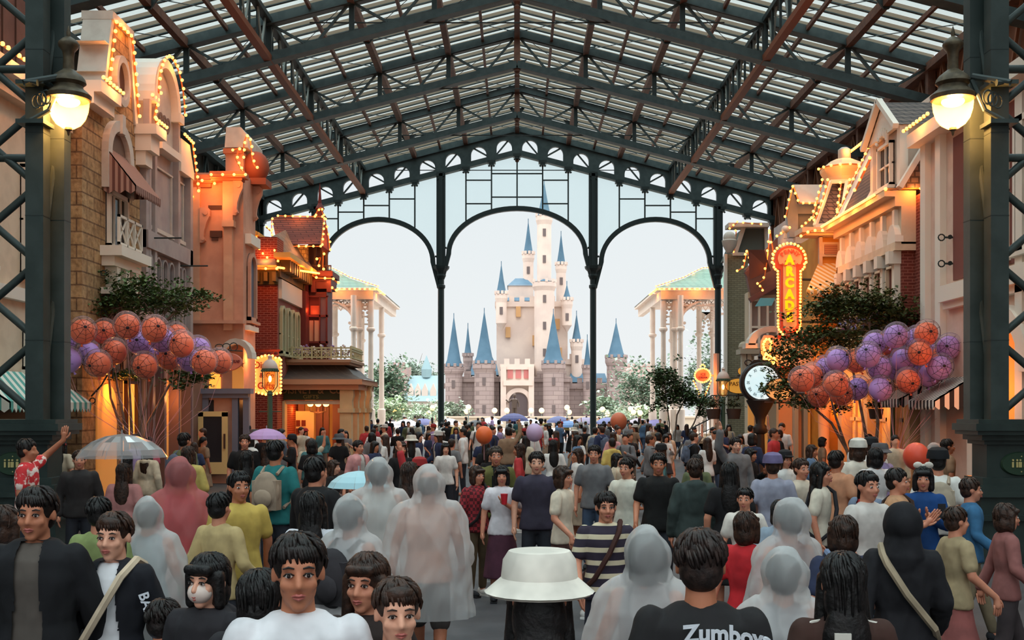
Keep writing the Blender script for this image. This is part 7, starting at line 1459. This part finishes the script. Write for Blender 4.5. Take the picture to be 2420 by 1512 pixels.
A(1172, 1054, 14.2, 1.73, 6, 'stand', lod=1, top=('jacket', (100, 98, 52)), inner=(30, 32, 32), hair=('short', (80, 66, 56)), label='person in olive jacket over black, behind the white blouse')
A(1942, 1090, 11.2, 1.67, 60, 'stand', True, lod=1, top=('tee', (226, 214, 196)), hair=('long', DK), extras=(('shoulder_strap', (40, 38, 44)),), label='person with long black hair and white top, looking sideways by the right tree')
A(1978, 1064, 13, 1.72, 130, 'stand', lod=1, top=('tee', (206, 146, 112)), hair=('short', BK), skin=1, label='person in peach t-shirt with bowed head, left of the balloon strings')
A(2122, 1106, 10.2, 1.66, 60, 'phone', lod=1, top=('tee', (204, 154, 116)), hair=('short', BK), skin=0, extras=(('shoulder_strap', (64, 46, 38)),), label='heavyset person in tan shirt with brown harness strap, in profile')
A(2182, 1100, 10.6, 1.66, -20, 'phone', True, lod=1, top=('long', (28, 70, 128)), bottom=('longskirt', (30, 30, 36)), hair=('bob', DK), extras=(('headband', (226, 216, 204)),), label='person in blue sweater with cream bow headband looking at a phone')
c = Vector(((2182 - CX) / F * 10.6 + .06, 10.3, 1.2)); tag(MB().box((c.x - .035, c.y - .01, c.z - .02), (c.x + .035, c.y, c.z + .12)).build('mobile_phone', mat('phone_black', (30, 30, 34), .2), None, loc=c), 'black phone held by the person with the bow headband', 'phone')
A(2216, 1064, 11.8, 1.77, 165, 'stand', lod=1, top=('tee', (232, 228, 222)), hair=('short', DK), extras=(('cap', (28, 28, 32)), ('backpack', (176, 160, 140))), label='person in black cap and white t-shirt with beige backpack by the right plinth')
A(2046, 1118, 10.8, 1.58, -60, 'stand', True, lod=1, top=('jacket', (120, 134, 158)), inner=(190, 60, 60), hair=('back', DK), label='person with ponytail in denim jacket below the right balloons')
A(2027, 1040, 14.5, 1.8, 180, 'stand', True, lod=1, top=('tee', (236, 224, 208)), hair=('bob', BR), extras=(('cap', (232, 226, 216)),), label='person with white cap and cream top, nearest the balloon strings')
A(2068, 1056, 14.0, 1.72, 185, 'stand', True, lod=1, top=('tee', (228, 222, 220)), hair=('bob', DK), label='person in white top beside the white cap under the balloon strings')
A(352, 0, 23.4, 1.64, 0, 'hold', True, lod=2, top=('long', (196, 90, 110)), hair=('short', BK), label='balloon seller gathering the strings of the left balloon bunch')
A(2116, 0, 24.42, 1.62, 0, 'hold', False, lod=2, top=('long', (206, 120, 130)), hair=('short', BK), label='balloon seller gathering the strings of the right balloon bunch')
r = A(66, 1036, 13.0, 1.86, 100, 'raisel', lod=1, top=('tee', (206, 52, 56)), kinds=('floral', 'plain'), hair=('short', BK), skin=1, label='person in red floral shirt reaching up at the left plinth')
A(188, 1062, 14, 1.69, 20, 'stand', lod=1, top=('long', (48, 44, 44)), hair=('short', BR), label='person in dark grey sweater at the corner of the left plinth')
A(293, 1088, 13.0, 1.57, 180, 'hold', True, lod=1, top=('dress', (190, 128, 124)), hair=('long', BR), label='person in dusty pink dress beneath the big clear umbrella')
umbrella((288 - CX) / F * 13.2, 13.2, 1.91, .54, umb_clear, 'large clear dome umbrella above the crowd beside the left plinth', hide=.7)
A(425, 1092, 9.4, 1.75, 190, 'walk', True, lod=1, top=('poncho', (224, 120, 130)), inner=(224, 110, 130), hair=('short', BR), label='person in pink rain poncho right of the clear umbrella')
A(235, 1172, 7.6, 1.6, 185, 'walk', True, lod=1, top=('long', (138, 152, 96)), hair=('short', DK), label='person in pale green top behind the black track jacket')
A(352, 1185, 8.0, 1.53, 178, 'walk', True, lod=1, top=('poncho', (255, 255, 255)), inner=(170, 184, 190), hair=('short', BR), label='person in milky poncho behind the pale green top')
A(566, 1112, 8.8, 1.71, 30, 'walk', lod=1, top=('tee', (206, 176, 90)), hair=('short', DK), skin=1, label='person in mustard yellow t-shirt, taller of the two in yellow')
A(520, 1160, 8.3, 1.58, 160, 'walk', True, lod=1, top=('long', (196, 172, 122)), hair=('short', DK), label='person in sandy long-sleeved top beside the mustard t-shirt')
A(652, 1040, 12.4, 1.86, 165, 'stand', lod=1, top=('tee', (40, 118, 118)), hair=('short', DK), skin=1, extras=(('backpack', (168, 146, 126)),), label='tall person in teal t-shirt with tan backpack seen from behind')
A(748, 1078, 9.6, 1.79, 150, 'phone', lod=1, top=('jacket', (30, 28, 30)), inner=(40, 38, 40), hair=('short', DK), label='person in loose black jacket right of the teal t-shirt')
A(740, 1160, 7.6, 1.64, 175, 'walk', True, lod=1, top=('tee', (222, 222, 230)), hair=('long', DK), label='person in white t-shirt with long black hair seen from behind')
A(832, 1182, 7.3, 1.6, 150, 'walk', True, lod=1, top=('poncho', (255, 255, 255)), inner=(224, 222, 224), hair=('short', BK), extras=(('backpack', (54, 50, 54)),), label='person in white poncho with dark backpack right of the white t-shirt')
A(893, 1094, 10.0, 1.72, 190, 'walk', lod=1, top=('poncho', (255, 255, 255)), inner=(220, 214, 206), hair=('short', BK), label='tall person in cream-white poncho behind the balding person')
A(968, 1092, 11.0, 1.68, 178, 'walk', True, lod=1, top=('tee', (220, 212, 208)), hair=('long', BR), label='person in white t-shirt with faded print and brown hair, left of the balding person')
A(1765, 1205, 7.6, 1.5, 140, 'walk', True, lod=1, top=('tee', (208, 44, 52)), bottom=('shorts', (180, 150, 140)), hair=('bob', BR), label='person in bright red t-shirt left of the clear hooded poncho')
A(1480, 1082, 12.8, 1.64, -30, 'walk', True, lod=1, top=('tee', (226, 220, 204)), hair=('short', BK), label='person in cream t-shirt behind the striped t-shirt')
A(1826, 1075, 12.2, 1.7, 170, 'walk', lod=1, top=('tee', (160, 160, 178)), hair=('short', BR), extras=(('cap', (120, 110, 150)),), label='person in lavender cap and grey t-shirt by the clock post')
A(1895, 1082, 12.5, 1.65, 20, 'walk', lod=1, top=('long', (214, 198, 178)), hair=('short', BR), label='person in cream sweater just right of the lavender cap')
A(2296, 1128, 10.4, 1.56, 80, 'walk', lod=1, top=('long', (60, 110, 150)), bottom=('trousers', (120, 106, 84)), hair=('short', BR), label='person in light blue sweater hurrying past the right plinth')
A(2380, 1190, 8.6, 1.47, 85, 'walk', True, lod=1, top=('long', (150, 96, 92)), bottom=('trousers', (60, 52, 54)), hair=('bob', BR), label='person in rose brown top at the foot of the right plinth')
A(2262, 1195, 8.2, 1.48, 100, 'walk', True, lod=1, top=('tee', (170, 150, 116)), bottom=('skirt', (140, 80, 76)), hair=('short', BR), label='short person in khaki top right of the black hooded coat')
A(1992, 1216, 6.8, 1.55, 190, 'walk', lod=1, top=('tee', (48, 54, 80)), hair=('bob', BR), extras=(('shoulder_strap', (120, 136, 166)),), label='person in navy t-shirt with pale blue strap beside the black hooded coat')
A(2052, 1112, 9.0, 1.7, 20, 'walk', True, lod=1, top=('tee', (214, 206, 200)), hair=('back', DK), label='person in off-white top behind the navy t-shirt')
A(12, 1190, 6.6, 1.63, 150, 'walk', True, lod=1, top=('long', (196, 196, 204)), hair=('bob', BR), label='person in pale grey top at the very edge beside the open black jacket')
A(1845, 1180, 9.2, 1.45, 160, 'walk', True, lod=1, top=('tee', (150, 166, 182)), hair=('bob', DK), label='small person in dusty blue top behind the clear hooded poncho')
A(1760, 1150, 10.2, 1.48, -20, 'walk', True, lod=1, top=('tee', (232, 222, 212)), hair=('back', DK), label='small person in ivory top right of the black dress')
# ---- the rest of the crowd, row by row
cols = [((24, 22, 24), 'black', 26), ((228, 224, 220), 'white', 20), ((120, 118, 120), 'grey', 8), ((206, 190, 166), 'beige', 9), ((46, 54, 84), 'navy', 7), ((196, 62, 66), 'red', 5), ((212, 150, 150), 'pink', 4), ((70, 116, 120), 'teal', 3), ((210, 184, 104), 'yellow', 3), ((96, 124, 156), 'denim blue', 5), ((150, 120, 96), 'brown', 5), ((104, 110, 78), 'olive', 3), ((168, 148, 190), 'lilac', 2)]
hairs = [('short', BK, 'short black hair', 5), ('short', BR, 'short brown hair', 3), ('long', DK, 'long black hair', 4), ('long', BR, 'long brown hair', 2), ('bob', DK, 'black bob hair', 3), ('back', DK, 'a dark ponytail', 1)]
rc = random.Random(42)
def wch(L): 
    t = sum(e[-1] for e in L); v = rc.random() * t
    for e in L:
        v -= e[-1]
        if v <= 0: return e
    return L[-1]
taken = [(p.location.x, p.location.y) for p in PEOPLE] + [((638 - CX) / F * 30, 30), ((1709 - CX) / F * 37, 37), (c.x, c.y), ((1797 - CX) / F * 32, 32), (8.28, 26.2), (-8.9, 25.2), (9.2, 27), (6.8, 48)]
bands = [(13.5, 16.5, 10, .85, 'front rank'), (16.8, 20, 19, .8, 'second rank'), (20.5, 24.5, 24, .8, 'third rank'), (25, 29.5, 27, .8, 'fourth rank'), (30, 35.5, 28, .8, 'fifth rank'), (36, 43, 29, .8, 'sixth rank'), (44, 53, 31, .8, 'distant rank'), (54, 66, 31, .8, 'gable rank'), (72, 96, 24, 1.0, 'plaza crowd')]
CROWD = []
for bi, (d0, d1, n, sep, nm) in enumerate(bands):
    made = []; lat = min(8.2, 7.0 + .08 * d0) if d0 < 40 else 7.4
    if d0 > 50: lat = 9.0
    if d0 > 70: lat = 13
    for i in range(n):
        for t in range(30):
            D = rc.uniform(d0, d1); lim = min(lat, D * .45); x = -lim + 2 * lim * (i + rc.random()) / n
            if d0 < 16 and (abs(x + .1) < .9 or x < -4.8 or x > 5.2): continue
            if x < -5.6 and 36.5 < D < 44: continue
            if all((x - a) ** 2 + (D - b) ** 2 > sep * sep for a, b in taken): break
        else: continue
        taken.append((x, D)); col, cn, _ = wch(cols); hs = wch(hairs); fem = hs[0] in ('long', 'bob', 'back') or rc.random() < .2
        face = rc.choice([0, 180, 180, 160, 200, 20, -20, 60, -60, 90, -90, 150]) + rc.uniform(-15, 15)
        st = rc.choices(['tee', 'long', 'jacket', 'hoodie', 'poncho', 'dress'], [9, 5, 3, 2, .9, 1.2 if fem else 0])[0]
        ex = []; en = ''
        v = rc.random()
        if v < .10: ex = [('backpack', rc.choice([(60, 58, 60), (150, 130, 110), (90, 100, 120)]))]; en = ' with backpack'
        elif v < .17: ex = [('cap', rc.choice([(34, 34, 38), (220, 214, 206), (176, 50, 50)]))]; en = ' and cap'
        elif v < .24: ex = [('bucket_hat', rc.choice([(226, 216, 200), (206, 150, 120), (90, 90, 94)]))]; en = ' and bucket hat'
        elif v < .29 and fem: ex = [('headband', rc.choice([(236, 230, 224), (196, 60, 66)]))]; en = ' and bow headband'
        h = rc.gauss(1.60, .05) if fem else rc.gauss(1.70, .06)
        if d0 > 70: h += 0
        bt = ('trousers', rc.choice([(40, 42, 50), (70, 84, 108), (110, 98, 84), (36, 34, 36)])) if not fem or rc.random() < .5 else (rc.choice(['skirt', 'longskirt']), rc.choice([(60, 56, 60), (160, 140, 120), (90, 66, 60)]))
        lod = 1 if D < 21 else 2
        tcol = (255, 255, 255) if st == 'poncho' else col
        pz = rc.choice(['stand', 'walk', 'walk', 'phone', 'hold', 'stand', 'raise' if rc.random() < .25 else 'stand'])
        o = person(0, 0, D, h, face, pz, fem, (st, tcol), bt, (hs[0], hs[1]), rc.randrange(3), lod, ex, inner=col, x=x)
        gn = {'tee': 't-shirt', 'long': 'sweater', 'jacket': 'open jacket', 'hoodie': 'hoodie', 'poncho': 'rain poncho', 'dress': 'dress'}[st]
        cn2 = 'clear' if st == 'poncho' else cn
        if st == 'jacket':
            for ch in o.children:
                if ch.name.startswith('jacket'): ch.material_slots[0].material = cloth(col)
                if ch.name.startswith('t_shirt'): ch.material_slots[0].material = cloth((206, 202, 196))
        desc = f'{"person" if True else ""} in {cn2} {gn}, {hs[2]}{en}' if not (ex and ex[0][0] in ('cap', 'bucket_hat')) else f'person in {cn2} {gn}{en}'
        made.append((x / D, o, desc, nm)); o['group'] = 'people of the ' + nm
    made.sort(key=lambda e: e[0])
    for j, (_, o, desc, nm_) in enumerate(made):
        t = f'{desc}, {ORD[j]} from left in {nm_}'
        o['label'] = t if len(t.split()) <= 16 else f'{desc.split(",")[0]}, {ORD[j]} from left in {nm_}'
# ---- umbrellas and loose balloons over the crowd
U1 = [(960, 990, 84, (214, 214, 220), 'white'), (1000, 988, 92, (96, 100, 140), 'navy'), (1060, 988, 80, (226, 226, 228), 'pale'), (1128, 992, 76, (70, 74, 76), 'charcoal'), (1214, 976, 78, (58, 64, 110), 'dark blue'), (1160, 986, 95, (220, 218, 220), 'off-white'), (1252, 988, 88, (190, 196, 204), 'silver'), (1320, 983, 86, (74, 84, 122), 'slate blue'), (1343, 994, 74, (92, 130, 176), 'sky blue'), (1384, 985, 98, (112, 108, 130), 'mauve'), (1436, 986, 84, (104, 114, 156), 'steel blue'), (1508, 988, 78, (176, 168, 180), 'grey-lilac'), (1548, 990, 82, (126, 122, 170), 'violet'), (925, 994, 90, (222, 222, 222), 'milky')]
for i, (px, py, D, col, cn) in enumerate(U1):
    c = P(px, py, D); umbrella(c.x, D, c.z, (36 if i == 4 else 30) / F * D, mat('umbrella_' + cn.replace(' ', '_').replace('-', '_'), col, .6), f'{cn} umbrella over the plaza crowd, {ORD[sorted(u[0] for u in U1).index(px)]} from the left', group='umbrellas on the plaza', hide=max(.5, c.z - 1.2)); person(0, 0, D - .23 if i % 2 else D + .23, 1.66, 180 if i % 2 else 0, 'hold', i % 2 == 0, ('long', cols[i % 11][0]), hair=('short', BK), lod=2, x=c.x + (.056 if i % 2 else -.056), label=f'person holding the {cn} umbrella on the plaza')
umbrella((630 - CX) / F * 19, 19.0, H - (1012 - CY) / F * 19, .35, mat('lilac_umbrella', (176, 140, 190), .6), 'lilac umbrella at the foot of the left street lamp', hide=.72); person(0, 0, 18.78, 1.6, 180, 'hold', True, ('long', (190, 180, 180)), hair=('long', BR), lod=1, x=(630 - CX) / F * 19 + .055, label='person in pale sweater holding the lilac umbrella')
umbrella((848 - CX) / F * 11.2, 11.2, H - (1112 - CY) / F * 11.2, .32, mat('cyan_umbrella', (168, 206, 216), .6), 'small pale cyan umbrella beside the tall cream-white poncho', hide=.4); person(0, 0, 11.0, 1.4, 180, 'hold', True, ('tee', (90, 110, 160)), hair=('bob', BK), lod=1, x=(848 - CX) / F * 11.2 + .05, label='small person in blue t-shirt under the pale cyan umbrella')
for px, py, D, col, lab in ((1263, 1022, 22, (196, 170, 206), 'lilac balloon floating over the middle of the crowd'), (2165, 1078, 13, (226, 84, 60), 'orange balloon low by the balloon strings'), (1462, 996, 46, (226, 120, 84), 'orange balloon in a clear shell over the crowd right of the castle'), (1144, 1028, 20, (232, 110, 60), 'small orange balloon among the crowd below the castle')):
    c = P(px, py, D); r_ = 20 / F * D if px != 2165 else 30 / F * D; o = empty('balloon', c, lab, 'balloon', None); MB().sphere(c, (r_, r_, r_ * 1.1), 20, 14).build('balloon_skin', mat('skin_' + str(px), col, .35), o, True)
    MB().tube([c - Vector((0, 0, r_)), Vector((c.x, c.y, min(c.z - r_ - .3, 1.3)))], .004, 4).build('string', mat('pink_string'), o)
